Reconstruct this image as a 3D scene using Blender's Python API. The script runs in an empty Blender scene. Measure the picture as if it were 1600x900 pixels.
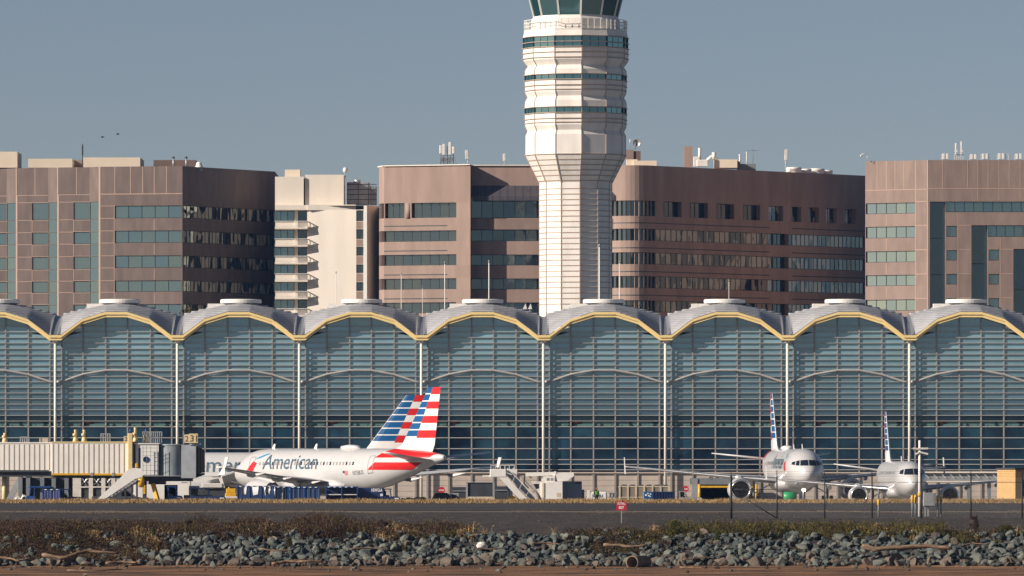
import bpy, bmesh, math, random
from mathutils import Vector, Matrix
C = bpy.context.scene.collection
rnd = random.Random(7)
R = math.radians
# ------------------------------------------------------------------ camera
H, F, HY = 4.0, 11200.0, 730.0          # eye height, focal length in photo pixels, horizon row
cd = bpy.data.cameras.new('camera'); cam = bpy.data.objects.new('camera', cd); C.objects.link(cam)
cam.location = (0, 0, H); cam.rotation_euler = (R(90), 0, 0)
cd.sensor_width = 36; cd.lens = 36 * F / 1600; cd.shift_x = 0; cd.shift_y = (HY - 450) / 1600
cd.clip_start = 1; cd.clip_end = 30000
bpy.context.scene.camera = cam
# ------------------------------------------------------------------ sky and sun
SUN_EL, SUN_AZ = R(25), R(-114.5)        # azimuth clockwise from +Y (view direction)
w = bpy.data.worlds.new('World'); bpy.context.scene.world = w; w.use_nodes = True
nt = w.node_tree; nt.nodes.clear()
sk = nt.nodes.new('ShaderNodeTexSky'); sk.sky_type = 'NISHITA'; sk.sun_disc = False
sk.sun_elevation = SUN_EL; sk.sun_rotation = SUN_AZ
sk.altitude = 0; sk.air_density = 0.5; sk.dust_density = 0.45; sk.ozone_density = 0.0
bg = nt.nodes.new('ShaderNodeBackground'); bg.inputs[1].default_value = 0.0515
ow = nt.nodes.new('ShaderNodeOutputWorld')
wb = nt.nodes.new('ShaderNodeVectorMath'); wb.operation = 'MULTIPLY'; wb.inputs[1].default_value = (1.03, .958, .935)   # colour balance of the daylight
nt.links.new(sk.outputs[0], wb.inputs[0]); nt.links.new(wb.outputs[0], bg.inputs[0]); nt.links.new(bg.outputs[0], ow.inputs[0])
sl = bpy.data.lights.new('sun', 'SUN'); so = bpy.data.objects.new('sun', sl); C.objects.link(so)
sl.energy = 5.0; sl.angle = R(0.5); sl.color = (1.0, 0.885, 0.765)
sv = Vector((math.sin(SUN_AZ) * math.cos(SUN_EL), math.cos(SUN_AZ) * math.cos(SUN_EL), math.sin(SUN_EL)))
so.rotation_euler = sv.to_track_quat('Z', 'Y').to_euler(); so.location = (-200, 300, 200)
vs = bpy.context.scene.view_settings
vs.view_transform = 'Standard'; vs.look = 'None'; vs.exposure = 0.36; vs.gamma = 1.0; vs.use_curve_mapping = False
bpy.context.scene.cycles.max_bounces = 6; bpy.context.scene.cycles.diffuse_bounces = 2
bpy.context.scene.cycles.caustics_reflective = False

# ------------------------------------------------------------------ measuring
def X(px, D): return (px - 800) / F * D
def Z(py, D): return H + (HY - py) / F * D
def PX(x, D): return 800 + x * F / D
# ------------------------------------------------------------------ mesh builder
class MB:
    def __init__(s): s.v = []; s.f = []; s.m = []; s.s = []
    def add(s, vs, fs, m=0, sm=False):
        o = len(s.v); s.v += [tuple(p) for p in vs]
        for f in fs: s.f.append([i + o for i in f]); s.m.append(m); s.s.append(sm)
        return s
    def quad(s, a, b, c, d, m=0, sm=False): return s.add([a, b, c, d], [(0, 1, 2, 3)], m, sm)
    def poly(s, pts, m=0): return s.add(pts, [tuple(range(len(pts)))], m)
    def box(s, x0, x1, y0, y1, z0, z1, m=0):
        v = [(x0,y0,z0),(x1,y0,z0),(x1,y1,z0),(x0,y1,z0),(x0,y0,z1),(x1,y0,z1),(x1,y1,z1),(x0,y1,z1)]
        return s.add(v, [(0,3,2,1),(4,5,6,7),(0,1,5,4),(1,2,6,5),(2,3,7,6),(3,0,4,7)], m)
    def bbox(s, x0, x1, y0, y1, z0, z1, b=0.06, m=0, mtop=None):
        """box with chamfered edges (rounded look in plan and at the top)"""
        mt = m if mtop is None else mtop
        def ring(i, z): return [(x0+i,y0+b,z),(x0+b,y0+i,z),(x1-b,y0+i,z),(x1-i,y0+b,z),(x1-i,y1-b,z),(x1-b,y1-i,z),(x0+b,y1-i,z),(x0+i,y1-b,z)]
        rings = [ring(b*.6, z0), ring(0, z0+b), ring(0, z1-b), ring(b*.6, z1)]
        s.loft(rings, m, False, True, True); return s
    def bar(s, p, q, w, h=None, m=0):
        h = h or w; p = Vector(p); q = Vector(q); d = (q - p).normalized()
        u = Vector((0,0,1)) if abs(d.z) < .95 else Vector((0,1,0))
        a = d.cross(u).normalized() * w / 2; b = a.cross(d).normalized() * h / 2
        v = [p-a-b, p+a-b, p+a+b, p-a+b, q-a-b, q+a-b, q+a+b, q-a+b]
        return s.add(v, [(0,3,2,1),(4,5,6,7),(0,1,5,4),(1,2,6,5),(2,3,7,6),(3,0,4,7)], m)
    def tube(s, pts, r, n=8, m=0, caps=True, sm=True):
        pts = [Vector(p) for p in pts]; rs = r if isinstance(r, (list, tuple)) else [r] * len(pts); rings = []
        for i, p in enumerate(pts):
            d = (pts[min(i+1, len(pts)-1)] - pts[max(i-1, 0)]).normalized()
            u = Vector((0,0,1)) if abs(d.z) < .9 else Vector((0,1,0))
            a = d.cross(u).normalized(); b = a.cross(d).normalized()
            rings.append([p + (a*math.cos(2*math.pi*k/n) + b*math.sin(2*math.pi*k/n)) * rs[i] for k in range(n)])
        return s.loft(rings, m, sm, caps, caps)
    def loft(s, rings, m=0, sm=False, c0=False, c1=False, closed=True):
        n = len(rings[0]); o = len(s.v)
        for r in rings: s.v += [tuple(p) for p in r]
        for i in range(len(rings) - 1):
            for k in range(n if closed else n - 1):
                k2 = (k + 1) % n
                s.f.append([o+i*n+k, o+i*n+k2, o+(i+1)*n+k2, o+(i+1)*n+k]); s.m.append(m); s.s.append(sm)
        if c0: s.f.append([o+k for k in reversed(range(n))]); s.m.append(m); s.s.append(False)
        if c1: s.f.append([o+(len(rings)-1)*n+k for k in range(n)]); s.m.append(m); s.s.append(False)
        return s
    def lathe(s, prof, n=24, m=0, c=(0,0,0), axis='z', sm=True, caps=False):
        rings = []
        for r, t in prof:
            ring = []
            for k in range(n):
                a = 2*math.pi*k/n; u, v = r*math.cos(a), r*math.sin(a)
                p = (u, v, t) if axis == 'z' else ((t, u, v) if axis == 'x' else (u, t, v))
                ring.append((p[0]+c[0], p[1]+c[1], p[2]+c[2]))
            rings.append(ring)
        return s.loft(rings, m, sm, caps, caps)
    def prism(s, poly, a, b, plane='xz', m=0):
        """polygon in a plane swept along the third axis from a to b"""
        def P(p, t): return (p[0], t, p[1]) if plane == 'xz' else ((t, p[0], p[1]) if plane == 'yz' else (p[0], p[1], t))
        n = len(poly)
        return s.add([P(p, a) for p in poly] + [P(p, b) for p in poly],
                     [tuple(range(n))[::-1], tuple(range(n, 2*n))] + [(i, (i+1) % n, n+(i+1) % n, n+i) for i in range(n)], m)
    def xf(s, M):
        s.v = [tuple(M @ Vector(p)) for p in s.v]; return s
    def build(s, name, mats, parent=None, world=None, loc=None, fix=True):
        me = bpy.data.meshes.new(name)
        v = s.v if world is None else [(p[0]-world[0], p[1]-world[1], p[2]-world[2]) for p in s.v]
        me.from_pydata(v, [], s.f)
        for mt in (mats if isinstance(mats, (list, tuple)) else [mats]): me.materials.append(mt)
        me.polygons.foreach_set('material_index', s.m); me.polygons.foreach_set('use_smooth', s.s)
        if fix:
            bm = bmesh.new(); bm.from_mesh(me); bmesh.ops.recalc_face_normals(bm, faces=bm.faces); bm.to_mesh(me); bm.free()
        me.update()
        o = bpy.data.objects.new(name, me); C.objects.link(o)
        if parent: o.parent = parent
        if loc is not None: o.location = loc
        return o
def thing(name, label, cat, loc=(0,0,0), rz=0, group=None):
    o = bpy.data.objects.new(name, None); C.objects.link(o); o.location = loc; o.rotation_euler = (0,0,rz)
    o.empty_display_size = .5
    return tag(o, label, cat, group)
def tag(o, label, cat, group=None):
    o['label'] = label; o['category'] = cat
    if group: o['group'] = group
    return o
def struct(o, kind='structure'): o['kind'] = kind; return o
def kids(o): return [c for c in bpy.data.objects if c.parent == o]
def copy_tree(o, parent=None):
    c = o.copy(); C.objects.link(c)
    if parent: c.parent = parent
    for ch in kids(o): copy_tree(ch, c)
    return c
# ------------------------------------------------------------------ materials
def mat(name, col, rough=.6, metal=0, var=.12, scale=1.5, bump=0, spec=.5, island=0, streak=0, emit=None, coat=0):
    m = bpy.data.materials.new(name); m.use_nodes = True; t = m.node_tree; N = t.nodes; L = t.links
    p = N['Principled BSDF']; p.inputs['Roughness'].default_value = rough; p.inputs['Metallic'].default_value = metal
    p.inputs['Specular IOR Level'].default_value = spec
    if coat: p.inputs['Coat Weight'].default_value = coat; p.inputs['Coat Roughness'].default_value = .08
    tc = N.new('ShaderNodeTexCoord')
    nz = N.new('ShaderNodeTexNoise'); nz.inputs['Scale'].default_value = scale; nz.inputs['Detail'].default_value = 5
    oi = N.new('ShaderNodeObjectInfo'); ad = N.new('ShaderNodeVectorMath'); ad.operation = 'MULTIPLY_ADD'; L.new(oi.outputs['Random'], ad.inputs[0]); ad.inputs[1].default_value = (37,53,0); L.new(tc.outputs['Object'], ad.inputs[2])
    src = ad.outputs[0]
    if streak:
        mp = N.new('ShaderNodeMapping'); mp.inputs['Scale'].default_value = (1, 1, 1/streak); L.new(src, mp.inputs[0]); src = mp.outputs[0]
    L.new(src, nz.inputs['Vector'])
    rr = N.new('ShaderNodeMapRange'); rr.inputs[1].default_value = .3; rr.inputs[2].default_value = .7
    rr.inputs[3].default_value = 1 - var; rr.inputs[4].default_value = 1 + var
    L.new(nz.outputs['Fac'], rr.inputs[0])
    fac = rr.outputs[0]
    if island:
        g = N.new('ShaderNodeNewGeometry'); r2 = N.new('ShaderNodeMapRange')
        r2.inputs[3].default_value = 1 - island; r2.inputs[4].default_value = 1 + island
        L.new(g.outputs['Random Per Island'], r2.inputs[0])
        mu = N.new('ShaderNodeMath'); mu.operation = 'MULTIPLY'; L.new(fac, mu.inputs[0]); L.new(r2.outputs[0], mu.inputs[1]); fac = mu.outputs[0]
    vm = N.new('ShaderNodeVectorMath'); vm.operation = 'SCALE'; vm.inputs[0].default_value = col[:3]; L.new(fac, vm.inputs['Scale'])
    L.new(vm.outputs[0], p.inputs['Base Color'])
    if bump:
        n2 = N.new('ShaderNodeTexNoise'); n2.inputs['Scale'].default_value = scale * 6; n2.inputs['Detail'].default_value = 6
        L.new(tc.outputs['Object'], n2.inputs['Vector'])
        b = N.new('ShaderNodeBump'); b.inputs['Strength'].default_value = 1; b.inputs['Distance'].default_value = bump
        L.new(n2.outputs['Fac'], b.inputs['Height']); L.new(b.outputs[0], p.inputs['Normal'])
    if emit:
        p.inputs['Emission Color'].default_value = (*emit[:3], 1); p.inputs['Emission Strength'].default_value = emit[3]
    return m
def ramp_mat(name, stops, scale=1.0, rough=.9, bump=.0, detail=8, island=False, stretch=(1,1,1), mix_island=.5):
    """colours spread by noise (and by a random value for every loose piece)"""
    m = bpy.data.materials.new(name); m.use_nodes = True; t = m.node_tree; N = t.nodes; L = t.links
    p = N['Principled BSDF']; p.inputs['Roughness'].default_value = rough; p.inputs['Specular IOR Level'].default_value = .25
    tc = N.new('ShaderNodeTexCoord'); mp = N.new('ShaderNodeMapping'); mp.inputs['Scale'].default_value = stretch
    L.new(tc.outputs['Object'], mp.inputs[0])
    nz = N.new('ShaderNodeTexNoise'); nz.inputs['Scale'].default_value = scale; nz.inputs['Detail'].default_value = detail; nz.inputs['Roughness'].default_value = .65
    L.new(mp.outputs[0], nz.inputs['Vector'])
    rr = N.new('ShaderNodeMapRange'); rr.inputs[1].default_value = .28; rr.inputs[2].default_value = .72; L.new(nz.outputs['Fac'], rr.inputs[0])
    fac = rr.outputs[0]
    if island:
        g = N.new('ShaderNodeNewGeometry'); mx = N.new('ShaderNodeMix'); mx.inputs[0].default_value = mix_island
        L.new(fac, mx.inputs[2]); L.new(g.outputs['Random Per Island'], mx.inputs[3]); fac = mx.outputs[0]
    cr = N.new('ShaderNodeValToRGB'); L.new(fac, cr.inputs[0])
    while len(cr.color_ramp.elements) < len(stops): cr.color_ramp.elements.new(.5)
    for e, (pos, c) in zip(cr.color_ramp.elements, stops): e.position = pos; e.color = (*c, 1)
    L.new(cr.outputs[0], p.inputs['Base Color'])
    if bump:
        b = N.new('ShaderNodeBump'); b.inputs['Distance'].default_value = bump; b.inputs['Strength'].default_value = 1
        n2 = N.new('ShaderNodeTexNoise'); n2.inputs['Scale'].default_value = scale * 4; n2.inputs['Detail'].default_value = 8
        L.new(tc.outputs['Object'], n2.inputs['Vector']); L.new(n2.outputs['Fac'], b.inputs['Height']); L.new(b.outputs[0], p.inputs['Normal'])
    return m
def glass(name, base, tint=(.8,.95,.95), refl=.4, wob=.012, isl=.012, scale=.35, rough=.03, cloud=None, stretch=(1,1,1), pane=.22, refl_patch=None):
    """coated window glass: a mirror film over a dark body, every pane tilted a hair, each a little wavy"""
    m = bpy.data.materials.new(name); m.use_nodes = True; t = m.node_tree; N = t.nodes; L = t.links
    N.remove(N['Principled BSDF']); out = N['Material Output']
    tc = N.new('ShaderNodeTexCoord'); mp = N.new('ShaderNodeMapping'); mp.inputs['Scale'].default_value = stretch; oi = N.new('ShaderNodeObjectInfo'); ad = N.new('ShaderNodeVectorMath'); ad.operation = 'MULTIPLY_ADD'; L.new(oi.outputs['Random'], ad.inputs[0]); ad.inputs[1].default_value = (37,53,29); L.new(tc.outputs['Object'], ad.inputs[2]); L.new(ad.outputs[0], mp.inputs[0])
    g = N.new('ShaderNodeNewGeometry')
    nz = N.new('ShaderNodeTexNoise'); nz.inputs['Scale'].default_value = scale; nz.inputs['Detail'].default_value = 2
    L.new(mp.outputs[0], nz.inputs['Vector'])
    wn = N.new('ShaderNodeTexWhiteNoise'); wn.noise_dimensions = '1D'; ma = N.new('ShaderNodeMath'); ma.operation = 'MULTIPLY_ADD'; L.new(oi.outputs['Random'], ma.inputs[0]); ma.inputs[1].default_value = 91.7; L.new(g.outputs['Random Per Island'], ma.inputs[2]); L.new(ma.outputs[0], wn.inputs['W'])
    def V(op, a, b=None, s=None):
        n = N.new('ShaderNodeVectorMath'); n.operation = op
        L.new(a, n.inputs[0])
        if b is not None:
            if isinstance(b, tuple): n.inputs[1].default_value = b
            else: L.new(b, n.inputs[1])
        if s is not None: n.inputs['Scale'].default_value = s
        return n.outputs[0]
    a = V('SCALE', V('SUBTRACT', nz.outputs['Color'], (.5,.5,.5)), s=wob)
    b = V('SCALE', V('SUBTRACT', wn.outputs['Color'], (.5,.5,.5)), s=isl)
    n = V('NORMALIZE', V('ADD', V('ADD', g.outputs['Normal'], a), b))
    gl = N.new('ShaderNodeBsdfGlossy'); gl.inputs['Color'].default_value = (*tint, 1); gl.inputs['Roughness'].default_value = rough; L.new(n, gl.inputs['Normal'])
    df = N.new('ShaderNodeBsdfDiffuse'); df.inputs['Color'].default_value = (*base, 1)
    if cloud:
        n2 = N.new('ShaderNodeTexNoise'); n2.inputs['Scale'].default_value = cloud[1]; n2.inputs['Detail'].default_value = 3; L.new(mp.outputs[0], n2.inputs['Vector'])
        cr = N.new('ShaderNodeValToRGB'); cr.color_ramp.elements[0].position = .42; cr.color_ramp.elements[1].position = .68
        cr.color_ramp.elements[0].color = (*base, 1); cr.color_ramp.elements[1].color = (*cloud[0], 1)
        L.new(n2.outputs['Fac'], cr.inputs[0]); L.new(cr.outputs[0], df.inputs['Color'])
    sc_ = N.new('ShaderNodeMapRange'); sc_.inputs[3].default_value = 1 - pane; sc_.inputs[4].default_value = 1 + pane; L.new(wn.outputs['Value'], sc_.inputs[0])
    vs_ = N.new('ShaderNodeVectorMath'); vs_.operation = 'SCALE'; L.new(sc_.outputs[0], vs_.inputs['Scale'])
    if cloud: L.new(cr.outputs[0], vs_.inputs[0])
    else: vs_.inputs[0].default_value = base
    L.new(vs_.outputs[0], df.inputs['Color'])
    if refl_patch:                                   # pale wavy patches: reflections painted into the body colour
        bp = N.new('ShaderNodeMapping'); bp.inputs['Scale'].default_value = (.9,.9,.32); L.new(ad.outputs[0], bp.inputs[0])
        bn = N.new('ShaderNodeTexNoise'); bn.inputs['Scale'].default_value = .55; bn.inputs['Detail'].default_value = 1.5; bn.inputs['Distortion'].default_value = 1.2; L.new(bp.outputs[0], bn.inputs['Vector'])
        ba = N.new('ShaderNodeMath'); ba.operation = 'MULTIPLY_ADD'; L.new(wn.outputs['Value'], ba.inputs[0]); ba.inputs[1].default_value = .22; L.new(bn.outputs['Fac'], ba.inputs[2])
        bs_ = N.new('ShaderNodeMapRange'); bs_.inputs[1].default_value = refl_patch[1]; bs_.inputs[2].default_value = refl_patch[1] + .03; L.new(ba.outputs[0], bs_.inputs[0])
        bx_ = N.new('ShaderNodeMix'); bx_.data_type = 'RGBA'; L.new(bs_.outputs[0], bx_.inputs[0]); L.new(vs_.outputs[0], bx_.inputs[6]); bx_.inputs[7].default_value = (*refl_patch[0], 1); L.new(bx_.outputs[2], df.inputs['Color'])
    mx = N.new('ShaderNodeMixShader'); mx.inputs[0].default_value = refl
    L.new(df.outputs[0], mx.inputs[1]); L.new(gl.outputs[0], mx.inputs[2]); L.new(mx.outputs[0], out.inputs[0])
    return m
def seam_metal(name, col, pitch, rough=.42, metal=.6, dark=.6, depth=.05, axis=2, jitter=.1):
    """sheet metal with standing seams every `pitch` metres along one axis"""
    m = mat(name, col, rough, metal, var=jitter, scale=.8); t = m.node_tree; N = t.nodes; L = t.links; p = N['Principled BSDF']
    tc = N.new('ShaderNodeTexCoord'); sx = N.new('ShaderNodeSeparateXYZ'); L.new(tc.outputs['Object'], sx.inputs[0])
    d = N.new('ShaderNodeMath'); d.operation = 'DIVIDE'; d.inputs[1].default_value = pitch; L.new(sx.outputs[axis], d.inputs[0])
    fr = N.new('ShaderNodeMath'); fr.operation = 'FRACT'; L.new(d.outputs[0], fr.inputs[0])
    b = N.new('ShaderNodeBump'); b.inputs['Distance'].default_value = depth; b.inputs['Strength'].default_value = 1
    L.new(fr.outputs[0], b.inputs['Height']); L.new(b.outputs[0], p.inputs['Normal'])
    lt = N.new('ShaderNodeMath'); lt.operation = 'LESS_THAN'; lt.inputs[1].default_value = .16; L.new(fr.outputs[0], lt.inputs[0])
    mr = N.new('ShaderNodeMapRange'); mr.inputs[3].default_value = 1; mr.inputs[4].default_value = dark; L.new(lt.outputs[0], mr.inputs[0])
    old = p.inputs['Base Color'].links[0].from_socket
    vm = N.new('ShaderNodeVectorMath'); vm.operation = 'SCALE'; L.new(old, vm.inputs[0]); L.new(mr.outputs[0], vm.inputs['Scale']); L.new(vm.outputs[0], p.inputs['Base Color'])
    return m
M = {}
def mk():
    M['granite'] = mat('brown_granite', (.165,.124,.108), .75, var=.16, scale=.9, bump=.02, streak=4, island=.07)
    M['granite_dark'] = mat('dark_granite', (.17,.115,.095), .75, var=.10, scale=1.2, streak=3)
    M['granite_pink'] = mat('pink_granite', (.335,.238,.195), .75, var=.14, scale=.6, bump=.02, streak=6, island=.06)
    M['granite_rose'] = mat('rose_granite', (.265,.192,.16), .75, var=.14, scale=.8, bump=.02, streak=4, island=.06)
    M['joint'] = mat('pale_joint', (.50,.35,.28), .8, var=.05)
    M['cream'] = mat('cream_concrete', (.80,.73,.63), .8, var=.06, scale=.5, streak=5)
    M['cream2'] = mat('cream_penthouse', (.74,.64,.50), .8, var=.05, scale=.5)
    M['grey_shade'] = mat('grey_concrete', (.42,.40,.38), .8, var=.07)
    M['glass_office'] = glass('office_glass', (.02,.035,.04), (.62,.80,.80), .36, .010, .014, .5)
    M['glass_side'] = glass('side_glass', (.003,.008,.016), (.75,.92,.90), .22, .10, .035, .55, stretch=(1,1,.35), refl_patch=((.62,.55,.42), .60))
    M['glass_shade'] = glass('shaded_facade_glass', (.003,.007,.014), (.70,.85,.88), .16, .10, .035, .55, stretch=(1,1,.35), refl_patch=((.36,.32,.25), .57))
    M['glass_dark'] = glass('dark_glass', (.012,.02,.026), (.6,.75,.78), .17, .012, .014, .5)
    M['mull_dark'] = mat('dark_mullion', (.02,.025,.03), .5)
    M['white_paint'] = mat('white_paint', (.78,.76,.72), .45, var=.05)
    M['white_dirty'] = mat('weathered_white_paint', (.66,.63,.58), .5, var=.14, scale=2.5)
    M['gray'] = mat('grey_steel', (.30,.31,.32), .5, .2)
    M['gray_mid'] = mat('mid_grey_paint', (.18,.20,.22), .55, var=.12)
    M['gray_dark'] = mat('dark_grey_paint', (.05,.055,.06), .5)
    M['black'] = mat('black_rubber', (.012,.012,.013), .7)
    M['galv'] = mat('galvanised_steel', (.45,.46,.46), .45, .5)
    M['tower'] = mat('tower_panel', (.79,.74,.68), .5, var=.10, scale=.8, streak=5)
    M['tower_rib'] = mat('tower_rib', (.42,.33,.26), .6, var=.1)
    M['tower_glass'] = glass('cab_glass', (.01,.05,.055), (.55,.8,.8), .30, .006, .01, .3)
    M['yellow_fascia'] = mat('yellow_fascia', (.88,.68,.31), .45, var=.06, scale=.4)
    M['yellow'] = mat('safety_yellow', (.68,.38,.02), .45, var=.12, scale=3)
    M['pale_yellow'] = mat('pale_yellow_paint', (.70,.56,.28), .5, var=.1, scale=2)
    M['seam_shadow'] = mat('roof_seam_shadow', (.20,.205,.22), .6, .2)  # dark strip along each roof course: tread shadow put into the colour
    M['roof'] = mat('ribbed_steel_roof', (.42,.425,.44), .5, .08, var=.12, scale=.6)
    M['gutter'] = mat('gutter_steel', (.35,.37,.40), .4, .6)
    M['mullion'] = mat('grey_mullion', (.32,.30,.285), .5, .1, var=.08)
    M['louvre'] = mat('pale_louvre', (.42,.405,.39), .5, .1, var=.08)
    M['column'] = mat('white_column', (.74,.69,.62), .5, var=.04)
    M['base_panel'] = seam_metal('beige_base_panel', (.50,.43,.37), .62, .7, 0, .72, .01, jitter=.07)
    M['pilaster'] = mat('grey_pilaster', (.30,.27,.24), .6)
    M['jet_silver'] = mat('silver_grey_aircraft_paint', (.60,.60,.60), .28, .10, var=.03, scale=.6, coat=.4)
    M['jet_white'] = mat('white_aircraft_paint', (.76,.75,.73), .3, 0, var=.03, coat=.3)
    M['jet_grey'] = mat('grey_wing_paint', (.62,.63,.64), .35, .1, var=.06)
    M['jet_blue'] = mat('tail_blue', (.003,.085,.24), .3, var=.08, scale=.9, coat=.3)
    M['jet_light_blue'] = mat('emblem_blue', (.01,.28,.50), .3)
    M['jet_red'] = mat('tail_red', (.62,.015,.015), .3, var=.05, coat=.3)
    M['letter'] = mat('slate_lettering', (.07,.12,.16), .4)
    M['pane'] = mat('cabin_window', (.015,.02,.03), .15)
    M['pane_shut'] = mat('cabin_window_blind', (.30,.27,.24), .4)
    M['metal_lip'] = mat('bare_metal', (.72,.72,.72), .25, .9)
    M['fan'] = mat('engine_fan', (.03,.03,.035), .4, .5)
    M['navy'] = mat('navy_paint', (.012,.03,.10), .45, var=.15, scale=2)
    M['blue'] = mat('blue_paint', (.015,.06,.22), .45, var=.12, scale=2)
    M['curtain'] = mat('blue_vinyl_curtain', (.018,.05,.14), .5, var=.35, scale=3.5, streak=6)
    M['curtain_pale'] = mat('faded_blue_curtain', (.16,.19,.40), .6, var=.25, scale=3, streak=6)
    M['tan_wall'] = mat('tan_stucco', (.52,.33,.14), .8, var=.08, scale=2)
    M['tan_panel'] = mat('tan_slatted_panel', (.25,.22,.17), .7, var=.1, scale=3)
    M['beige_frame'] = mat('beige_frame', (.55,.46,.34), .7)
    M['bridge'] = mat('cream_bridge_panel', (.86,.82,.75), .5, var=.05, scale=.7)
    M['bridge_rib'] = mat('bridge_rib_shadow_gap', (.30,.27,.24), .6)
    M['stain'] = mat('stained_grey_panel', (.26,.30,.32), .5, var=.28, scale=2.2, streak=4)
    M['red_sign'] = mat('red_sign', (.50,.02,.04), .4)
    M['white_letter'] = mat('white_lettering', (.8,.8,.78), .5)
    M['green'] = mat('green_paint', (.02,.30,.10), .4)
    M['vest'] = mat('hi_vis_vest', (.18,.55,.06), .6, emit=None)
    M['cloth_dark'] = mat('dark_clothing', (.02,.022,.03), .8)
    M['skin'] = mat('skin', (.35,.2,.14), .6)
    M['light_on'] = mat('lit_lamp', (1,.8,.5), .5, emit=(1,.72,.40,9))
    M['light_white'] = mat('lit_lamp_white', (1,1,1), .5, emit=(1,.93,.85,14))
    M['asphalt'] = ramp_mat('asphalt', [(0,(.032,.031,.033)),(.6,(.052,.049,.048)),(1,(.09,.08,.07))], .35, .85, .01, stretch=(.15,1,1))
    M['gravel'] = ramp_mat('dark_gravel', [(0,(.016,.013,.012)),(.45,(.043,.036,.032)),(.8,(.08,.065,.053)),(1,(.15,.115,.08))], .5, .95, .08)
    M['beach'] = ramp_mat('reddish_sand', [(0,(.022,.016,.011)),(.40,(.07,.042,.025)),(.55,(.21,.105,.048)),(.8,(.27,.145,.072)),(1,(.33,.22,.14))], .55, .95, .05, stretch=(.35,1,1))
    M['soil'] = ramp_mat('dry_soil', [(0,(.05,.035,.025)),(1,(.13,.09,.06))], .8, .95, .05)
    M['apron'] = ramp_mat('apron_concrete', [(0,(.18,.17,.155)),(1,(.27,.25,.23))], .12, .85, .0)
    M['water'] = mat('river_water', (.02,.03,.03), .12)
    M['drygrass'] = ramp_mat('dry_grass', [(0,(.20,.12,.05)),(.5,(.36,.24,.11)),(1,(.50,.36,.18))], .5, .9, island=True)
    M['rock'] = ramp_mat('grey_green_rock', [(0,(.022,.027,.028)),(.35,(.055,.068,.067)),(.7,(.105,.12,.112)),(.9,(.17,.17,.14)),(1,(.24,.20,.15))], .8, .85, .03, island=True, mix_island=.6)
    M['rock_low'] = ramp_mat('brownish_rock', [(0,(.03,.026,.022)),(.5,(.085,.072,.06)),(1,(.2,.165,.13))], .8, .85, .03, island=True, mix_island=.6)
    M['brush'] = ramp_mat('dry_brown_brush', [(0,(.015,.010,.008)),(.45,(.058,.034,.024)),(.8,(.12,.072,.043)),(1,(.26,.18,.10))], .35, .95, island=True, mix_island=.55)
    M['brush_olive'] = ramp_mat('olive_brush', [(0,(.018,.022,.007)),(.4,(.065,.065,.018)),(.75,(.14,.115,.026)),(1,(.26,.20,.055))], .4, .95, island=True, mix_island=.55)
    M['leaf'] = ramp_mat('yellow_green_leaves', [(0,(.03,.045,.008)),(.5,(.09,.11,.015)),(1,(.24,.21,.03))], .8, .8, island=True, mix_island=.6)
    M['leaf_tree'] = ramp_mat('autumn_leaves', [(0,(.03,.03,.01)),(.5,(.09,.075,.02)),(1,(.17,.12,.03))], .3, .8, island=True)
    M['wood'] = ramp_mat('bleached_driftwood', [(0,(.04,.028,.02)),(.45,(.15,.10,.065)),(1,(.36,.25,.16))], 2.2, .8, .02, stretch=(.4,2,2))
    M['bark'] = mat('bark', (.05,.035,.025), .9)
    M['fence'] = mat('dark_fence_steel', (.02,.022,.025), .6)
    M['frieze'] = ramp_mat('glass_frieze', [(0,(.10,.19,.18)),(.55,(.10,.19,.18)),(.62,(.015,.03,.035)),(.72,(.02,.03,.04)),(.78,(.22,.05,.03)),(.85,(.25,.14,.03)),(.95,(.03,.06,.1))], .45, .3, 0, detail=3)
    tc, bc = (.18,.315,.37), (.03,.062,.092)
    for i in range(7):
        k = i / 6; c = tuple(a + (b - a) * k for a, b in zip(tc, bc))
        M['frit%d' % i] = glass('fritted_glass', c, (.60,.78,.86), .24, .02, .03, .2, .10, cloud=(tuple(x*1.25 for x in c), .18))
    M['glass_low'] = glass('clear_glass', (.003,.008,.018), (.45,.7,.95), .11, .05, .02, .25, .06, cloud=((.011,.048,.075), .25), stretch=(1,1,1.3))
    M['glass_band'] = glass('dark_band_glass', (.006,.014,.022), (.5,.7,.8), .10, .02, .02, .25, .06)  # one narrow row of very dark panes

mk()
M['town_ground'] = ramp_mat('ground_cover', [(0,(.035,.036,.034)),(1,(.075,.072,.065))], .05, .95)
# ================================================================== ground
PROF = [(-400,-2.5),(-30,-2.0),(-8,-3.6),(0,-4.6),(435,-4.6),(448,-3.55),(461,-3.25),(505,-3.02),(508,-2.7),(514,-.95),(520,-.72),(575,-.12),(618,.26),
        (622,.30),(655,.66),(657,.80),(660,.95),(662,.90),(667,.0),(800,0),(1400,0),(3000,6),(9000,30)]
def gz(y):
    for (a, za), (b, zb) in zip(PROF, PROF[1:]):
        if a <= y <= b: return za + (zb - za) * (y - a) / (b - a)
    return 0
def sheet(name, y0, y1, x0, x1, m, lift=0, kind='structure', nx=2, wob=0):
    ys = [y0] + [p[0] for p in PROF if y0 < p[0] < y1] + [y1]
    b = MB(); xs = [x0 + (x1 - x0) * i / nx for i in range(nx + 1)]
    for i, y in enumerate(ys):
        for x in xs:
            e = wob * math.sin(x * .31 + 1.3 * math.sin(x * .13)) if (wob and i in (0, len(ys) - 1)) else 0
            b.v.append((x, y + e, gz(y + e) + lift))
    n = nx + 1
    for i in range(len(ys) - 1):
        for k in range(nx): b.f.append([i*n+k, i*n+k+1, (i+1)*n+k+1, (i+1)*n+k]); b.m.append(0); b.s.append(False)
    return struct(b.build(name, m), kind)
sheet('ground', -400, 9000, -6000, 6000, M['town_ground'])
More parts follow.
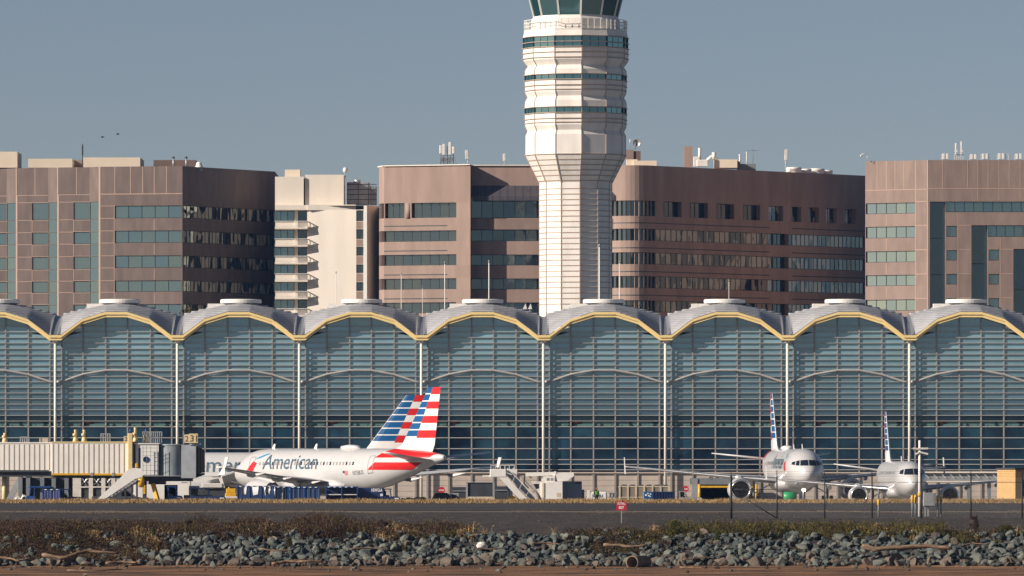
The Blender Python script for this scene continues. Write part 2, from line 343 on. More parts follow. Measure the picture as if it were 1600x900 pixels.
w_ = MB().quad((-3000,-8,-3.75),(3000,-8,-3.75),(3000,446,-3.75),(-3000,446,-3.75)); struct(w_.build('river', M['water']))
sheet('beach', 442, 508, -400, 400, M['beach'], .01)
sheet('gravel', 510, 620, -600, 600, M['gravel'], .01, nx=120, wob=.8)
sheet('road', 619, 655.5, -600, 600, M['asphalt'], .022)
b = MB()
for i in range(60):
    x0 = -90 + i * 3; b.quad((x0,606,gz(606)+.03),(x0+3,606,gz(606)+.03),(x0+3,612,gz(612)+.03),(x0,612,gz(612)+.03))
struct(b.build('gravel_track', ramp_mat('pale_gravel', [(0,(.09,.08,.07)),(1,(.22,.19,.16))], .9, .95, .05)))
sheet('apron', 667, 830, -600, 600, M['apron'], .012)

# ================================================================== terminal
DT = 806.0; S = F / DT                       # glass plane, pixels per metre there
BAY = 190.5 / S
def tz(py): return Z(py, DT)
xq = lambda d: d / S                          # photo pixels -> metres on the glass plane
ARC = [(-95.25,529),(-86,529),(-52.5,504),(-17,493),(17,493),(52.5,504),(86,529),(95.25,529)]
def arch_z(x, arc=ARC):
    p = x * S
    for (a, ya), (b_, yb) in zip(arc, arc[1:]):
        if a <= p <= b_ + 1e-6: return tz(ya + (yb - ya) * (p - a) / (b_ - a))
    return tz(529)
TERM = thing('terminal', 'long glass airport terminal with a row of domed steel roof bays and yellow fascia', 'terminal', (0, DT, 0))
OV = 1.35                                     # roof overhang in front of the glass
MX = [-86,-52.5,-17,17,52.5,86]               # mullions of a bay
HL = [510,518.7,527.3,536,544.7,553.4,562,570.7,579.4,588,596.7,605.4,614,622.7,631.4,640,649,657.8,666.7,684,701,718,725.5,734]
RIB = [(-95.25,596.5),(-86,596.5),(-52.5,585),(-17,578.6),(17,578.6),(52.5,585),(86,596.5),(95.25,596.5)]
def bay_meshes():
    """one bay, centred on x=0, glass at y=0"""
    out = {}
    g = MB(); rows = [482] + HL + [738]
    mats = [M['frit%d' % i] for i in range(7)] + [M['glass_band'], M['frieze'], M['glass_low']]
    cols = [-95.25] + MX + [95.25]
    for c0, c1 in zip(cols, cols[1:]):
        for r0, r1 in zip(rows, rows[1:]):
            z0, z1 = tz(r1), tz(r0)
            a, b_ = xq(c0), xq(c1)
            ta, tb = arch_z(a) + .1, arch_z(b_) + .1
            if z0 >= max(ta, tb): continue
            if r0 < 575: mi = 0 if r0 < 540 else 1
            elif r1 <= 650: mi = min(6, 3 + int((r0 - 579) / 20))  # frit fades; the step below the rib is shadow put into the tone
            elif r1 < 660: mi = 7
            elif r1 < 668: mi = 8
            else: mi = 9
            za, zb = min(z1, ta), min(z1, tb)
            if za <= z0: 
                k = (z0 - ta) / (tb - ta); xa = a + (b_ - a) * k; g.add([(xa,0,z0),(b_,0,z0),(b_,0,zb)], [(0,1,2)], mi)
            elif zb <= z0:
                k = (z0 - ta) / (tb - ta); xb = a + (b_ - a) * k; g.add([(a,0,z0),(xb,0,z0),(a,0,za)], [(0,1,2)], mi)
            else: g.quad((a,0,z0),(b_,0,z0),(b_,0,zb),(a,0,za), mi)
    out['glass_wall'] = (g, mats)
    m = MB()
    for c in MX: m.box(xq(c)-.075, xq(c)+.075, -.16, .05, tz(738), arch_z(xq(c)), 0)
    out['mullion'] = (m, M['mullion'])
    l = MB()
    for r in HL:
        z = tz(r); xs = [x for x in [i * BAY / 200 - BAY/2 for i in range(201)] if arch_z(x) > z + .05]
        if not xs: continue
        d = .24 if r < 660 else .16; h = .062 if r < 660 else .085
        # break the ledge into the runs that fit under the arch
        l.box(xs[0], xs[-1], -d, -.012, z - h/2, z + h/2)
    out['louvre'] = (l, M['louvre'])
    rb = MB(); pts = [(xq(a), -.32, tz(y)) for a, y in RIB]
    rb.tube(pts, .13, 8); out['arch_rib'] = (rb, M['louvre'])
    f = MB()                                   # yellow fascia: two stepped bands following the arch
    for (a, ya), (b_, yb) in zip(ARC, ARC[1:]):
        x0, x1, za, zb = xq(a), xq(b_), tz(ya), tz(yb)
        for dz0, dz1, y0, y1 in ((-.22,.08,-OV,-OV+.25),(.08,.36,-OV-.12,-OV+.25)):
            f.add([(x0,y0,za+dz0),(x1,y0,zb+dz0),(x1,y0,zb+dz1),(x0,y0,za+dz1),(x0,y1,za+dz0),(x1,y1,zb+dz0),(x1,y1,zb+dz1),(x0,y1,za+dz1)],
                  [(0,1,2,3),(4,7,6,5),(0,4,5,1),(3,2,6,7)])
    out['fascia'] = (f, M['yellow_fascia'])
    sf = MB()
    for (a, ya), (b_, yb) in zip(ARC, ARC[1:]):
        x0, x1, za, zb = xq(a), xq(b_), tz(ya)-.12, tz(yb)-.12
        sf.quad((x0,-OV+.2,za),(x1,-OV+.2,zb),(x1,.3,zb),(x0,.3,za))
    out['soffit'] = (sf, M['base_panel'])
    r = MB(); N = 60; DEP = 15.0              # domed roof vault, laid in stepped courses
    def q(t): return (1 - (1 - min(1, t)) ** 1.7)
    def rz(x, y):
        t = max(0, (y + OV)) / 9.0; k = q(t); u = abs(x) / (BAY/2)
        inner = 18.05 + 3.15 + 1.5 * (1 - u ** 1.3)
        return (arch_z(x) + .42) * (1 - k) + inner * k
    xs = [(-BAY/2 + .42) + (BAY - .84) * i / N for i in range(N + 1)]
    YM = 7.6
    def contour(x, z):
        lo, hi = -OV, YM
        if rz(x, lo) >= z: return None
        if rz(x, hi) <= z: return hi
        for _ in range(30):
            mid = (lo + hi) / 2
            if rz(x, mid) < z: lo = mid
            else: hi = mid
        return lo
    rows_ = []; z = 18.3
    while z < 22.75:
        for (zc, zt) in ((z, z), (z, z + .165), (z, z + .21)):
            row = []
            for x in xs:
                y = contour(x, zc)
                y2 = contour(x, zc + .215) if y is not None else None
                if y is None: row.append((x, -OV, max(rz(x, -OV), min(zt, rz(x,-OV)))))
                elif y >= YM: row.append((x, YM, rz(x, YM)))
                else: row.append((x, y + (y2 - y) * (zt - zc) / .215 * .72, zt))
            rows_.append(row)
        z += .215
    rows_.append([(x, DEP, rz(x, YM) - .3) for x in xs])
    r.loft(rows_, 0, False, closed=False)
    for fi in range(len(r.m)):
        if (fi // N) % 3 == 1 and fi // N < len(rows_) - 3: r.m[fi] = 1
    out['roof_vault'] = (r, [M['roof'], M['seam_shadow']])
    gt = MB()                                  # valley gutter between two vaults, at the bay's left edge
    pts = []
    for y in (-OV+.05, 0, 1.5, 3, 5, 7.5, 10, 13.6): pts.append((y, rz(-BAY/2, y)))
    for (y0, z0), (y1, z1) in zip(pts, pts[1:]):
        for xa, xb, da, db in ((-.5,-.16,.10,-.12),(-.16,.16,-.12,-.12),(.16,.5,-.12,.10)):
            gt.quad((-BAY/2+xa,y0,z0+da),(-BAY/2+xb,y0,z0+db),(-BAY/2+xb,y1,z1+db),(-BAY/2+xa,y1,z1+da))
    out['gutter'] = (gt, M['gutter'])
    cp = MB(); cz = 22.55                       # roof light: round lid over a lower box
    cp.lathe([(0,cz+.52),(2.25,cz+.48),(2.34,cz+.40),(2.34,cz+.05),(2.2,cz),(0,cz)], 40, 0, (0,7,0), sm=False)
    cp.lathe([(1.55,cz-.9),(1.55,cz)], 24, 0, (0,7,0))
    cp.box(-3.75, -.8, 6.2, 7.8, cz-.52, cz-.02)
    out['roof_light'] = (cp, M['white_paint'])
    co = MB(); x = -BAY/2
    co.tube([(x,-.75,0),(x,-.75,tz(531))], .15, 12)
    co.bar((x,-.75,tz(667)),(x,0,tz(667)),.1); co.box(x-.28,x+.28,-.95,-.5,tz(536),tz(531))
    co.bar((x-.3,-.75,tz(666.5)),(x+.3,-.75,tz(666.5)),.09)
    out['column'] = (co, M['column'])
    ba = MB(); ba.box(-BAY/2, BAY/2, .02, .5, 0, tz(737.9))
    ba.box(-BAY/2, BAY/2, -.22, .3, tz(739.5), tz(737.9)+.02)
    out['base_wall'] = (ba, M['base_panel'])
    pi = MB(); pi.box(-.11, .11, -.12, .02, 0, tz(739.6))
    out['pilaster'] = (pi, M['pilaster'])
    return out
bm_ = bay_meshes(); proto = {}
SUB = {'mullion':'glass_wall','louvre':'glass_wall','arch_rib':'glass_wall','soffit':'fascia','roof_light':'roof_vault','pilaster':'base_wall'}
for k in range(-1, 9):
    cx = X(182.3 + 190.5 * k, DT)
    for nm in ('glass_wall','roof_vault','fascia','gutter','column','base_wall'):
        if k == -1:
            o = bm_[nm][0].build(nm, bm_[nm][1], TERM, loc=(cx,0,0)); proto[nm] = o
            for s_, p_ in SUB.items():
                if p_ == nm:
                    for c in (MX if s_ == 'pilaster' else [0]): bm_[s_][0].build(s_, bm_[s_][1], o, loc=(xq(c),0,0))
        else:
            o = copy_tree(proto[nm], TERM); o.location = (cx, 0, 0)
b = MB()
x0, x1 = X(182.3 - 190.5*1.5, DT), X(182.3 + 190.5*8.5, DT)
b.box(x0, x1, 13.4, 60, 0, 18); b.box(x0, x1, .5, 13.4, 3.2, 3.6)
b.box(x0, x1, 9, 13.4, 0, 19.5)
b.build('hall', M['gray_mid'], TERM)
TERM_X = (x0, x1)

# ================================================================== facades
def on_plane(A, B, px):
    k = (px - 800) / F; t = (k * A[1] - A[0]) / ((B[0] - A[0]) - k * (B[1] - A[1])); return t
def pt(px, D): return (X(px, D), D)
class Facade:
    """collects the wall, its joints and its windows for one flat facade between plan points A and B (left to right)"""
    def __init__(s, bld, A, B, z0, z1, wall, org):
        s.A, s.B, s.z0, s.z1, s.bld, s.wall, s.org = Vector(A), Vector(B), z0, z1, bld, wall, org
        s.L = (s.B - s.A).length; s.d = (s.B - s.A) / s.L; s.n = Vector((s.d.y, -s.d.x)); s.op = []
    def u(s, px): return on_plane(s.A, s.B, px) * s.L
    def P(s, u, z, off=0):
        p = s.A + s.d * u + s.n * off; return (p.x - s.org[0], p.y - s.org[1], z)
    def window(s, u0, u1, z0, z1, n=1, g='glass_office', depth=.28, bars=True, name='window', hbars=0, bw=.09):
        s.op.append((u0, u1, z0, z1, depth, g, n, bars, name, hbars, bw))
    def emit(s, wall_mb):
        us = sorted({0, s.L} | {max(0,min(s.L,o[0])) for o in s.op} | {max(0,min(s.L,o[1])) for o in s.op})
        zs = sorted({s.z0, s.z1} | {o[2] for o in s.op} | {o[3] for o in s.op})
        for i in range(len(us)-1):
            run = None
            for j in range(len(zs)-1):
                uc, zc = (us[i]+us[i+1])/2, (zs[j]+zs[j+1])/2
                hole = any(o[0] < uc < o[1] and o[2] < zc < o[3] for o in s.op)
                if not hole:
                    wall_mb.quad(s.P(us[i],zs[j]), s.P(us[i+1],zs[j]), s.P(us[i+1],zs[j+1]), s.P(us[i],zs[j+1]), s.wall)
        for (u0,u1,z0,z1,dp,g,n,bars,name,hb,bw) in s.op:
            for a, b_ in (((u0,z0),(u1,z0)),((u1,z0),(u1,z1)),((u1,z1),(u0,z1)),((u0,z1),(u0,z0))):
                wall_mb.quad(s.P(*a), s.P(*b_), s.P(*b_,-dp), s.P(*a,-dp), s.wall)
            m = MB(); hs = hb + 1
            for k in range(n):
                for h in range(hs):
                    a, c = u0+(u1-u0)*k/n, u0+(u1-u0)*(k+1)/n; za, zb = z0+(z1-z0)*h/hs, z0+(z1-z0)*(h+1)/hs
                    m.quad(s.P(a,za,-dp), s.P(c,za,-dp), s.P(c,zb,-dp), s.P(a,zb,-dp))
            o = m.build(name, M[g], s.bld, fix=False)
            if bars:
                f = MB()
                def ub(ua, ub_, za, zb, dd=.06):
                    v = [s.P(ua,za,-dp+.004), s.P(ub_,za,-dp+.004), s.P(ub_,zb,-dp+.004), s.P(ua,zb,-dp+.004), s.P(ua,za,-dp+dd), s.P(ub_,za,-dp+dd), s.P(ub_,zb,-dp+dd), s.P(ua,zb,-dp+dd)]
                    f.add(v, [(0,3,2,1),(4,5,6,7),(0,1,5,4),(1,2,6,5),(2,3,7,6),(3,0,4,7)])
                for k in range(n + 1):
                    a = u0+(u1-u0)*k/n; a = min(max(a, u0+bw/2), u1-bw/2); ub(a-bw/2, a+bw/2, z0, z1)
                for h in range(hs + 1):
                    z = z0+(z1-z0)*h/hs; z = min(max(z, z0+bw/2), z1-bw/2); ub(u0, u1, z-bw/2, z+bw/2, .045)
                f.build('frame', M['mull_dark'], o)
    def line(s, mb, u0, z0, u1, z1, wd=.09, off=.02):
        if u0 == u1: pts = (u0-wd/2, u0+wd/2, z0, z1)
        else: pts = (u0, u1, z0-wd/2, z0+wd/2)
        a, b_, za, zb = pts
        v = [s.P(a,za), s.P(b_,za), s.P(b_,zb), s.P(a,zb), s.P(a,za,off), s.P(b_,za,off), s.P(b_,zb,off), s.P(a,zb,off)]
        mb.add(v, [(4,5,6,7),(0,1,5,4),(1,2,6,5),(2,3,7,6),(3,0,4,7)])
def cap(mb, pts, z, org, m=0): mb.poly([(p[0]-org[0], p[1]-org[1], z) for p in pts], m)
def wallquad(mb, A, B, z0, z1, org, m=0): mb.quad((A[0]-org[0],A[1]-org[1],z0),(B[0]-org[0],B[1]-org[1],z0),(B[0]-org[0],B[1]-org[1],z1),(A[0]-org[0],A[1]-org[1],z1), m)

# ---------------------------------------------------------------- brown office block (photo left)
D1 = 1130.0; zz = lambda y: Z(y, D1)
c1 = pt(285, D1); org = (c1[0]-20, D1+10)
OB = thing('office_building', 'brown granite office block with sawtooth bays and a dark shaded end wall', 'office building', (org[0], org[1], 0))
wall = MB(); jn = MB()
rows1 = [(321,340.5),(360,379),(399,418),(438,455.5),(475,494)]
rows1b = [(314,341.7),(361,380),(399.5,419.5),(438,456),(475,494)]
depth = D1; px = 285.0
# right-hand wide panel 155.5..285
A = pt(155.5, D1 + 2.5); B = c1
fc = Facade(OB, A, B, 0, zz(259.5), 0, org)
u0, u1 = fc.u(179.5), fc.u(283.5)
for a, b_ in rows1: fc.window(u0, u1, zz(b_), zz(a), 5)
for p_ in (179.5, 204, 223, 241, 260): fc.line(jn, fc.u(p_), zz(302), fc.u(p_), zz(259.5), .10)
fc.line(jn, 0, zz(302.5), fc.L, zz(302.5), .12)
for y in (321,340.5,360,379,399,418,438,456): fc.line(jn, 0, zz(y), u0-.05, zz(y), .08)
for y0_, y1_ in ((342,359),(380.5,398),(419.5,437),(457,474)): fc.line(jn, fc.u(241), zz(y1_), fc.u(241), zz(y0_), .08)
fc.line(jn, .08, 0, .08, zz(259.5), .16); fc.line(jn, u0-.1, zz(500), u0-.1, zz(320), .08)
fc.emit(wall)
# end wall, in shade
Bk = pt(429.5, D1 + 21)
fe = Facade(OB, c1, Bk, 0, zz(259.5), 0, org)
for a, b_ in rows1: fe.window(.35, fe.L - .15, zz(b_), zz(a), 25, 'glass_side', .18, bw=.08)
fe.emit(wall)
# sawtooth bays to the left
P1 = A; poly = [Bk, c1, A]
top_pts = [A]
for i in range(4):
    xr = 155.5 - 64.75 * i
    Dr = P1[1]; Dl = Dr + 1.75
    P2 = pt(xr - 15.5, Dl)                     # angled strip facing left
    fa = Facade(OB, P2, P1, 0, zz(259.5), 0, org)
    for n_, (a, b_) in enumerate(rows1b): fa.window(.08, fa.L-.1, zz(b_), zz(a), 1, 'glass_office', .06, bw=.06)
    for a, b_ in ((341.7,361),(380,399.5),(419.5,438),(456,475)): fa.window(.08, fa.L-.1, zz(b_-.6), zz(a+.6), 1, 'glass_office', .06, bars=False, name='spandrel_glass')
    fa.line(jn, fa.L-.07, 0, fa.L-.07, zz(259.5), .14)
    fa.emit(wall)
    P3 = pt(xr - 64.75, Dl + 1.0)
    ff = Facade(OB, P3, P2, 0, zz(259.5), 0, org)
    ua = ff.u(xr - 40.5)
    for a, b_ in rows1b: ff.window(ua, ff.L-.06, zz(b_), zz(a), 1, 'glass_office', .3)
    for y in (302.5,314,341.7,361,380,399.5,419.5,438,456): ff.line(jn, 0, zz(y), ff.L if y in (302.5,314) else ua-.06, zz(y), .08)
    for y0_, y1_ in ((342.3,360.4),(380.6,399),(420,437.4),(456.6,474)): ff.line(jn, ua, zz(y1_), ua, zz(y0_), .08); ff.line(jn, ua, zz(y0_), ff.L, zz(y0_), .07); ff.line(jn, ua, zz(y1_), ff.L, zz(y1_), .07)
    ff.line(jn, .07, 0, .07, zz(302), .14); ff.line(jn, fc.L*0+ff.u(xr-36), zz(302), ff.u(xr-36), zz(259.5), .1)
    ff.emit(wall)
    poly += [P2, P3]; P1 = P3
Lb = (P1[0], D1 + 40); poly += [Lb, (Bk[0], D1+40)]
wallquad(wall, Lb, P1, 0, zz(259.5), org); wallquad(wall, (Bk[0], D1+40), Lb, 0, zz(259.5), org); wallquad(wall, Bk, (Bk[0], D1+40), 0, zz(259.5), org)
cap(wall, poly, zz(260.5), org)
wall.build('wall', M['granite'], OB); jn.build('panel_joint', M['joint'], OB)
def roofbox(bld, org, p0, p1, ytop, D, dep, ybot, m, name='penthouse', side=None):
    b = MB(); b.box(X(p0,D)-org[0], X(p1,D)-org[0], D-org[1], D+dep-org[1], Z(ybot,D), Z(ytop,D)); return b.build(name, M[m], bld)
roofbox(OB, org, -60, 27, 237, D1+12, 10, 262, 'cream2'); roofbox(OB, org, 44, 113, 248, D1+9, 6, 262, 'cream2')
roofbox(OB, org, 130, 219, 246, D1+9, 12, 262, 'cream2'); roofbox(OB, org, 116, 129, 250, D1+14, 4, 262, 'granite_rose')
roofbox(OB, org, 240, 306, 250, D1+16, 4, 262, 'granite_dark')

# ---------------------------------------------------------------- cream apartment block
D2 = 1134.0; z2 = lambda y: Z(y, D2); org = (X(515, D2), D2+8)
CB = thing('apartment_building', 'cream concrete apartment block with stacked railed balconies', 'apartment building', (org[0], org[1], 0))
wall = MB()
# main blank wall 480-554, narrow window column, pilaster, shaded return
A = pt(480, D2); B = pt(574, D2 - 1.6)
fc = Facade(CB, A, B, 0, z2(328), 0, org)
ua, ub_ = fc.u(556.5), fc.u(568)
for a, b_ in ((329,346),(358.5,374),(386,400),(413.5,427),(441,455),(469,483)): fc.window(ua, ub_, z2(b_), z2(max(a,329)), 2, 'glass_dark', .35)
fc.emit(wall)
for a, b_ in ((346,358.5),(374,386),(400,413.5),(427,441),(455,469)):
    sp = MB()
    v0, v1 = z2(b_)+.05, z2(a)-.05
    sp.quad(fc.P(ua+.02,v0,.012), fc.P(ub_-.02,v0,.012), fc.P(ub_-.02,v1,.012), fc.P(ua+.02,v1,.012)); sp.build('spandrel', M['granite_rose'], CB)
pl = MB(); pl.add([fc.P(fc.u(569),0,0),fc.P(fc.L,0,0),fc.P(fc.L,0,.35),fc.P(fc.u(569),0,.35)]+[fc.P(fc.u(569),z2(322),0),fc.P(fc.L,z2(322),0),fc.P(fc.L,z2(322),.35),fc.P(fc.u(569),z2(322),.35)],
    [(0,3,2,1),(4,5,6,7),(3,2,6,7),(0,1,5,4),(1,2,6,5),(3,0,4,7)]); pl.build('pilaster', M['white_paint'], CB)
Bk2 = pt(590.5, D2 + 2.6)
wallquad(wall, B, Bk2, 0, z2(321), org); wallquad(wall, Bk2, (Bk2[0], D2+25), 0, z2(321), org)
# balcony wing 425-480, set back
SB = 1.9
A3 = (X(429.7, D2), D2 + SB); B3 = (X(480, D2), D2 + SB)
fb = Facade(CB, A3, B3, 0, z2(322), 0, org)
fl = [(329,345),(358.5,372.5),(385.5,400),(413,427),(440.5,454.5),(468,482)]
for a, b_ in fl:
    fb.window(fb.u(428), fb.u(460), z2(b_+2), z2(a), 3, 'glass_office', .25); fb.window(fb.u(465.5), fb.L-.1, z2(b_+2), z2(a), 1, 'glass_dark', .5)
fb.emit(wall)
wallquad(wall, B3, A, 0, z2(328), org)
Lf = (A3[0], D2+25); wallquad(wall, Lf, A3, 0, z2(322), org)
cap(wall, [A3,B3,A,B,Bk2,(Bk2[0],D2+25),Lf], z2(321.5), org)
# roof slab edge and lift house
wall.box(X(429.7,D2)-org[0], X(480.3,D2)-org[0], D2-.3-org[1], D2+6-org[1], z2(328), z2(320.5))
wall.box(X(480.3,D2)-org[0], X(556,D2)-org[0], D2-.5-org[1], D2+.0-org[1], z2(328.5), z2(320))
wall.build('wall', M['cream'], CB)
roofbox(CB, org, 429.7, 474.5, 276, D2+2, 9, 322, 'cream'); roofbox(CB, org, 476.5, 537, 273, D2+2.4, 9, 322, 'cream')
roofbox(CB, org, 445, 469, 265, D2+5, 4, 277, 'cream2', 'chimney')
for y0_, y1_ in ((346,358),(373.5,385.5),(400.5,413),(428,440.5),(455.5,467.5),(482.5,495)):
    bl = MB(); xa, xb = X(429.7,D2)-org[0], X(481,D2)-org[0]; yf = D2-1.1-org[1]; yb = D2+SB-org[1]
    bl.box(xa, xb, yf, yb, z2(y1_), z2(y1_-2.6)); ob_ = bl.build('balcony', M['cream'], CB)
    rl = MB(); zt = z2(y0_); zb = z2(y1_-4)
    rl.bar((xa,yf+.05,zt),(xb,yf+.05,zt),.12); rl.bar((xa,yf+.05,zb),(xb,yf+.05,zb),.10)
    rl.bar((xb-.05,yf+.05,zt),(xb-.05,yb,zt),.12); rl.bar((xb-.05,yf+.05,zb),(xb-.05,yb,zb),.1)
    n = 34
    for k in range(n+1):
        x_ = xa+.1+(xb-xa-.2)*k/n; rl.box(x_-.025, x_+.025, yf+.03, yf+.07, zb, zt)
    for k in range(8):
        y_ = yf+.1+(yb-yf-.1)*k/8; rl.box(xb-.075, xb-.025, y_-.03, y_+.03, zb, zt)
    rl.build('railing', M['white_dirty'], ob_)
cl = MB()
for y0_, y1_ in ((346,329),(385.5,358.5)): pass
cl.box(X(460.5,D2)-org[0], X(465,D2)-org[0], D2+SB-.5-org[1], D2+SB-.02-org[1], 0, z2(328)); cl.build('pier', M['cream'], CB)

# ---------------------------------------------------------------- curved office block behind the tower
D3 = 1124.0; z3 = lambda y: Z(y, D3); org = (X(900,D3), D3+15)
GB = thing('office_building', 'pinkish office block with rounded corners and long ribbon windows behind the control tower', 'office building', (org[0], org[1], 0))
wall = MB(); gv = MB()
ZT = z3(258)
def arc_pts(p0, c, p1, n):
    out = []
    for i in range(n+1):
        t = i/n; out.append(((1-t)**2*p0[0]+2*t*(1-t)*c[0]+t*t*p1[0], (1-t)**2*p0[1]+2*t*(1-t)*c[1]+t*t*p1[1]))
    return out
R3 = [(316,339.5),(359.5,376.5),(397,414),(434.5,451.5),(472,489)]
Bk_ = pt(735, D3); Ak = pt(600, D3+5.0); A0 = pt(592.3, D3+8.5)
fc = Facade(GB, Ak, Bk_, 0, ZT, 0, org)
fc.window(fc.u(601.5), fc.u(632), z3(339.5), z3(316), 3, 'glass_dark', .7); fc.window(fc.u(643), fc.u(713), z3(339.5), z3(316), 5, 'glass_dark', .7)
for a, b_ in R3[1:]: fc.window(.02, fc.u(713), z3(b_), z3(a), 8, 'glass_dark', .4)
for a in (352,391,428.5,466): fc.line(gv, 0, z3(a), fc.u(699), z3(a), .16, .012)
fc.emit(wall)
for P_, Q_ in zip(arc_pts(A0, pt(592.6, D3+5.6), Ak, 4), arc_pts(A0, pt(592.6, D3+5.6), Ak, 4)[1:]):
    f2 = Facade(GB, P_, Q_, 0, ZT, 0, org)
    for i, (a, b_) in enumerate(R3): f2.window(.0, f2.L, z3(b_), z3(a), 1, 'glass_dark', .35, bars=False)
    f2.emit(wall)
cy = MB(); cx_ = fc.P(fc.u(637.5), 0, -.35); cy.tube([(cx_[0],cx_[1],z3(340)),(cx_[0],cx_[1],z3(316))], .52, 16); cy.build('round_pier', M['granite_pink'], GB)
# recessed middle part
RC = 2.6
Am = (Bk_[0], D3+RC); Bm = pt(962, D3+RC)
Bm = (Bm[0], D3 + RC)
wallquad(wall, Bk_, Am, 0, ZT, org)
fm = Facade(GB, Am, Bm, 0, ZT, 0, org)
ua, ub_ = .05, fm.L-.3
fm.window(ua, ub_, z3(340), z3(306), 13, 'glass_dark', .5)
for a, b_ in ((358,376),(397,414),(434.5,451.5),(472,489)): fm.window(ua, ub_, z3(b_), z3(a), 13, 'glass_dark', .4)
fm.emit(wall)
sr = MB()                                      # sloped metal roof over the upper windows
sr.quad(fm.P(.3,z3(306),1.3), fm.P(fm.L,z3(306),1.3), fm.P(fm.L,z3(289),.03), fm.P(.3,z3(289),.03))
sr.quad(fm.P(.3,z3(313),1.3), fm.P(fm.L,z3(313),1.3), fm.P(fm.L,z3(306),1.3), fm.P(.3,z3(306),1.3))
sr.quad(fm.P(.3,z3(313),1.3), fm.P(fm.L,z3(313),1.3), fm.P(fm.L,z3(313),.03), fm.P(.3,z3(313),.03))
sr.build('sloped_roof', seam_metal('dark_roof_metal', (.10,.09,.10), 1.2, .5, .3, .7, .02, axis=0), GB)
bd = MB(); bd.box(fm.P(0,0)[0]+.02, fm.P(fm.L,0)[0], fm.P(0,0,0)[1]-.9, fm.P(0,0,0)[1], z3(358), z3(341)); bd.build('spandrel_band', M['granite_rose'], GB)
# rounded corner and long shaded side
P0 = pt(972, D3+RC-2.2); Pc = pt(1008, D3-1.5); P1_ = pt(1022, D3+4.0); PE = pt(1353, D3+41)
crn = arc_pts((X(955,D3), D3+2.0), pt(994, D3-1.6), pt(1024, D3+2.5), 10)
for P_, Q_ in zip(crn, crn[1:]):
    f2 = Facade(GB, P_, Q_, 0, ZT, 0, org)
    for a, b_ in ((313,337),(357,375.5),(394,412.5),(431,449.6),(469,487)): f2.window(0, f2.L, z3(b_), z3(a), 1, 'glass_dark', .35, bw=.07)
    for a in (348,387,424,461): f2.line(gv, 0, z3(a), f2.L, z3(a), .16, .012)
    f2.emit(wall)
wallquad(wall, Bm, crn[0], 0, ZT, org)
P1_ = crn[-1]
fs_ = Facade(GB, P1_, PE, 0, ZT, 0, org)
segs = [(1037,1065),(1078,1106),(1120,1147),(1161,1188),(1201,1224),(1236,1252),(1264,1280),(1291,1308),(1320,1337)]
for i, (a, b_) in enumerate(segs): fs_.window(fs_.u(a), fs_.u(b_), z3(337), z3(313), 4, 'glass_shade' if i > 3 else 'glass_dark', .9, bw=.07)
for a, b_ in ((357,375.5),(394,412.5),(431,449.6),(469,487)):
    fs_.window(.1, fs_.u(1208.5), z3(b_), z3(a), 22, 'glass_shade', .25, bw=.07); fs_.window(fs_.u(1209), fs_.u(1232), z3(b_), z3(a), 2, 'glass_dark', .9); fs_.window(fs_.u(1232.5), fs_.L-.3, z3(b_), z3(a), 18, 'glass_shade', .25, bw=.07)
for a in (348,387,424,461): fs_.line(gv, 0, z3(a), fs_.u(1202), z3(a), .16, .012); fs_.line(gv, fs_.u(1237), z3(a), fs_.L, z3(a), .16, .012)
fs_.emit(wall)
BR = (PE[0], PE[1]+8); BL = (A0[0], D3+45)
wallquad(wall, PE, BR, 0, ZT, org); wallquad(wall, BL, A0, 0, ZT, org); wallquad(wall, BR, BL, 0, ZT, org)
cap(wall, [A0, Ak, Bk_, Am, Bm] + crn + [PE, BR, BL], ZT-.4, org)
wall.build('wall', M['granite_pink'], GB); gv.build('groove', M['gray_dark'], GB)
co_ = MB()
for P_, Q_ in zip([A0, Ak, Bk_], [Ak, Bk_, Am]):
    a = Vector((P_[0]-org[0],P_[1]-org[1],ZT+.08)); b_ = Vector((Q_[0]-org[0],Q_[1]-org[1],ZT+.08)); co_.bar(a, b_, .5, .16)
a = fm.P(0,ZT+.08); b_ = fm.P(fm.L,ZT+.08); co_.bar(a, b_, .5, .16); co_.build('coping', M['cream'], GB)
roofbox(GB, org, 979, 996, 249, D3+10, 4, 262, 'cream2'); roofbox(GB, org, 978, 990, 234, D3+18, 3, 262, 'granite_rose'); roofbox(GB, org, 990.3, 1001, 236, D3+18.2, 3, 262, 'granite_dark')
roofbox(GB, org, 1069, 1082, 228.5, D3+20, 1.6, 262, 'granite_pink', 'chimney')
roofbox(GB, org, 990, 1026, 251, D3+9, 4, 262, 'cream2'); roofbox(GB, org, 1116, 1152, 249, D3+22, 5, 262, 'cream2'); roofbox(GB, org, 1152.4, 1181, 256, D3+24, 5, 268, 'gray_mid')

# ---------------------------------------------------------------- right office block
D4 = 1090.0; z4 = lambda y: Z(y, D4); org = (X(1480,D4), D4+15)
RB = thing('office_building', 'rosy granite office block with stepped dark glass shafts', 'office building', (org[0], org[1], 0))
wall = MB(); jn = MB(); ZT = z4(250)
A = pt(1352, D4+5.2); B = pt(1450, D4)
fc = Facade(RB, A, B, 0, ZT, 0, org)
for a, b_ in ((316,333),(353,371),(391.5,409),(429,446),(467.5,485)): fc.window(.1, fc.u(1430), z4(b_), z4(a), 5)
for p_ in (1370.5,1385,1398.5,1412.5): fc.line(jn, fc.u(p_), z4(295), fc.u(p_), ZT, .09)
fc.line(jn, fc.u(1430.5), 0, fc.u(1430.5), ZT, .1)
for y in (295.5,314.5,352,390,428,466): fc.line(jn, 0 if y == 295.5 else fc.u(1431), z4(y), fc.L, z4(y), .09)
for y0_, y1_ in ((334,352),(372,390.5),(410,428),(447,466.5)): fc.line(jn, fc.u(1385), z4(y1_), fc.u(1385), z4(y0_), .08)
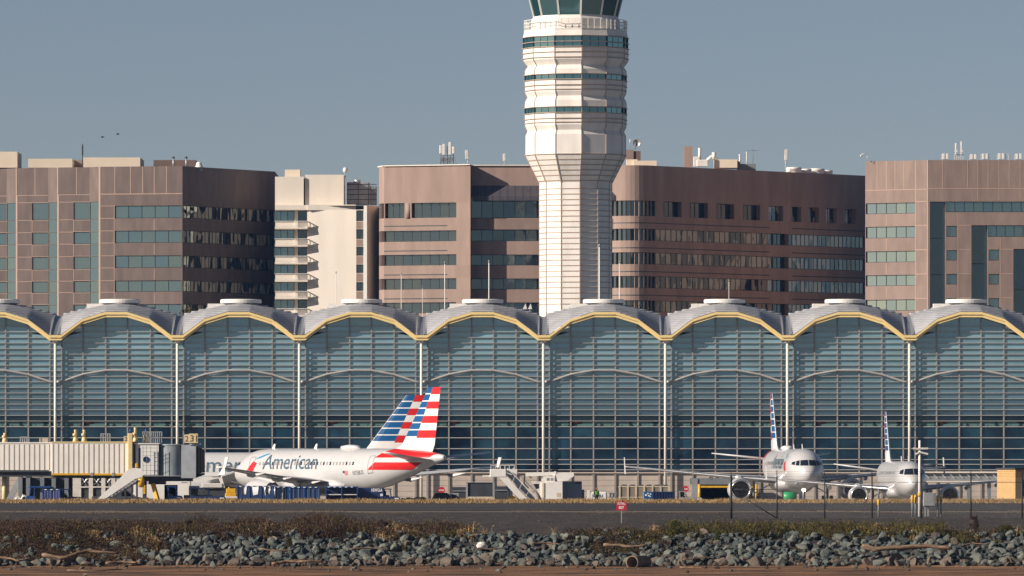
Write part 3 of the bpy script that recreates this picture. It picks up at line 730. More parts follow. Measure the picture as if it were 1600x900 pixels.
fc.line(jn, fc.L-.06, 0, fc.L-.06, ZT, .12)
fc.emit(wall)
E = pt(1680, D4)
ff = Facade(RB, B, E, 0, ZT, 0, org)
U = ff.u
ff.window(U(1453), U(1477), 0, z4(315), 1, 'glass_dark', .9, hbars=7)
ff.window(U(1477.3), U(1640), z4(331.5), z4(315), 11, 'glass_office', .35)
ff.window(U(1518), U(1543), 0, z4(352), 1, 'glass_dark', .9, hbars=6)
ff.window(U(1543.3), U(1640), z4(370), z4(352), 7, 'glass_office', .35)
ff.window(U(1583.5), U(1606), 0, z4(389), 1, 'glass_dark', .9, hbars=5)
for a, b_ in ((353,370),(391,407),(428,444.5),(466,483)): ff.window(U(1479), U(1495), z4(b_), z4(a), 1, 'glass_office', .3)
for a, b_ in ((390,407),(428,444.5),(466,483)): ff.window(U(1545), U(1561), z4(b_), z4(a), 1, 'glass_office', .3)
for p_ in (1473,1512,1528,1544,1561,1577,1594,1610): ff.line(jn, U(p_), z4(294), U(p_), ZT, .09)
ff.line(jn, 0, z4(294.5), ff.L, z4(294.5), .09)
for p_ in (1528,1561,1594): ff.line(jn, U(p_), z4(313), U(p_), z4(294.5), .08)
for y in (352,389.5,427.5,465): ff.line(jn, U(1496), z4(y), U(1517), z4(y), .08)
for y in (389.5,427.5,465): ff.line(jn, U(1562.5), z4(y), U(1583), z4(y), .08)
ff.line(jn, U(1497), 0, U(1497), z4(333), .08); ff.line(jn, U(1563), 0, U(1563), z4(371), .08)
ff.emit(wall)
bk = D4 + 60
wallquad(wall, (A[0]+6, bk), A, 0, ZT, org); wallquad(wall, E, (E[0], bk), 0, ZT, org)
cap(wall, [A, B, E, (E[0],bk), (A[0]+6,bk)], ZT-.4, org)
wall.build('wall', M['granite_rose'], RB); jn.build('panel_joint', M['joint'], RB)
st = MB()                                      # the three stepped granite frames stand proud of the shafts
for (p0, p1, y) in ((1478.2,1517.2,332.2),(1544.2,1582.5,370.8)): pass

# ================================================================== control tower
DW = 860.0; zw = lambda y: Z(y, DW); xw = X(899.4, DW); sw = F / DW
CT = thing('control_tower', 'tall cream twelve-sided airport control tower with banded windows and glass cab', 'control tower', (xw, DW, 0))
A0_ = R(-90 + 6.2)                             # a vertex six degrees right of the view line
def tring(r, z): return [(r*math.cos(A0_+k*math.pi/6), r*math.sin(A0_+k*math.pi/6), z) for k in range(12)]
pr = lambda r: r / 3.6 / sw * 1.006
prof = [(204,0),(204,864+168),(282,864+15)]
sh = MB(); sh.loft([tring(pr(204),0), tring(pr(204), zw(286.7)), tring(pr(282), zw(244.2))]); sh.build('shaft', M['tower'], CT)
rb = MB()
y = 476.0
while y > 290:
    z = zw(y); rb.loft([tring(pr(204)+.06,z-.045), tring(pr(204)+.06,z+.045)], 0, False, True, True); y -= 8.55
for y in (284,276,268,260,252): 
    t = (286.7-y)/(286.7-244.2); r = pr(204+(282-204)*t); rb.loft([tring(r+.02,zw(y)-.05), tring(r+.08,zw(y)+.05)], 0, False, True, True)
for k in range(12):
    c, s_ = math.cos(A0_+k*math.pi/6), math.sin(A0_+k*math.pi/6)
    rb.bar((c*pr(204),s_*pr(204),0),(c*pr(204),s_*pr(204),zw(286.7)),.11); rb.bar((c*pr(204),s_*pr(204),zw(286.7)),(c*pr(282),s_*pr(282),zw(244.2)),.11)
rb.build('panel_joint', M['tower_rib'], CT)
# head: notched storeys with window bands
HP = [(282,244.2),(282,213),(270,205.5),(284,197),(285,179.5)]
def head(rows):
    h = MB(); h.loft([tring(pr(r), zw(y)) for r, y in rows]); return h
h = head([(282,244.2),(282,213),(270,206),(284,198),(286,179.2)])
h.loft([tring(pr(r), zw(y)) for r, y in [(286,170),(284,160),(270,153),(283,146),(286,127.4)]])
h.loft([tring(pr(r), zw(y)) for r, y in [(286,119.4),(284,111),(269,105),(294,96),(296,76.5)]])
h.loft([tring(pr(r), zw(y)) for r, y in [(296,59.7),(290,51)]], 0, False, False, True)
h.build('head_cladding', M['tower'], CT)
for ya, yb, r, nm in ((179.2,170,283,1),(127.4,119.4,283,1),(76.5,59.7,292,2)):
    g = MB(); rr_ = tring(pr(r), zw(ya)); r2_ = tring(pr(r), zw(yb))
    for k in range(12):
        k2 = (k+1) % 12
        for j in range(3):
            f0, f1 = j/3, (j+1)/3
            L_ = lambda a, b_, f: tuple(a[i]+(b_[i]-a[i])*f for i in range(3))
            g.quad(L_(rr_[k],rr_[k2],f0), L_(rr_[k],rr_[k2],f1), L_(r2_[k],r2_[k2],f1), L_(r2_[k],r2_[k2],f0))
    o = g.build('window_band', M['tower_glass'], CT, fix=False)
    f = MB()
    for k in range(12):
        a, b_ = rr_[k], r2_[k]; f.bar(a, b_, .2)
        for j in (1,2):
            p_ = tuple(rr_[k][i]+(rr_[(k+1)%12][i]-rr_[k][i])*j/3 for i in range(3)); q_ = (p_[0],p_[1],b_[2]); f.bar(p_, q_, .06)
    f.build('frame', M['mull_dark'], o)
lv = MB()
for y, r in ((60,298),(69,298),(77,299),(85,297.5),(93,297),(119,289),(127.5,289),(136,287.5),(143,285),(170,289),(179.3,289),(188,287.5),(194,286),(243.5,283)):
    lv.loft([tring(pr(r)+.02,zw(y)-.05), tring(pr(r)+.10,zw(y)-.02), tring(pr(r)+.10,zw(y)+.05), tring(pr(r)-.1,zw(y)+.05)], 0, False, True, True)
for k in range(12):
    c, s_ = math.cos(A0_+k*math.pi/6), math.sin(A0_+k*math.pi/6)
    rows = [(282,244),(282,213),(270,206),(284,198),(286,179),(286,170),(284,160),(270,153),(283,146),(286,127),(286,119),(284,111),(269,105),(294,96),(296,76)]
    for (r0, y0_), (r1, y1_) in zip(rows, rows[1:]): lv.bar((c*pr(r0),s_*pr(r0),zw(y0_)),(c*pr(r1),s_*pr(r1),zw(y1_)),.10)
lv.build('ledge', M['tower_rib'], CT)
dk = MB(); dk.loft([tring(pr(288),zw(51.5)), tring(pr(290),zw(50)), tring(pr(290),zw(49)), tring(pr(288),zw(48.5))], 0, False, True, True)
dk.loft([tring(pr(252),zw(49)), tring(pr(252),zw(33)), tring(pr(240),zw(28))], 0, False, False, True); dk.build('gallery', M['tower'], CT)
rl = MB()
ra, rc = tring(pr(289), zw(48.8)), tring(pr(289), zw(33))
for k in range(12):
    for t in (.0,.35,.7,1): 
        p_ = [ra[k][i]+(rc[k][i]-ra[k][i])*t for i in range(3)]; q_ = [ra[(k+1)%12][i]+(rc[(k+1)%12][i]-ra[(k+1)%12][i])*t for i in range(3)]; rl.bar(p_, q_, .06)
    for j in range(4):
        p_ = [ra[k][i]+(ra[(k+1)%12][i]-ra[k][i])*j/4 for i in range(3)]; q_ = [rc[k][i]+(rc[(k+1)%12][i]-rc[k][i])*j/4 for i in range(3)]; rl.bar(p_, q_, .08)
rl.build('railing', M['white_paint'], CT)
g = MB(); z0_, z1_ = zw(28), zw(-18); r0, r1 = pr(234), pr(276)
ca, cb_ = tring(r0,z0_), tring(r1,z1_)
for k in range(12): g.quad(ca[k], ca[(k+1)%12], cb_[(k+1)%12], cb_[k])
o = g.build('cab_window', M['tower_glass'], CT, fix=False)
f = MB()
for k in range(12): f.bar(ca[k], cb_[k], .22)
f.loft([tring(r0+.1,z0_-.15), tring(r0+.1,z0_+.1)], 0, False, True, True); f.build('frame', M['white_paint'], o)
rf = MB(); rf.loft([tring(r1+.1,z1_), tring(r1+.5,z1_+.2), tring(r1+.5,z1_+1.0), tring(r1-1,z1_+1.6)], 0, False, True, True); rf.build('roof', M['white_paint'], CT)
# ================================================================== aircraft
A3 = dict(L=33.84, stations=[(0,.03,.03,3.28),(.12,.42,.40,3.30),(.4,.78,.74,3.34),(.9,1.14,1.10,3.42),(1.5,1.42,1.40,3.52),(2.2,1.65,1.66,3.63),(3.0,1.82,1.86,3.72),(4.0,1.93,2.0,3.79),(5.5,1.975,2.07,3.8),
      (21.0,1.975,2.07,3.8),(22.5,1.96,2.02,3.85),(24.5,1.86,1.86,4.0),(26.5,1.64,1.60,4.24),(28.5,1.32,1.27,4.50),(30.5,.94,.90,4.74),(32.2,.58,.56,4.90),(33.4,.30,.30,4.96),(33.84,.22,.22,4.97)],
      wing=[(0,10.4,2.55,7.0,.13),(1.7,11.4,2.62,6.2,.13),(6.4,13.8,3.02,3.9,.115),(16.6,19.2,4.05,1.55,.10)], span=16.6,
      eng=(5.75,10.1,1.72,1.0), fin=[(25.2,5.55,6.6),(27.0,6.2,5.15),(31.2,11.75,1.9)], tail=[(.3,28.3,4.75,4.1),(6.2,32.0,5.45,1.35)],
      gearx=(4.9, 15.5), win=(6.2, 24.3, .53), winz=.62, fence=True,
      deck=[((.04,4.17),(.84,4.15),(.74,4.70),(.04,4.74)),((.92,4.15),(1.24,4.19),(1.10,4.62),(.82,4.69)),((1.32,4.20),(1.56,4.28),(1.46,4.50),(1.18,4.60))])
E7 = dict(L=31.7, stations=[(0,.03,.03,2.55),(.15,.40,.38,2.57),(.5,.72,.70,2.63),(1.0,.98,1.0,2.74),(1.7,1.20,1.28,2.87),(2.6,1.38,1.52,2.97),(3.8,1.48,1.66,3.02),(5.0,1.505,1.70,3.03),
      (19.5,1.505,1.70,3.03),(21.5,1.49,1.64,3.1),(24,1.36,1.42,3.32),(26.5,1.08,1.1,3.62),(29,.66,.68,3.95),(31,.3,.3,4.12),(31.7,.18,.18,4.15)],
      wing=[(0,10.2,2.0,5.6,.13),(1.4,11.0,2.05,5.0,.13),(4.6,12.9,2.35,3.3,.12),(12.6,17.0,3.05,1.3,.10)], span=12.6,
      eng=(4.35,9.6,1.42,.80), fin=[(22.6,4.5,6.2),(24.6,5.1,4.6),(28.6,9.6,1.9)], tail=[(.3,26.8,3.75,3.3),(5.0,29.4,4.45,1.3)],
      gearx=(3.6, 14.5), win=(5.6, 22.0, .78), winz=.55, fence=False,
      deck=[((.03,3.45),(.88,3.43),(.74,3.98),(.03,4.03)),((.96,3.46),(1.22,3.54),(1.10,3.84),(.82,3.96))])
A320 = dict(A3, L=37.57)
def stretch(spec, at, by):
    s = dict(spec); f = lambda v: v + (by if v > at else 0)
    s['stations'] = [(f(a),b,c,d) for a,b,c,d in spec['stations']]; s['L'] = spec['L'] + by
    s['fin'] = [(f(a),b,c) for a,b,c in spec['fin']]; s['tail'] = [(a,f(b),c,d) for a,b,c,d in spec['tail']]
    s['wing'] = [(a,f(b),c,d,e) for a,b,c,d,e in spec['wing']]; e = spec['eng']; s['eng'] = (e[0], f(e[1]), e[2], e[3])
    s['gearx'] = (spec['gearx'][0], f(spec['gearx'][1])); s['win'] = (spec['win'][0], f(spec['win'][1]), spec['win'][2]); return s
def text_mesh(txt, size, bold=0, xscale=1, shear=0):
    cu = bpy.data.curves.new('t', 'FONT'); cu.body = txt; cu.size = size; cu.offset = bold; cu.resolution_u = 3; cu.shear = shear
    o = bpy.data.objects.new('t', cu); C.objects.link(o); bpy.context.view_layer.update()
    me = bpy.data.meshes.new_from_object(o.evaluated_get(bpy.context.evaluated_depsgraph_get()))
    bpy.data.objects.remove(o); bpy.data.curves.remove(cu)
    bm = bmesh.new(); bm.from_mesh(me); bpy.data.meshes.remove(me)
    for v in bm.verts: v.co.x *= xscale
    return bm
def text_mb(txt, size, bold=0, xscale=1, shear=0, slices=None, fit=None):
    bm = text_mesh(txt, size, bold, xscale, shear)
    xs = [v.co.x for v in bm.verts]
    if fit:
        k = fit / (max(xs) - min(xs)); x0 = min(xs)
        for v in bm.verts: v.co.x = (v.co.x - x0) * k
    if slices:
        for y in slices: bmesh.ops.bisect_plane(bm, geom=bm.verts[:]+bm.edges[:]+bm.faces[:], plane_co=(0,y,0), plane_no=(0,1,0))
    b = MB(); idx = {v: i for i, v in enumerate(bm.verts)}
    b.v = [tuple(v.co) for v in bm.verts]; b.f = [[idx[v] for v in f.verts] for f in bm.faces]; b.m = [0]*len(b.f); b.s = [False]*len(b.f)
    bm.free(); return b
def sign_text(txt, size, M4, m, parent, name='lettering', bold=.0, fit=None):
    b = text_mb(txt, size, bold, fit=fit); b.xf(M4); return b.build(name, M[m], parent, fix=False)
FOIL = [(1,0),(.7,.034),(.4,.056),(.2,.056),(.08,.042),(.02,.022),(0,0),(.02,-.018),(.08,-.03),(.2,-.04),(.4,-.042),(.7,-.02)]
def foil(chord, tc): return [(x*chord, z/.1*tc*chord) for x, z in FOIL]
def airliner(name, label, loc, heading, sp, lights=False, title=True, reg=None, group='parked airliners in red white and blue livery', gear=True, shift=0, fuse='jet_silver', tailred=True, dome=True, split=.43):
    """local +X towards the nose; stations are metres behind the nose"""
    T = thing(name, label, 'airliner', loc, heading, group)
    xm = sp['L'] / 2; SX = lambda s: xm - s
    st = sp['stations']
    def sec(s):
        for (a, ry, rz, zc), (b_, ry2, rz2, zc2) in zip(st, st[1:]):
            if a <= s <= b_: t = (s-a)/(b_-a); return ry+(ry2-ry)*t, rz+(rz2-rz)*t, zc+(zc2-zc)*t
        return st[-1][1:]
    def surf(s, phi, off=.015):
        """phi in degrees from the crown, positive to port"""
        ry, rz, zc = sec(s); a = R(phi); return (SX(s), (ry+off)*math.sin(a), zc+(rz+off)*math.cos(a))
    def patch(mb, corners, m=0, off=.015, n=6, k=4):
        """corners: (s,phi) x4, bilinear"""
        (a,b_,c,d) = corners; g = []
        for j in range(k+1):
            v = j/k
            for i in range(n+1):
                u = i/n
                s = (a[0]*(1-u)+b_[0]*u)*(1-v)+(d[0]*(1-u)+c[0]*u)*v; p = (a[1]*(1-u)+b_[1]*u)*(1-v)+(d[1]*(1-u)+c[1]*u)*v
                g.append(surf(s, p, off))
        mb.add(g, [(j*(n+1)+i, j*(n+1)+i+1, (j+1)*(n+1)+i+1, (j+1)*(n+1)+i) for j in range(k) for i in range(n)], m, True)
    # fuselage
    ss = []
    for (a, *_), (b_, *_) in zip(st, st[1:]):
        n = max(1, int((b_-a)/.8)); ss += [a+(b_-a)*i/n for i in range(n)]
    ss.append(st[-1][0])
    fb = MB(); fb.loft([[surf(s, 360*k/40, 0) for k in range(40)] for s in ss], 0, True, True, True)
    # belly fairing
    wx = sp['wing'][1]; rz0 = sec(12)
    fr = []
    for s, k in ((wx[1]-2.2,.3),(wx[1]-1,.8),(wx[1]+1,1),(wx[1]+4,1),(wx[1]+6.5,.9),(wx[1]+8.2,.35)):
        zc = rz0[2]-rz0[1]*.72
        fr.append([(SX(s), math.cos(2*math.pi*i/20)*rz0[0]*1.06*(.55+.45*k), zc+math.sin(2*math.pi*i/20)*rz0[1]*.52*k) for i in range(20)])
    fb.loft(fr, 0, True, True, True)
    fus = fb.build('fuselage', M[fuse], T)
    ex = MB(); e_ = st[-1]; ex.lathe([(e_[1]*.98,0),(e_[1]*.7,-.02),(e_[1]*.6,.25),(0,.3)], 14, 0, (SX(e_[0])-.01,0,e_[3]), 'x'); ex.build('exhaust', M['gray_dark'], fus)
    # flight-deck windows: laid out in front view, dropped onto the nose
    def front(y, z, off=.02):
        lo, hi = 0.0, 5.0
        for _ in range(40):
            s = (lo + hi) / 2; ry, rz, zc = sec(s)
            if (y/ry)**2 + ((z-zc)/rz)**2 > 1: lo = s
            else: hi = s
        return (SX(hi) + off, y * 1.006, z + off * .5)
    for sg in (1, -1):
        for quad in sp['deck']:
            b = MB(); n = 5; g = []
            (ya,za),(yb,zb),(yc,zc_),(yd,zd) = quad
            for jj in range(n+1):
                v = jj/n
                for ii in range(n+1):
                    u = ii/n
                    g.append(front(sg*((ya*(1-u)+yb*u)*(1-v)+(yd*(1-u)+yc*u)*v), (za*(1-u)+zb*u)*(1-v)+(zd*(1-u)+zc_*u)*v))
            b.add(g, [(jj*(n+1)+ii, jj*(n+1)+ii+1, (jj+1)*(n+1)+ii+1, (jj+1)*(n+1)+ii) for jj in range(n) for ii in range(n)], 0, True)
            b.build('flight_deck_window', M['pane'], fus, fix=False)
    # cabin windows
    w0, w1, dw = sp['win']; zw_ = sp['winz']; ry, rz, zc = sec(12)
    ph = math.degrees(math.acos(zw_/rz)); b = MB()
    for sg in (1, -1):
        b = MB(); w_ = .12; hh = 4.6
        b.add([(-w_,)+surf(12,sg*(ph+hh),.014)[1:], (w_,)+surf(12,sg*(ph+hh),.014)[1:], (w_,)+surf(12,sg*(ph-hh),.014)[1:], (-w_,)+surf(12,sg*(ph-hh),.014)[1:]], [(0,1,2,3)])
        s = w0; i = 0; first = {}
        while s < min(w1, st[[x[0] for x in st].index(max(x[0] for x in st if x[1] == st[9 if sp is not E7 else 8][1]))][0]+1.0):
            sh_ = rnd.random() < .45
            key = 'pane_shut' if sh_ else 'pane'
            if key not in first: o = b.build('cabin_window', M[key], fus, fix=False); first[key] = o
            else: o = first[key].copy(); C.objects.link(o); o.parent = fus
            o.location = (SX(s), 0, 0); s += dw
    # doors as thin outlines
    dm = MB()
    for s, wdt in ((5.0*sp['L']/33.84*.95, .82), (sp['fin'][0][0]-.9, .76)):
        ry, rz, zc = sec(s)
        for sg in (1, -1):
            for q in ((s-wdt/2, s-wdt/2+.05), (s+wdt/2-.05, s+wdt/2)): patch(dm, [(q[0],sg*52),(q[1],sg*52),(q[1],sg*105),(q[0],sg*105)], 0, .02, 1, 8)
            for p in ((51,53),(104,107)): patch(dm, [(s-wdt/2,sg*p[0]),(s+wdt/2,sg*p[0]),(s+wdt/2,sg*p[1]),(s-wdt/2,sg*p[1])], 0, .02, 2, 1)
    dm.build('door_outline', M['gray'], fus, fix=False)
    # title
    if title:
        sl_ = [i*.13 for i in range(-4, 16)]
        for sg in ((1, -1) if title is True else title):
            t = text_mb('American', 2.25 if sp is not E7 else 1.5, .014, slices=sl_, fit=9.0 if sp is not E7 else 7.0)
            s0 = 6.7 if sp is not E7 else 5.5
            ry, rz, zc = sec(12); base = .08
            nv = []
            for (x, y, z) in t.v:
                s = (s0 + shift + x) if sg == 1 else (s0 + shift + 9.0 - x)
                a = 90 - math.degrees((y + base) / rz); nv.append(surf(s, sg*a, .016))
            t.v = nv; t.s = [True]*len(t.f); t.build('title_lettering', M['letter'], fus, fix=False)
            eb = MB(); er = MB()
            e0 = s0 + shift - 2.9
            patch(eb, [(e0+1.3,sg*60),(e0+2.1,sg*57),(e0+3.4,sg*40),(e0+2.9,sg*40)], 0, .02); patch(er, [(e0+.2,sg*93),(e0+1.3,sg*95),(e0+1.9,sg*72),(e0+1.2,sg*66)], 0, .02)
            eb.build('emblem', M['jet_light_blue'], fus, fix=False); er.build('emblem', M['jet_red'], fus, fix=False)
    if reg:
        t = text_mb(reg, .62, .006, slices=[.1,.2,.3,.4], fit=1.65); ry, rz, zc = sec(20); t.v = [surf(21.6+x, 90-math.degrees((y-.55)/rz), .016) for x,y,z in t.v]; t.build('registration_lettering', M['gray_mid'], fus, fix=False)
        fl = MB(); patch(fl, [(20.0,93),(20.3,93),(20.3,99),(20.0,99)], 0, .02, 1, 2); fl.build('flag_emblem', M['jet_blue'], fus, fix=False)
        f2 = MB()
        for i in range(4): patch(f2, [(20.3,93+i*3.2),(20.8,93+i*3.2),(20.8,94.6+i*3.2),(20.3,94.6+i*3.2)], 0, .02, 1, 1)
        f2.build('flag_emblem', M['jet_red'], fus, fix=False)
    # red flashes on the tail cone
    f0 = sp['fin'][0][0]
    if tailred:
        rd = MB()
        for sg in (1,-1):
            g = []                                  # level red band round the tail cone
            for jj in range(7):
                for ii in range(17):
                    v, u = jj/6, ii/16; z = 4.52 - .72*v; s = (f0-.3-1.0*v) + (6.3 - .7*v)*u; ry, rz, zc = sec(s)
                    cz = max(-.97, min(.97, (z-zc)/rz)); g.append(surf(s, sg*math.degrees(math.acos(cz)), .018))
            rd.add(g, [(jj*17+ii, jj*17+ii+1, (jj+1)*17+ii+1, (jj+1)*17+ii) for jj in range(6) for ii in range(16)], 0, True)
            g = []
            for jj in range(9):
                for ii in range(21):
                    v, u = jj/8, ii/20; s = (f0+1.5-2.0*v) + (6.4 + 1.0*v)*u; ry, rz, zc = sec(s)
                    pm = math.degrees(math.acos(max(-.9, min(.985, (4.98-zc)/rz)))); g.append(surf(s, sg*(1+(pm-1)*v), .018))
            rd.add(g, [(jj*21+ii, jj*21+ii+1, (jj+1)*21+ii+1, (jj+1)*21+ii) for jj in range(8) for ii in range(20)], 0, True)
        rd.build('tail_flash', M['jet_red'], fus, fix=False)
    # wings
    for sg in (1, -1):
        wb = MB(); rings = []
        ws = sp['wing']
        secs = []
        for (y0,s0,z0,c0_,t0),(y1,s1,z1,c1_,t1) in zip(ws, ws[1:]):
            for i in range(3): k = i/3; secs.append((y0+(y1-y0)*k, s0+(s1-s0)*k, z0+(z1-z0)*k, c0_+(c1_-c0_)*k, t0+(t1-t0)*k))
        secs.append(ws[-1])
        for (y,s,z,c,t) in secs: rings.append([(SX(s+x), sg*y, z+zz_) for x, zz_ in foil(c, t)])
        wb.loft(rings, 0, True, True, True); wing = wb.build('wing', M['jet_grey'], T)
        le = MB(); lr = []
        for (y,s,z,c,t) in secs[3:]:
            p = foil(c,t); lr.append([(SX(s+p[i][0])+.02, sg*y, z+p[i][1]*1.06) for i in range(4,9)])
        le.loft(lr, 0, True, False, False, closed=False); le.build('slat', M['metal_lip'], wing)
        y,s,z,c,t = ws[-1]
        fb_ = MB()
        if sp['fence']: fb_.prism([(SX(s+.5), z-.75),(SX(s+1.3), z),(SX(s+1.6), z+.95),(SX(s+2.1), z+.98),(SX(s+c+.2), z+.1),(SX(s+c), z-.1),(SX(s+1.6), z-.7)], sg*y-.03, sg*y+.03, 'xz')
        else: fb_.prism([(SX(s+.2), z-.05),(SX(s+1.2), z+1.15),(SX(s+1.75), z+1.2),(SX(s+c+.1), z)], sg*y-.03, sg*y+.03, 'xz')
        fb_.build('winglet', M['jet_white'], wing)
        for yy in ((4.0, 8.0, 12.2) if sp['span'] > 14 else (3.0, 6.6, 9.6)):
            for (a, b_) in zip(ws, ws[1:]):
                if a[0] <= yy <= b_[0]: k = (yy-a[0])/(b_[0]-a[0]); s1, z1, c1_ = [a[i]+(b_[i]-a[i])*k for i in (1,2,3)]
            ff_ = MB(); L_ = 1.6+c1_*.25
            ff_.tube([(SX(s1+c1_*.5),sg*yy,z1-.16),(SX(s1+c1_*.62),sg*yy,z1-.32),(SX(s1+c1_*.9),sg*yy,z1-.38),(SX(s1+c1_*.55+L_*1.3),sg*yy,z1-.12)], [.03,.17,.2,.03], 8)
            ff_.build('flap_fairing', M['jet_white'], wing)
        # engine
        ey, es, ez, k = sp['eng']
        nb = MB(); prof = [(.93,.0),(1.0,.06),(1.10,.35),(1.19,.9),(1.21,1.6),(1.15,2.4),(1.0,3.1),(.90,3.5)]
        nb.lathe([(r*k, -t*k) for r, t in prof], 28, 0, (SX(es),sg*ey,ez), 'x')
        nb.lathe([(.90*k,-3.5*k),(.78*k,-3.3*k),(.62*k,-3.2*k),(.52*k,-4.0*k),(.38*k,-4.5*k),(0,-4.9*k)], 24, 0, (SX(es),sg*ey,ez), 'x')
        eng = nb.build('engine', M['jet_silver'], T)
        lp = MB(); lp.lathe([(.84*k,-.25*k),(.88*k,-.05*k),(.935*k,.025*k),(1.01*k,-.06*k),(1.075*k,-.26*k)], 28, 0, (SX(es)+.006,sg*ey,ez), 'x'); lp.build('intake_lip', M['metal_lip'], eng)
        il = MB(); il.lathe([(.84*k,-.25*k),(.86*k,-.95*k),(.3*k,-.9*k)], 28, 0, (SX(es),sg*ey,ez), 'x'); il.build('intake_duct', M['gray_dark'], eng)
        fn = MB()
        for i in range(18):
            a = 2*math.pi*i/18; a2 = a+.22
            fn.quad((SX(es)-.85*k,sg*ey+.25*k*math.cos(a),ez+.25*k*math.sin(a)),(SX(es)-.88*k,sg*ey+.84*k*math.cos(a),ez+.84*k*math.sin(a)),(SX(es)-.8*k,sg*ey+.84*k*math.cos(a2),ez+.84*k*math.sin(a2)),(SX(es)-.78*k,sg*ey+.25*k*math.cos(a2+.1),ez+.25*k*math.sin(a2+.1)))
        fn.lathe([(.28*k,-.88*k),(.2*k,-.65*k),(.02,-.45*k)], 16, 0, (SX(es),sg*ey,ez), 'x'); fn.build('fan', M['fan'], eng)
        pb = MB(); zt = ws[2][2] if ey > 5 else ws[1][2]+.25
        pb.prism([(SX(es+.7*k),ez+1.12*k),(SX(es+2.2*k),ez+1.5*k),(SX(es+4.6*k),zt+.1),(SX(es+6.0*k),zt-.15),(SX(es+3.6*k),ez+.8*k)], sg*ey-.16, sg*ey+.16, 'xz'); pb.build('pylon', M['jet_silver'], eng)
        # tailplane
        tb = MB(); rings = []
        for (y,s,z,c) in sp['tail']: rings.append([(SX(s+x), sg*y, z+zz_) for x, zz_ in foil(c, .09)])
        tb.loft(rings, 0, True, True, True); tb.build('tailplane', M['jet_grey'], T)
    # fin with flag stripes: rows x columns of coloured faces
    (s0,z0,c0_),(s1,z1,c1_),(s2,z2_,c2_) = sp['fin']
    vb = MB(); ftop = z2_; fb0 = z1 + .1
    rowz = [z0, z1, z1+(z2_-z1)*.12]; colr = [2, 2]
    zb_ = z1 + (z2_-z1)*.13; n = 7; pitch = (z2_-zb_)/n
    for i in range(n): rowz += [zb_+pitch*(i+.16), zb_+pitch*(i+1)]
    rowz = sorted(set(rowz))
    def chord(z):
        if z <= z1: t = (z-z0)/(z1-z0); return s0+(s1-s0)*t, c0_+(c1_-c0_)*t
        t = (z-z1)/(z2_-z1); return s1+(s2-s1)*t, c1_+(c2_-c1_)*t
    cols = [0, .012, split, 1.0]
    def th(x): return .052*(2.6*math.sqrt(max(x,0.0001))*(1-x)**.9+.02)
    for side in (1,-1):
        for z_a, z_b in zip(rowz, rowz[1:]):
            zc = (z_a+z_b)/2; i = int((zc-zb_)/pitch) if zc > zb_ else -1; fracr = ((zc-zb_)/pitch) % 1
            for ci in range(3):
                x0, x1 = cols[ci], cols[ci+1]
                nsub = 4 if ci > 0 else 2
                for q in range(nsub):
                    xa, xb = x0+(x1-x0)*q/nsub, x0+(x1-x0)*(q+1)/nsub; vv = []
                    for (z, x) in ((z_a,xa),(z_a,xb),(z_b,xb),(z_b,xa)):
                        s, c = chord(z); vv.append((SX(s+x*c), side*th(x)*c*.9, z))
                    m = 0
                    if i >= 0:
                        if ci == 1 and fracr > .16: m = 1
                        if ci == 2 and (i % 2 == 0): m = 2
                    vb.add(vv, [(0,1,2,3)], m, True)
    s, c = chord(z2_); vb.add([(SX(s+x*c), sd*th(x)*c*.9, z2_+.02) for sd, xs_ in ((1,(0,.1,.3,.6,1)),(-1,(1,.6,.3,.1,0))) for x in xs_], [tuple(range(10))], 1)
    bm = None
    fin = vb.build('fin', [M['jet_white'], M['jet_blue'], M['jet_red']], T)
    # aerials and satcom fairing
    cr = lambda s: sec(s)[2]+sec(s)[1]
    dm = MB(); dm.tube([(SX(s),0,cr(s)+dz) for s, dz in ((17.3,0),(17.7,.14),(18.6,.2),(19.6,.16),(20.3,0))], [.05,.42,.5,.42,.05], 14); dm.v = [(x_, y_*1.3, cr(18.6)+(z_-cr(18.6))*.55) for x_, y_, z_ in dm.v]
    
    if dome: dm.build('aerial_dome', M['jet_white'], T)
    for s in (5.6, 12.6):
        ab = MB(); ab.prism([(SX(s),cr(s)-.03),(SX(s+.5),cr(s)-.03),(SX(s+.62),cr(s)+.48),(SX(s+.4),cr(s)+.48)], -.03, .03, 'xz'); ab.build('aerial_blade', M['jet_white'], T)
    # undercarriage
    gn, gm = sp['gearx']
    nb = MB(); nb.tube([(SX(gn),0,.35),(SX(gn)-.15,0,sec(gn)[2]-sec(gn)[1]*.8)], .09, 10); nb.bar((SX(gn),0,1.0),(SX(gn)+.9,0,sec(gn)[2]-sec(gn)[1]*.85),.08); ng = nb.build('nose_gear', M['gray'], T)
    wh = lambda x,y,r,w_: MB().lathe([(0,-w_),(r*.6,-w_),(r*.92,-w_*.9),(r,-w_*.4),(r,w_*.4),(r*.92,w_*.9),(r*.6,w_),(0,w_)], 20, 0, (x,y,r), 'y')
    for sg in (1,-1): wh(SX(gn), sg*.26, .38, .11).build('wheel', M['black'], ng)
    my = 3.8 if sp['span'] > 14 else 2.6
    for sg in (1,-1):
        mb_ = MB(); mb_.tube([(SX(gm),sg*my,.5),(SX(gm),sg*my,2.6)], .13, 10); mb_.bar((SX(gm),sg*my,1.3),(SX(gm),sg*(my-1.6),2.2),.1)
        mg = mb_.build('main_gear', M['gray'], T)
        for q in (-.4,.4): wh(SX(gm), sg*my+q, .55, .18).build('wheel', M['black'], mg)
    if lights:
        lb = MB(); lb.lathe([(.0,.16),(.12,.12),(.19,0),(.12,-.12),(0,-.16)], 16, 0, (SX(gn)+.25,0,1.7), 'x'); lb.build('landing_light', M['light_on' if lights == 1 else 'light_white'], ng)
    return T
def rot(T, name): pass
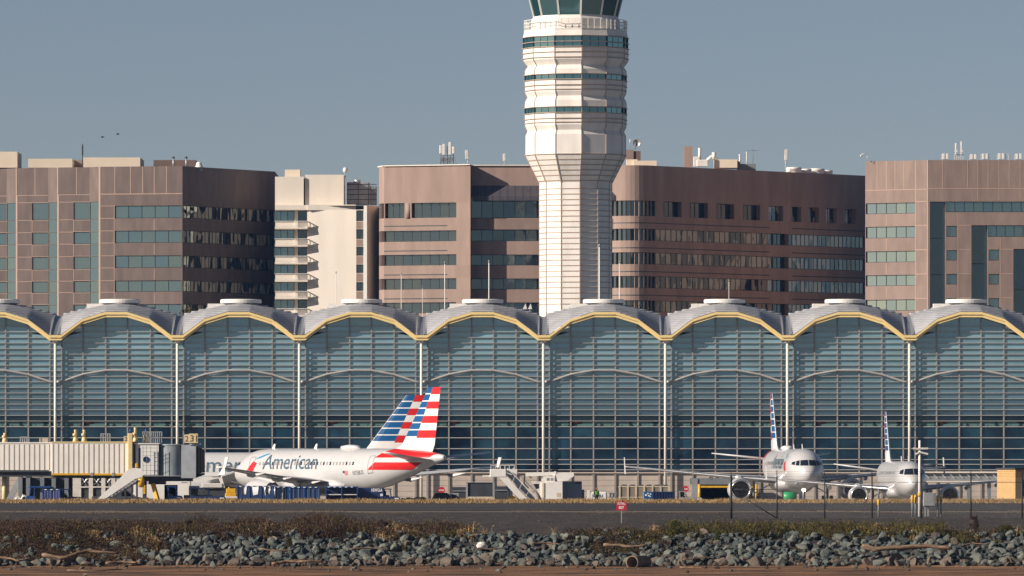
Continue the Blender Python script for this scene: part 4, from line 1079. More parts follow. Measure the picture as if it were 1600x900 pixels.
# nearest airliner, tail towards us, nose to the left and away
th_ = R(180-52)
airliner('airliner', 'silver airliner parked tail first with striped tail, behind the blue baggage carts', (X(531,700), 701, -.05), th_, A3, reg='N758US')
sp2 = stretch(A3, 10, 1.6); sp2 = stretch(sp2, 21, 2.1)
airliner('airliner', 'airliner mostly hidden behind another, only its forward lettering and striped tail showing', (X(393,738), 738, -.35), R(180-8), sp2, title=(1,), shift=6.0, dome=False, split=.52)
airliner('airliner', 'larger nose-on airliner with one lit lamp and its wing reaching far left', (X(1234,735), 737, 0), R(-90+4.8), A3, lights=1)
airliner('airliner', 'smaller nose-on regional jet standing in front of the right-hand light pole side', (37.2, 690, -.15), R(-90+2.4), E7, lights=2, title=None, tailred=False, fuse='jet_silver', dome=False)
# ================================================================== things on the apron
GD = 690.0
def gx(px, D=GD): return X(px, D)
def g_z(py, D=GD): return Z(py, D)
def wheel_mb(x, y, r=.32, w_=.1): return MB().lathe([(0,-w_),(r*.55,-w_),(r*.6,-w_*.7),(r*.7,-w_*.9),(r*.95,-w_*.9),(r,-w_*.5),(r,w_*.5),(r*.95,w_*.9),(r*.55,w_),(0,w_)], 16, 0, (x,y,r), 'y')
def wheels(T, xs, ys, r=.32, w_=.1):
    for x in xs:
        for y in ys: wheel_mb(x, y, r, w_).build('wheel', M['black'], T)
def TM(x, y, z, rx=90, rz=0): return Matrix.Translation((x,y,z)) @ Matrix.Rotation(R(rz),4,'Z') @ Matrix.Rotation(R(rx),4,'X')
# ---------------------------------------------------------------- passenger bridge
D = 690.0
JB = thing('passenger_bridge', 'long cream ribbed passenger boarding bridge with a round grey cab', 'boarding bridge', (gx(200), D, 0))
ox = gx(200)
def bx(px): return gx(px, D) - ox
for p0, p1, yt, yb, dy in ((-60, 81, 692.5, 736, .25), (80.5, 208, 691.5, 740.5, 0)):
    b = MB(); b.box(bx(p0), bx(p1), dy, 3.0-dy, Z(yb,D), Z(yt,D)); sec_ = b.build('tunnel', M['bridge'], JB)
    rb = MB(); k = p0 + 3
    while k < p1:
        x = bx(k); rb.box(x-.055, x+.055, dy-.012, dy+.01, Z(yb-1.2,D), Z(yt+2,D)); k += 7.9
    rb.build('rib', M['bridge_rib'], sec_)
    tr = MB(); tr.box(bx(p0), bx(p1)+.05, dy-.06, 3.06-dy, Z(yt,D)-.02, Z(yt-1.6,D)); tr.build('roof_edge', M['pale_yellow'] if p0 > 0 else M['bridge'], sec_)
b = MB(); b.box(bx(-60), bx(80), .5, 2.5, Z(745,D), Z(736.5,D)); b.box(bx(-60), bx(76), .22, .30, Z(737,D)-.03, Z(734.5,D)); b.build('underframe', M['gray_dark'], JB)
b = MB(); b.box(bx(80), bx(142), -.05, .2, Z(742.5,D), Z(739.5,D)); b.box(bx(145), bx(176), -.05, .2, Z(742.8,D), Z(739.7,D)); b.box(bx(178), bx(199), -.05, .2, Z(743,D), Z(740,D)); b.build('side_rail', M['yellow'], JB)
b = MB(); b.box(bx(82), bx(206), .3, 2.7, Z(747,D), Z(740.6,D)); b.build('lift_frame', M['gray_dark'], JB)
b = MB()
for p in (143.5, 177): b.box(bx(p)-.12, bx(p)+.12, -.09, .1, Z(744,D), Z(738.5,D))
b.build('hanger', M['galv'], JB)
b = MB(); b.bbox(bx(200), bx(207.5), -.45, .05, Z(741,D), Z(677,D), .05); col_ = b.build('lift_column', M['pale_yellow'], JB)
b = MB(); b.tube([(bx(204),-.2,Z(677,D)),(bx(204),-.2,Z(669.5,D))], [.14,.09], 10); b.build('beacon', M['blue'], col_)
# cab
b = MB(); b.box(bx(207.5), bx(212), .3, 2.7, Z(742,D), Z(694,D)); b.build('gap_closure', M['gray_mid'], JB)
b = MB(); b.box(bx(212), bx(248), -.1, 3.1, Z(743,D), Z(694,D)); b.box(bx(210), bx(249), -.2, 3.2, Z(694,D), Z(692.4,D)); cabb = b.build('cab_wall', M['white_paint'], JB)
b = MB(); b.box(bx(216.5), bx(219.2), -.125, -.09, Z(731,D), Z(700,D)); b.build('window', M['pane'], cabb)
b = MB()
for p in (224,229.5,236,246): b.box(bx(p)-.02, bx(p)+.02, -.62, -.58, Z(742,D), Z(697,D))
for y in (742,735,727,712,706,700): b.bar((bx(223),-.6,Z(y,D)),(bx(247),-.6,Z(y,D)),.03)
b.box(bx(222), bx(248), -.7, -.1, Z(743.5,D), Z(742,D)); b.build('service_ladder', M['gray_mid'], cabb)
b = MB(); b.lathe([(0,.03),(.2,.02),(.3,0)], 16, 0, (bx(228.5),-.15,Z(718,D)), 'y'); b.build('emblem', M['navy'], cabb)
b = MB(); cx_ = bx(267); b.lathe([(1.38,Z(743.5,D)),(1.38,Z(696,D))], 40, 0, (cx_,1.3,0)); b.lathe([(1.42,Z(696,D)),(1.42,Z(694,D)),(0,Z(693.5,D))], 40, 0, (cx_,1.3,0)); b.build('rotunda', M['stain'], JB)
b = MB(); b.box(bx(283), bx(306), .2, 3.0, Z(747,D), Z(695,D)); b.box(bx(296), bx(312), .1, 3.1, Z(695.2,D), Z(692.5,D)); b.build('cab_end', mat('pale_grey_cab', (.36,.39,.42), .5, var=.12), JB)
b = MB()
for i in range(6):
    p0 = 306 + i*2.1; b.prism([(bx(p0),Z(741-i*.6,D)),(bx(p0+1.7),Z(741-i*.6,D)),(bx(p0+1.7),Z(697+i*1.1,D)),(bx(p0),Z(697+i*1.1,D))], .1+(i%2)*.06, 3.0, 'xz')
b.prism([(bx(300),Z(748,D)),(bx(318),Z(742,D)),(bx(318),Z(739,D)),(bx(300),Z(742,D))], .3, 2.9, 'xz'); b.build('bellows', M['black'], JB)
b = MB(); b.box(bx(212), bx(300), .5, 2.6, Z(752,D), Z(744,D)); b.box(bx(232), bx(258), .4, 2.4, Z(757,D), Z(751,D)); b.build('cab_underframe', M['gray_dark'], JB)
b = MB(); b.box(bx(222), bx(228), .9, 1.5, 0, Z(750,D)); b.bar((bx(219),1.2,.9),(bx(231),1.2,.9),.5,.35)
bog = b.build('wheel_column', M['gray_dark'], JB)
b = MB(); b.box(bx(222.5), bx(226.5), .75, .89, Z(772,D), Z(758,D)); b.build('warning_panel', M['yellow'], bog)
for p in (217, 233): wheel_mb(bx(p), 1.1, .5, .2).build('wheel', M['black'], bog)
b = MB(); b.bar((bx(239),.1,Z(756,D)),(bx(250),-.3,.1),.34,.34); b.bar((bx(251),-.3,.12),(bx(228),-.3,.12),.18,.18); b.build('stair_strut', M['yellow'], JB)
b = MB(); b.lathe([(0,-.3),(.55,-.28),(.6,0),(.55,.28),(0,.3)], 16, 0, (bx(221),-.3,Z(752,D)), 'x'); b.build('cable_drum', M['yellow'], JB)
# roof pieces
for p, yb, yt in ((7,692,676.5),(117.5,691,671.5),(131,691,671.5),(211,692,668),(228,692,676)):
    b = MB(); x = bx(p); b.tube([(x,.6,Z(yb,D)),(x,.6,Z(yb-8,D))], [.3,.2], 10); b.tube([(x,.6,Z(yb-7,D)),(x,.6,Z(yt+2,D)),(x,.6,Z(yt,D))], [.13,.14,.16], 10); b.tube([(x-.08,.6,Z((yb+yt)/2,D)),(x-.08,.6,Z((yb+yt)/2-4,D))], .2, 10)
    b.build('roof_beacon', M['pale_yellow'], JB)
b = MB(); b.tube([(bx(227.5),.6,Z(677,D)),(bx(227.5),.6,Z(670,D))], .09, 8); b.build('beacon', M['blue'], JB)
for p0, p1, yb, yt in ((31,44,692,682.5),(157,171,691,677.5),(222.5,252,692,674.5)):
    b = MB(); n = max(3, int((p1-p0)/3))
    for yy in (.4, 1.3):
        for k in range(n+1): x = bx(p0+(p1-p0)*k/n); b.box(x-.03, x+.03, yy-.03, yy+.03, Z(yb,D), Z(yt,D))
        b.box(bx(p0)-.03, bx(p1)+.03, yy-.035, yy+.035, Z(yt,D)-.05, Z(yt,D)+.02)
    b.box(bx(p0)-.03, bx(p0)+.03, .4, 1.3, Z(yt,D)-.05, Z(yt,D)+.02); b.box(bx(p1)-.03, bx(p1)+.03, .4, 1.3, Z(yt,D)-.05, Z(yt,D)+.02); b.build('guard_rail', M['galv'], JB)
for p0, p1, y0, y1, txt, dy, mt in ((61,75,684.5,692,'2',.3,'beige_frame'),(193,200,681.5,691.5,'2',.4,'beige_frame'),(287.5,297,679,692,'23',.3,'beige_frame'),(295.5,309,677.5,692,'31',-.15,'pale_yellow')):
    b = MB(); b.box(bx(p0), bx(p1), dy, dy+.6, Z(y1,D), Z(y0,D)); o = b.build('number_board', M[mt], JB)
    sign_text(txt, (y1-y0)*.062*.95, TM(bx(p0)+.08, dy-.01, Z(y1-2.2,D)), 'gray_dark', o, 'numeral', .01)
# bridge support further left
b = MB(); b.tube([(bx(5),1.5,0),(bx(5),1.5,Z(742,D))], .22, 12); b.build('support_post', M['pale_yellow'], JB)

# ---------------------------------------------------------------- baggage chute / belt stair in front of the bridge
BL = thing('belt_loader', 'white sloping belt loader with curved hood rising to the boarding bridge', 'belt loader', (gx(190,684), 684, 0))
D = 684.0
def lx(px): return X(px,D) - X(190,D)
pa = [(lx(146),Z(786,D)),(lx(155),Z(786,D)),(lx(212),Z(748,D)),(lx(221),Z(746,D)),(lx(223.5),Z(742,D)),(lx(223),Z(736,D)),(lx(219),Z(732.5,D)),(lx(211),Z(731,D)),(lx(203),Z(732.5,D)),(lx(194),Z(739,D)),(lx(190),Z(745,D))]
for y0 in (-.55, .5):
    b = MB(); b.prism(pa, y0, y0+.07, 'xz'); b.build('side_panel', M['white_paint'], BL)
b = MB(); b.bar((lx(150),0,Z(785,D)),(lx(206),0,Z(744,D)),1.0,.1); b.build('belt', M['black'], BL)
b = MB()
for k in range(11): t = k/10; b.tube([(lx(166+t*52),-.5,Z(784-t*38,D)),(lx(166+t*52),.5,Z(784-t*38,D))], .13, 10)
b.build('roller_bed', M['galv'], BL)
b = MB(); b.bar((lx(160),-.45,Z(787,D)),(lx(218),-.45,Z(751,D)),.12,.14); b.bar((lx(160),.45,Z(787,D)),(lx(218),.45,Z(751,D)),.12,.14)
for p, y in ((196,764),(206,757),(214,752)): b.bar((lx(p),-.45,0),(lx(p),-.45,Z(y,D)),.12); b.bar((lx(p),.45,0),(lx(p),.45,Z(y,D)),.12)
b.build('frame', M['gray_dark'], BL)
b = MB(); b.bbox(lx(211.5), lx(216), -.3, .2, Z(731,D), Z(724,D), .05); b.build('control_box', M['yellow'], BL)
wheels(BL, (lx(165), lx(205)), (-.55,.55), .28)

# ---------------------------------------------------------------- generic pieces
def cart(label, p0, p1, yt, D=GD, kind='curtain', col='curtain', posts=3, group='blue baggage carts in a row', name='baggage_cart'):
    xc = gx((p0+p1)/2, D); T = thing(name, label, 'baggage cart', (xc, D, 0), 0, group); L_ = gx(p1,D)-gx(p0,D); x0, x1 = -L_/2, L_/2; zt = g_z(yt,D); w_ = .75
    b = MB(); b.bbox(x0, x1, -w_, w_, .42, .60, .03); b.build('deck', M['gray_dark'], T)
    b = MB(); b.bbox(x0-.05, x1+.05, -w_-.05, w_+.05, zt-.1, zt, .03)
    for i in range(max(2,int(L_/.55))): x = x0+.2+i*.55; b.box(x, x+.22, -w_-.075, -w_-.045, zt-.09, zt-.02, 1)
    b.build('roof', [M['blue'], M['white_letter']], T)
    b = MB(); 
    for k in range(posts):
        x = x0+.05+(L_-.1)*k/(posts-1)
        for y in (-w_,w_): b.box(x-.045, x+.045, y-.045, y+.045, .6, zt-.1)
    b.build('post_frame', M['blue'], T)
    if kind == 'curtain':
        for y in (-w_+.02, w_-.02):
            for x_a, x_b in ((x0+.1, -.06), (.06, x1-.1)):
                b = MB(); n = 26; pts = []
                for i in range(n+1):
                    x = x_a+(x_b-x_a)*i/n; pts.append((x, y+.035*math.sin(i*1.9+rnd.random()*.8)+.02*math.sin(i*.7)))
                b.loft([[(px_,py_*1.0,.62+.03*math.sin(i_*.9)) for i_,(px_,py_) in enumerate(pts)],[(px_,py_,zt-.1) for px_,py_ in pts]], 0, True, closed=False)
                b.build('curtain', M[col], T)
    elif kind == 'open':
        b = MB(); b.box(x0, x1, w_-.06, w_, .6, zt-.1); b.build('back_panel', M['navy'], T)
        b = MB(); b.box(x0+.1, x1-.1, -w_+.05, w_-.07, (.6+zt)/2-.04, (.6+zt)/2+.04); b.build('shelf', M['white_dirty'], T)
    elif kind == 'window':
        n = posts - 1
        for k in range(n):
            xa = x0+.09+(L_-.1)*k/n; xb = x0+.0+(L_-.1)*(k+1)/n; b = MB()
            b.prism([(xa,.6),(xb,.6),(xb,zt-.1),(xa+(xb-xa)*.8,zt-.1),(xa+(xb-xa)*.72,(.6+zt)/2),(xa+(xb-xa)*.3,(.6+zt)/2-.1),(xa+(xb-xa)*.2,zt-.1),(xa,zt-.1)], -w_, -w_+.03, 'xz'); b.build('curtain', M['curtain'], T)
        b = MB(); b.box(x0, x1, w_-.06, w_-.02, .6, .6+(zt-.7)*.4); b.build('back_panel', M['navy'], T)
    b = MB(); b.bar((x0,0,.45),(x0-.5,0,.4),.07); b.build('tow_bar', M['gray_dark'], T)
    wheels(T, (x0+.5, x1-.5), (-w_+.1, w_-.1), .24)
    return T
def tug(label, p0, p1, yt, D=GD, col='navy', cabfrac=.5, flip=False, name='baggage_tractor', glassm='pane', cat='tractor'):
    xc = gx((p0+p1)/2, D); T = thing(name, label, cat, (xc, D, 0), math.pi if flip else 0); L_ = gx(p1,D)-gx(p0,D); x0, x1 = -L_/2, L_/2; zt = g_z(yt,D); w_ = .75; zh = .62+(zt-.62)*.42
    b = MB(); xm_ = x0+L_*cabfrac
    b.prism([(x0,.3),(x1,.3),(x1,zh-.12),(x1-.12,zh),(xm_,zh+.03),(xm_-.02,zh),(x0+.06,zh),(x0,zh-.1)], -w_, w_, 'xz'); b.build('body', M[col], T)
    b = MB(); b.bbox(x0-.04, xm_+.06, -w_+.02, w_-.02, zt-.09, zt, .03); b.build('cab_roof', M[col], T)
    b = MB()
    for y in (-w_+.06, w_-.06):
        b.bar((x0+.06,y,zh),(x0+.04,y,zt-.08),.08); b.bar((xm_,y,zh),(xm_-.12,y,zt-.08),.08)
    b.build('cab_frame', M[col], T)
    b = MB(); b.quad((xm_-.01,-w_+.1,zh+.02),(xm_-.01,w_-.1,zh+.02),(xm_-.13,w_-.1,zt-.1),(xm_-.13,-w_+.1,zt-.1)); b.build('windscreen', M[glassm], T)
    b = MB(); b.bbox(x0+.12, x0+.5, -.3, .3, zh-.1, zh+.15, .03); b.bbox(x0+.08, x0+.2, -.3, .3, zh+.1, zh+.55, .03); b.build('seat', M['black'], T)
    b = MB(); b.box(x1-.02, x1+.03, -.55, -.35, zh-.35, zh-.2); b.build('headlight', M['white_letter'], T)
    b = MB(); b.box(x1-.02, x1+.03, .35, .55, zh-.35, zh-.2); b.build('headlight', M['white_letter'], T)
    b = MB(); b.box(x1-.5, x1-.1, -w_-.012, -w_+.01, zh-.22, zh-.12); b.build('marking', M['white_letter'], T)
    wheels(T, (x0+.35, x1-.4), (-w_+.06, w_-.06), .34, .12); return T
# carts and tractors along the apron edge, left to right
tug('small bright blue tractor with an open arched frame under the bridge', 41, 55, 760.5, 688, 'blue', .6, True)
cart('pale faded blue curtained baggage cart under the bridge', 67, 95, 764, 686, 'curtain', 'curtain_pale', 3, None)
tug('dark blue tractor parked right of the pale curtained cart', 97, 127, 764, 687, 'navy', .4)
TP = thing('tarpaulin_bundle', 'crumpled white tarpaulin over a low dark trolley under the bridge', 'tarpaulin', (gx(36,688), 688, 0))
b = MB(); vs = []; n = 14
for j in range(n+1):
    for i in range(n+1): vs.append((-.75+1.5*i/n, -.5+1.0*j/n, 1.0+.32*math.sin(i*.9+j*.4)*math.sin(j*.5+.3)+.18*rnd.random()-.5*abs(i/n-.5)))
b.add(vs, [(j*(n+1)+i, j*(n+1)+i+1, (j+1)*(n+1)+i+1, (j+1)*(n+1)+i) for j in range(n) for i in range(n)], 0, True); b.build('tarpaulin', M['white_dirty'], TP)
b = MB(); b.box(-1.6,.9,-.5,.5,.45,.8); b.build('deck', M['gray_dark'], TP); wheels(TP, (-1.2,.5), (-.5,.5), .24)
tug('navy tractor with a white-framed cab window below the bridge cab', 262, 285, 760, 686, 'blue', .62)
tug('low dark blue tractor with greenish windscreen panes', 296, 352, 762, 685, 'navy', .55)
LT = thing('tow_tractor', 'small dark cab vehicle with white roof below the bridge bellows', 'tractor', (gx(310,696), 696, 0))
b = MB(); b.bbox(-1.4,1.4,-.8,.8,.4,1.3,.08); b.build('body', M['gray_mid'], LT)
b = MB(); b.bbox(-.9,.1,-.7,.7,2.05,2.2,.05); b.build('cab_roof', M['white_paint'], LT)
b = MB(); b.bar((.0,-.6,2.1),(.45,-.6,1.3),.12); b.bar((.0,.6,2.1),(.45,.6,1.3),.12); b.bar((-.85,-.6,2.1),(-.85,-.6,1.3),.1); b.build('cab_frame', M['white_paint'], LT)
b = MB(); b.box(-.8,-.05,-.55,.55,1.3,2.05); b.build('cab_glass', M['pane'], LT); wheels(LT, (-.9,.9), (-.75,.75))
YL = thing('ground_power_unit', 'small yellow and white service machine between dark tractor and blue cart', 'service machine', (gx(361,690), 690, 0))
b = MB(); b.bbox(-.55,.55,-.5,.5,.3,1.5,.06); b.build('body', M['yellow'], YL)
b = MB(); b.bbox(-.6,.62,-.55,-.45,1.0,1.2,.02); b.bbox(-.4,.3,-.56,-.5,.62,.85,.02); b.build('panel', M['white_dirty'], YL)
b = MB(); b.bbox(-.45,.5,-.4,.4,1.5,1.95,.06); b.tube([(-.2,0,1.95),(-.2,0,2.1)],.07,8); b.build('engine_cover', M['yellow'], YL); wheels(YL, (-.35,.35), (-.45,.45), .2)
cart('blue baggage cart with torn curtains and daylight through two gaps', 371, 428, 759, 687, 'window', posts=4)
cart('short navy baggage cart with closed curtains left of the long curtained one', 430, 452, 760, 687, 'curtain', posts=2)
cart('long navy baggage cart with two closed pleated curtains', 453, 500, 760.5, 687, 'curtain', posts=3)
cart('open blue baggage cart showing one white shelf inside', 509, 559, 760, 687, 'open', posts=3)
BXC = thing('equipment_trailer', 'navy closed box trailer with white block lettering on its side', 'trailer', (gx(579,688), 688, 0))
b = MB(); x0, x1 = gx(560,688)-gx(579,688), gx(600,688)-gx(579,688); b.bbox(x0, x1, -.8, .8, .45, g_z(762,688), .04); o = b.build('body', M['navy'], BXC)
sign_text('NEWOLA', .42, TM(x1-1.2, -.815, g_z(768,688)), 'white_letter', o, 'lettering', .012, 1.05)
b = MB(); b.box(x1-.35, x1-.1, -.815, -.79, g_z(775,688), g_z(771.5,688)); b.build('marking', M['white_letter'], o); wheels(BXC, (x0+.5, x1-.5), (-.7,.7), .26)
tug('dark navy tractor at the right end of the cart row', 600, 625, 763.5, 688, 'navy', .45)
HP_ = thing('hose_coil', 'low heap of coiled black hoses lying right of the cart row', 'hoses', (gx(640,690), 690, 0))
b = MB()
for i in range(5):
    r = .6+.25*rnd.random(); cx_ = -1.0+i*.5; b.tube([(cx_+r*math.cos(a*.5), .4*math.sin(a*.5), .75+.1*math.sin(a+i)+.05*i) for a in range(14)], .1, 8)
b.build('hose', M['black'], HP_); b = MB(); b.box(-1.6,1.6,-.4,.4,.3,.72); b.build('pallet', M['gray_dark'], HP_)
# ---------------------------------------------------------------- under the bridge, behind
AC = thing('cooling_unit', 'white framed air unit with three dark fan openings under the bridge', 'cooling unit', (gx(150,700), 700, 0))
x0, x1 = gx(115,700)-gx(150,700), gx(181,700)-gx(150,700); zb, zt = .3, g_z(745,700)
b = MB(); b.box(x0,x1,.1,1.2,zb,zt); b.build('casing', M['gray_dark'], AC)
b = MB()
for p in (117,123.5,142,161.5,177): x = gx(p,700)-gx(150,700); b.box(x-.2,x+.2,-.05,.12,zb,zt)
b.box(x0,x1,-.06,.12,zt-.1,zt+.06); b.box(x0,x1,-.06,.12,g_z(762,700),g_z(760,700)); b.build('frame', M['white_dirty'], AC)
for p in (133,152,169.5):
    x = gx(p,700)-gx(150,700); b = MB(); z = g_z(753,700)
    for k in range(5):
        a = k*2*math.pi/5+p; b.quad((x+.1*math.cos(a),.02,z+.1*math.sin(a)),(x+.5*math.cos(a-.25),-.02,z+.5*math.sin(a-.25)),(x+.5*math.cos(a+.25),.06,z+.5*math.sin(a+.25)),(x+.1*math.cos(a+.6),.06,z+.1*math.sin(a+.6)))
    b.lathe([(0,-.05),(.12,-.04),(.13,.05)],12,0,(x,0,z),'y'); b.build('fan', M['galv'], AC)
PK = thing('pickup_truck', 'white pickup with red markings behind the belt loader', 'pickup truck', (gx(186,697), 697, 0))
b = MB(); b.prism([(-2.6,.4),(2.4,.4),(2.45,1.0),(1.6,1.15),(.9,1.75),(-.5,1.8),(-.6,1.15),(-2.6,1.15)], -.9, .9, 'xz'); b.build('body', M['white_paint'], PK)
b = MB(); b.prism([(1.4,1.18),(.85,1.68),(.3,1.7),(.3,1.18)], -.915, .915, 'xz'); b.build('side_window', M['pane'], PK)
b = MB(); b.box(-2.4,-.9,-.915,-.9,.75,.95); b.build('marking', M['red_sign'], PK); wheels(PK, (-1.7,1.6), (-.85,.85), .38, .12)
WT = thing('box_truck', 'large white box truck body under the bridge cab', 'box truck', (gx(256,712), 712, 0))
x0, x1 = gx(210,712)-gx(256,712), gx(298,712)-gx(256,712)
b = MB(); b.bbox(x0, x1-1.2, -1.2, 1.2, .5, g_z(757,712), .04); b.bbox(x1-2.6, x1, -1.2, 1.2, .5, g_z(750,712), .04); b.build('box_body', M['white_paint'], WT)
b = MB(); b.box(x1-.9, x1-.25, -1.215, -1.19, g_z(754.5,712), g_z(753.5,712)); b.build('marking', M['gray_mid'], WT)
b = MB(); b.box(x0, x1, -.6, .6, .35, .5); b.build('chassis', M['gray_dark'], WT); wheels(WT, (x0+1, x1-1), (-1,1), .45, .16)
CTk = thing('lift_truck', 'white scissor lift truck with angled arms behind the nearest airliner nose', 'lift truck', (gx(332,716), 716, 0))
b = MB(); f = lambda p: gx(p,716)-gx(332,716)
b.bbox(f(316), f(348), -1.1, 1.1, g_z(762,716), g_z(755,716), .05); b.build('box_body', M['white_dirty'], CTk)
b = MB(); b.prism([(f(306),g_z(752,716)),(f(344),g_z(742,716)),(f(347),g_z(744,716)),(f(352),g_z(762,716)),(f(348),g_z(762,716)),(f(342),g_z(747,716)),(f(308),g_z(754.5,716))], -1.0, -.8, 'xz'); b.build('arm', M['white_paint'], CTk)
b = MB(); b.bbox(f(300), f(343), -1.1, 1.1, g_z(744.5,716), g_z(740.5,716), .04); b.build('platform', M['white_paint'], CTk)
b = MB(); b.box(f(306), f(350), -.8, .8, .4, g_z(763,716)); b.build('chassis', M['gray_dark'], CTk); wheels(CTk, (f(312), f(344)), (-.9,.9), .45, .15)
DKC = thing('equipment_rack', 'dark steel service rack with open bays under the bridge', 'rack', (gx(75,702), 702, 0))
b = MB(); f = lambda p: gx(p,702)-gx(75,702)
b.box(f(30), f(112), .8, 1.0, .3, g_z(746,702)); b.build('back_panel', M['gray_dark'], DKC)
b = MB()
for p in (32,44,66,84,104): b.box(f(p)-.2, f(p)+.2, -.2, .8, .3, g_z(744,702))
b.build('post', M['gray_mid'], DKC)
b = MB(); b.box(f(32), f(53), -.3, .2, g_z(745,702), g_z(743,702)); b.box(f(68), f(88), -.3, .2, g_z(745.5,702), g_z(743.5,702)); b.build('shelf_edge', M['white_dirty'], DKC)
b = MB(); b.box(f(50), f(80), -.9, -.2, g_z(762,702), g_z(759.5,702)); b.build('worktop', M['blue'], DKC)
SS = thing('maintenance_steps', 'grey metal maintenance steps leaning under the far left of the bridge', 'steps', (gx(20,703), 703, 0))
b = MB(); f = lambda p: gx(p,703)-gx(20,703); b.bar((f(10),0,.4),(f(33),0,g_z(746,703)),.1,.5); b.bar((f(10),.8,.4),(f(33),.8,g_z(746,703)),.1,.5)
for k in range(8): t = k/8; b.box(f(10+23*t)-.15, f(10+23*t)+.15, 0, .8, .4+t*(g_z(746,703)-.4), .46+t*(g_z(746,703)-.4))
b.build('flight', M['galv'], SS); b = MB(); b.box(f(31),f(36),0,.8,0,g_z(746,703)); b.build('landing', M['gray'], SS)

# ---------------------------------------------------------------- right of the nearest airliner
SG = thing('stop_sign', 'red round stop sign on a thin post beside the beige terminal wall', 'stop sign', (gx(690,720), 720, 0))
def octo(r, n=8): return [(r*math.cos(math.pi/8+2*math.pi*k/n), r*math.sin(math.pi/8+2*math.pi*k/n)) for k in range(n)]
z = Z(766,720)
b = MB(); b.prism([(x, z+y) for x, y in octo(.36)], -.02, .02, 'xz'); o = b.build('plate', M['red_sign'], SG); sign_text('STOP', .2, TM(-.26,-.03,z-.07), 'white_letter', o, 'lettering', .008, .52)
b = MB(); b.tube([(0,.05,0),(0,.05,z-.2)], .04, 8); b.build('post', M['galv'], SG)
s2 = copy_tree(SG); s2.location = (X(1071,760), 760, 0); s2['label'] = 'red stop sign rising behind the small grey tractor'
DV = thing('service_vehicle', 'small dark rounded service vehicle parked under the stop sign', 'vehicle', (gx(690,700), 700, 0))
b = MB(); b.prism([(-1.0,.4),(1.05,.4),(1.0,.95),(.75,1.35),(.5,1.5),(-.5,1.5),(-.75,1.3),(-.95,.9)], -.7, .7, 'xz'); b.build('body', M['gray_dark'], DV)
b = MB(); b.prism([(-.6,1.0),(-.1,1.0),(-.1,1.38),(-.45,1.38)], -.715, .715, 'xz'); b.prism([(.05,1.0),(.65,1.0),(.5,1.38),(.05,1.38)], -.715, .715, 'xz'); b.build('side_window', M['pane'], DV); wheels(DV, (-.6,.6), (-.65,.65), .3)
GU = thing('air_start_unit', 'small pale grey service cabinet right of the dark vehicle', 'service cabinet', (gx(711,704), 704, 0))
b = MB(); b.bbox(-.42,.42,-.4,.4,.25,g_z(770.5,704),.05); b.build('cabinet', M['gray'], GU); b = MB(); b.box(-.3,.1,-.415,-.39,.9,1.3); b.build('vent', M['gray_dark'], GU); wheels(GU,(-.3,.3),(-.35,.35),.16)
SP = thing('shelter', 'dark mesh screened shelter on a solid tan base', 'shelter', (gx(751,684), 684, 0))
f = lambda p: gx(p,684)-gx(751,684)
b = MB(); b.box(f(728.5), f(773), -1, 1, .3, g_z(776,684)); b.build('base', M['beige_frame'], SP)
b = MB(); b.box(f(731), f(770), -.9, .9, g_z(776,684), g_z(754,684)); b.build('mesh_screen', mat('dark_screen', (.035,.042,.05), .6, var=.25, scale=2, streak=5), SP)
b = MB()
for p in (729.5, 771.3): b.box(f(p)-.09, f(p)+.09, -1.02, -.8, g_z(777,684), g_z(753,684))
b.box(f(728.5), f(772), -1.02, -.85, g_z(753.6,684), g_z(752.8,684)); b.build('post', M['galv'], SP)
for lab, pc, q0, q1, yt, ym in (('black open storage bay between the air stairs and the screened shelter', 787, 773, 801, 760, 766),('black open storage bay behind the small grey cabinet', 718, 706, 731, 761, 767)):
    DB = thing('storage_bay', lab, 'storage bay', (gx(pc,712), 712, 0)); f = lambda p: gx(p,712)-gx(pc,712)
    b = MB(); b.box(f(q0), f(q1), -.3, 1.5, .2, g_z(yt,712)); b.build('bay', M['gray_dark'], DB)
    b = MB(); b.box(f(q0+1), f(q1-1), -.4, -.31, g_z(ym+.8,712), g_z(ym-.7,712)); b.build('trim', M['gray'], DB)
YF = thing('pallet_truck', 'small yellow hand truck with two upright forks under the air stairs', 'hand truck', (gx(799,685), 685, 0))
b = MB(); b.bbox(-.35,.4,-.3,.3,.45,1.05,.06); b.prism([(-.35,.9),(.35,.9),(.4,1.15),(.1,1.3),(-.2,1.2)],-.25,.25,'xz'); b.build('body', M['yellow'], YF)
b = MB(); b.box(-.38,-.3,-.2,.2,.45,1.75); b.box(-.1,-.03,-.2,.2,.45,1.65); b.build('mast', M['pale_yellow'], YF); wheels(YF,(-.25,.3),(-.28,.28),.18,.06)
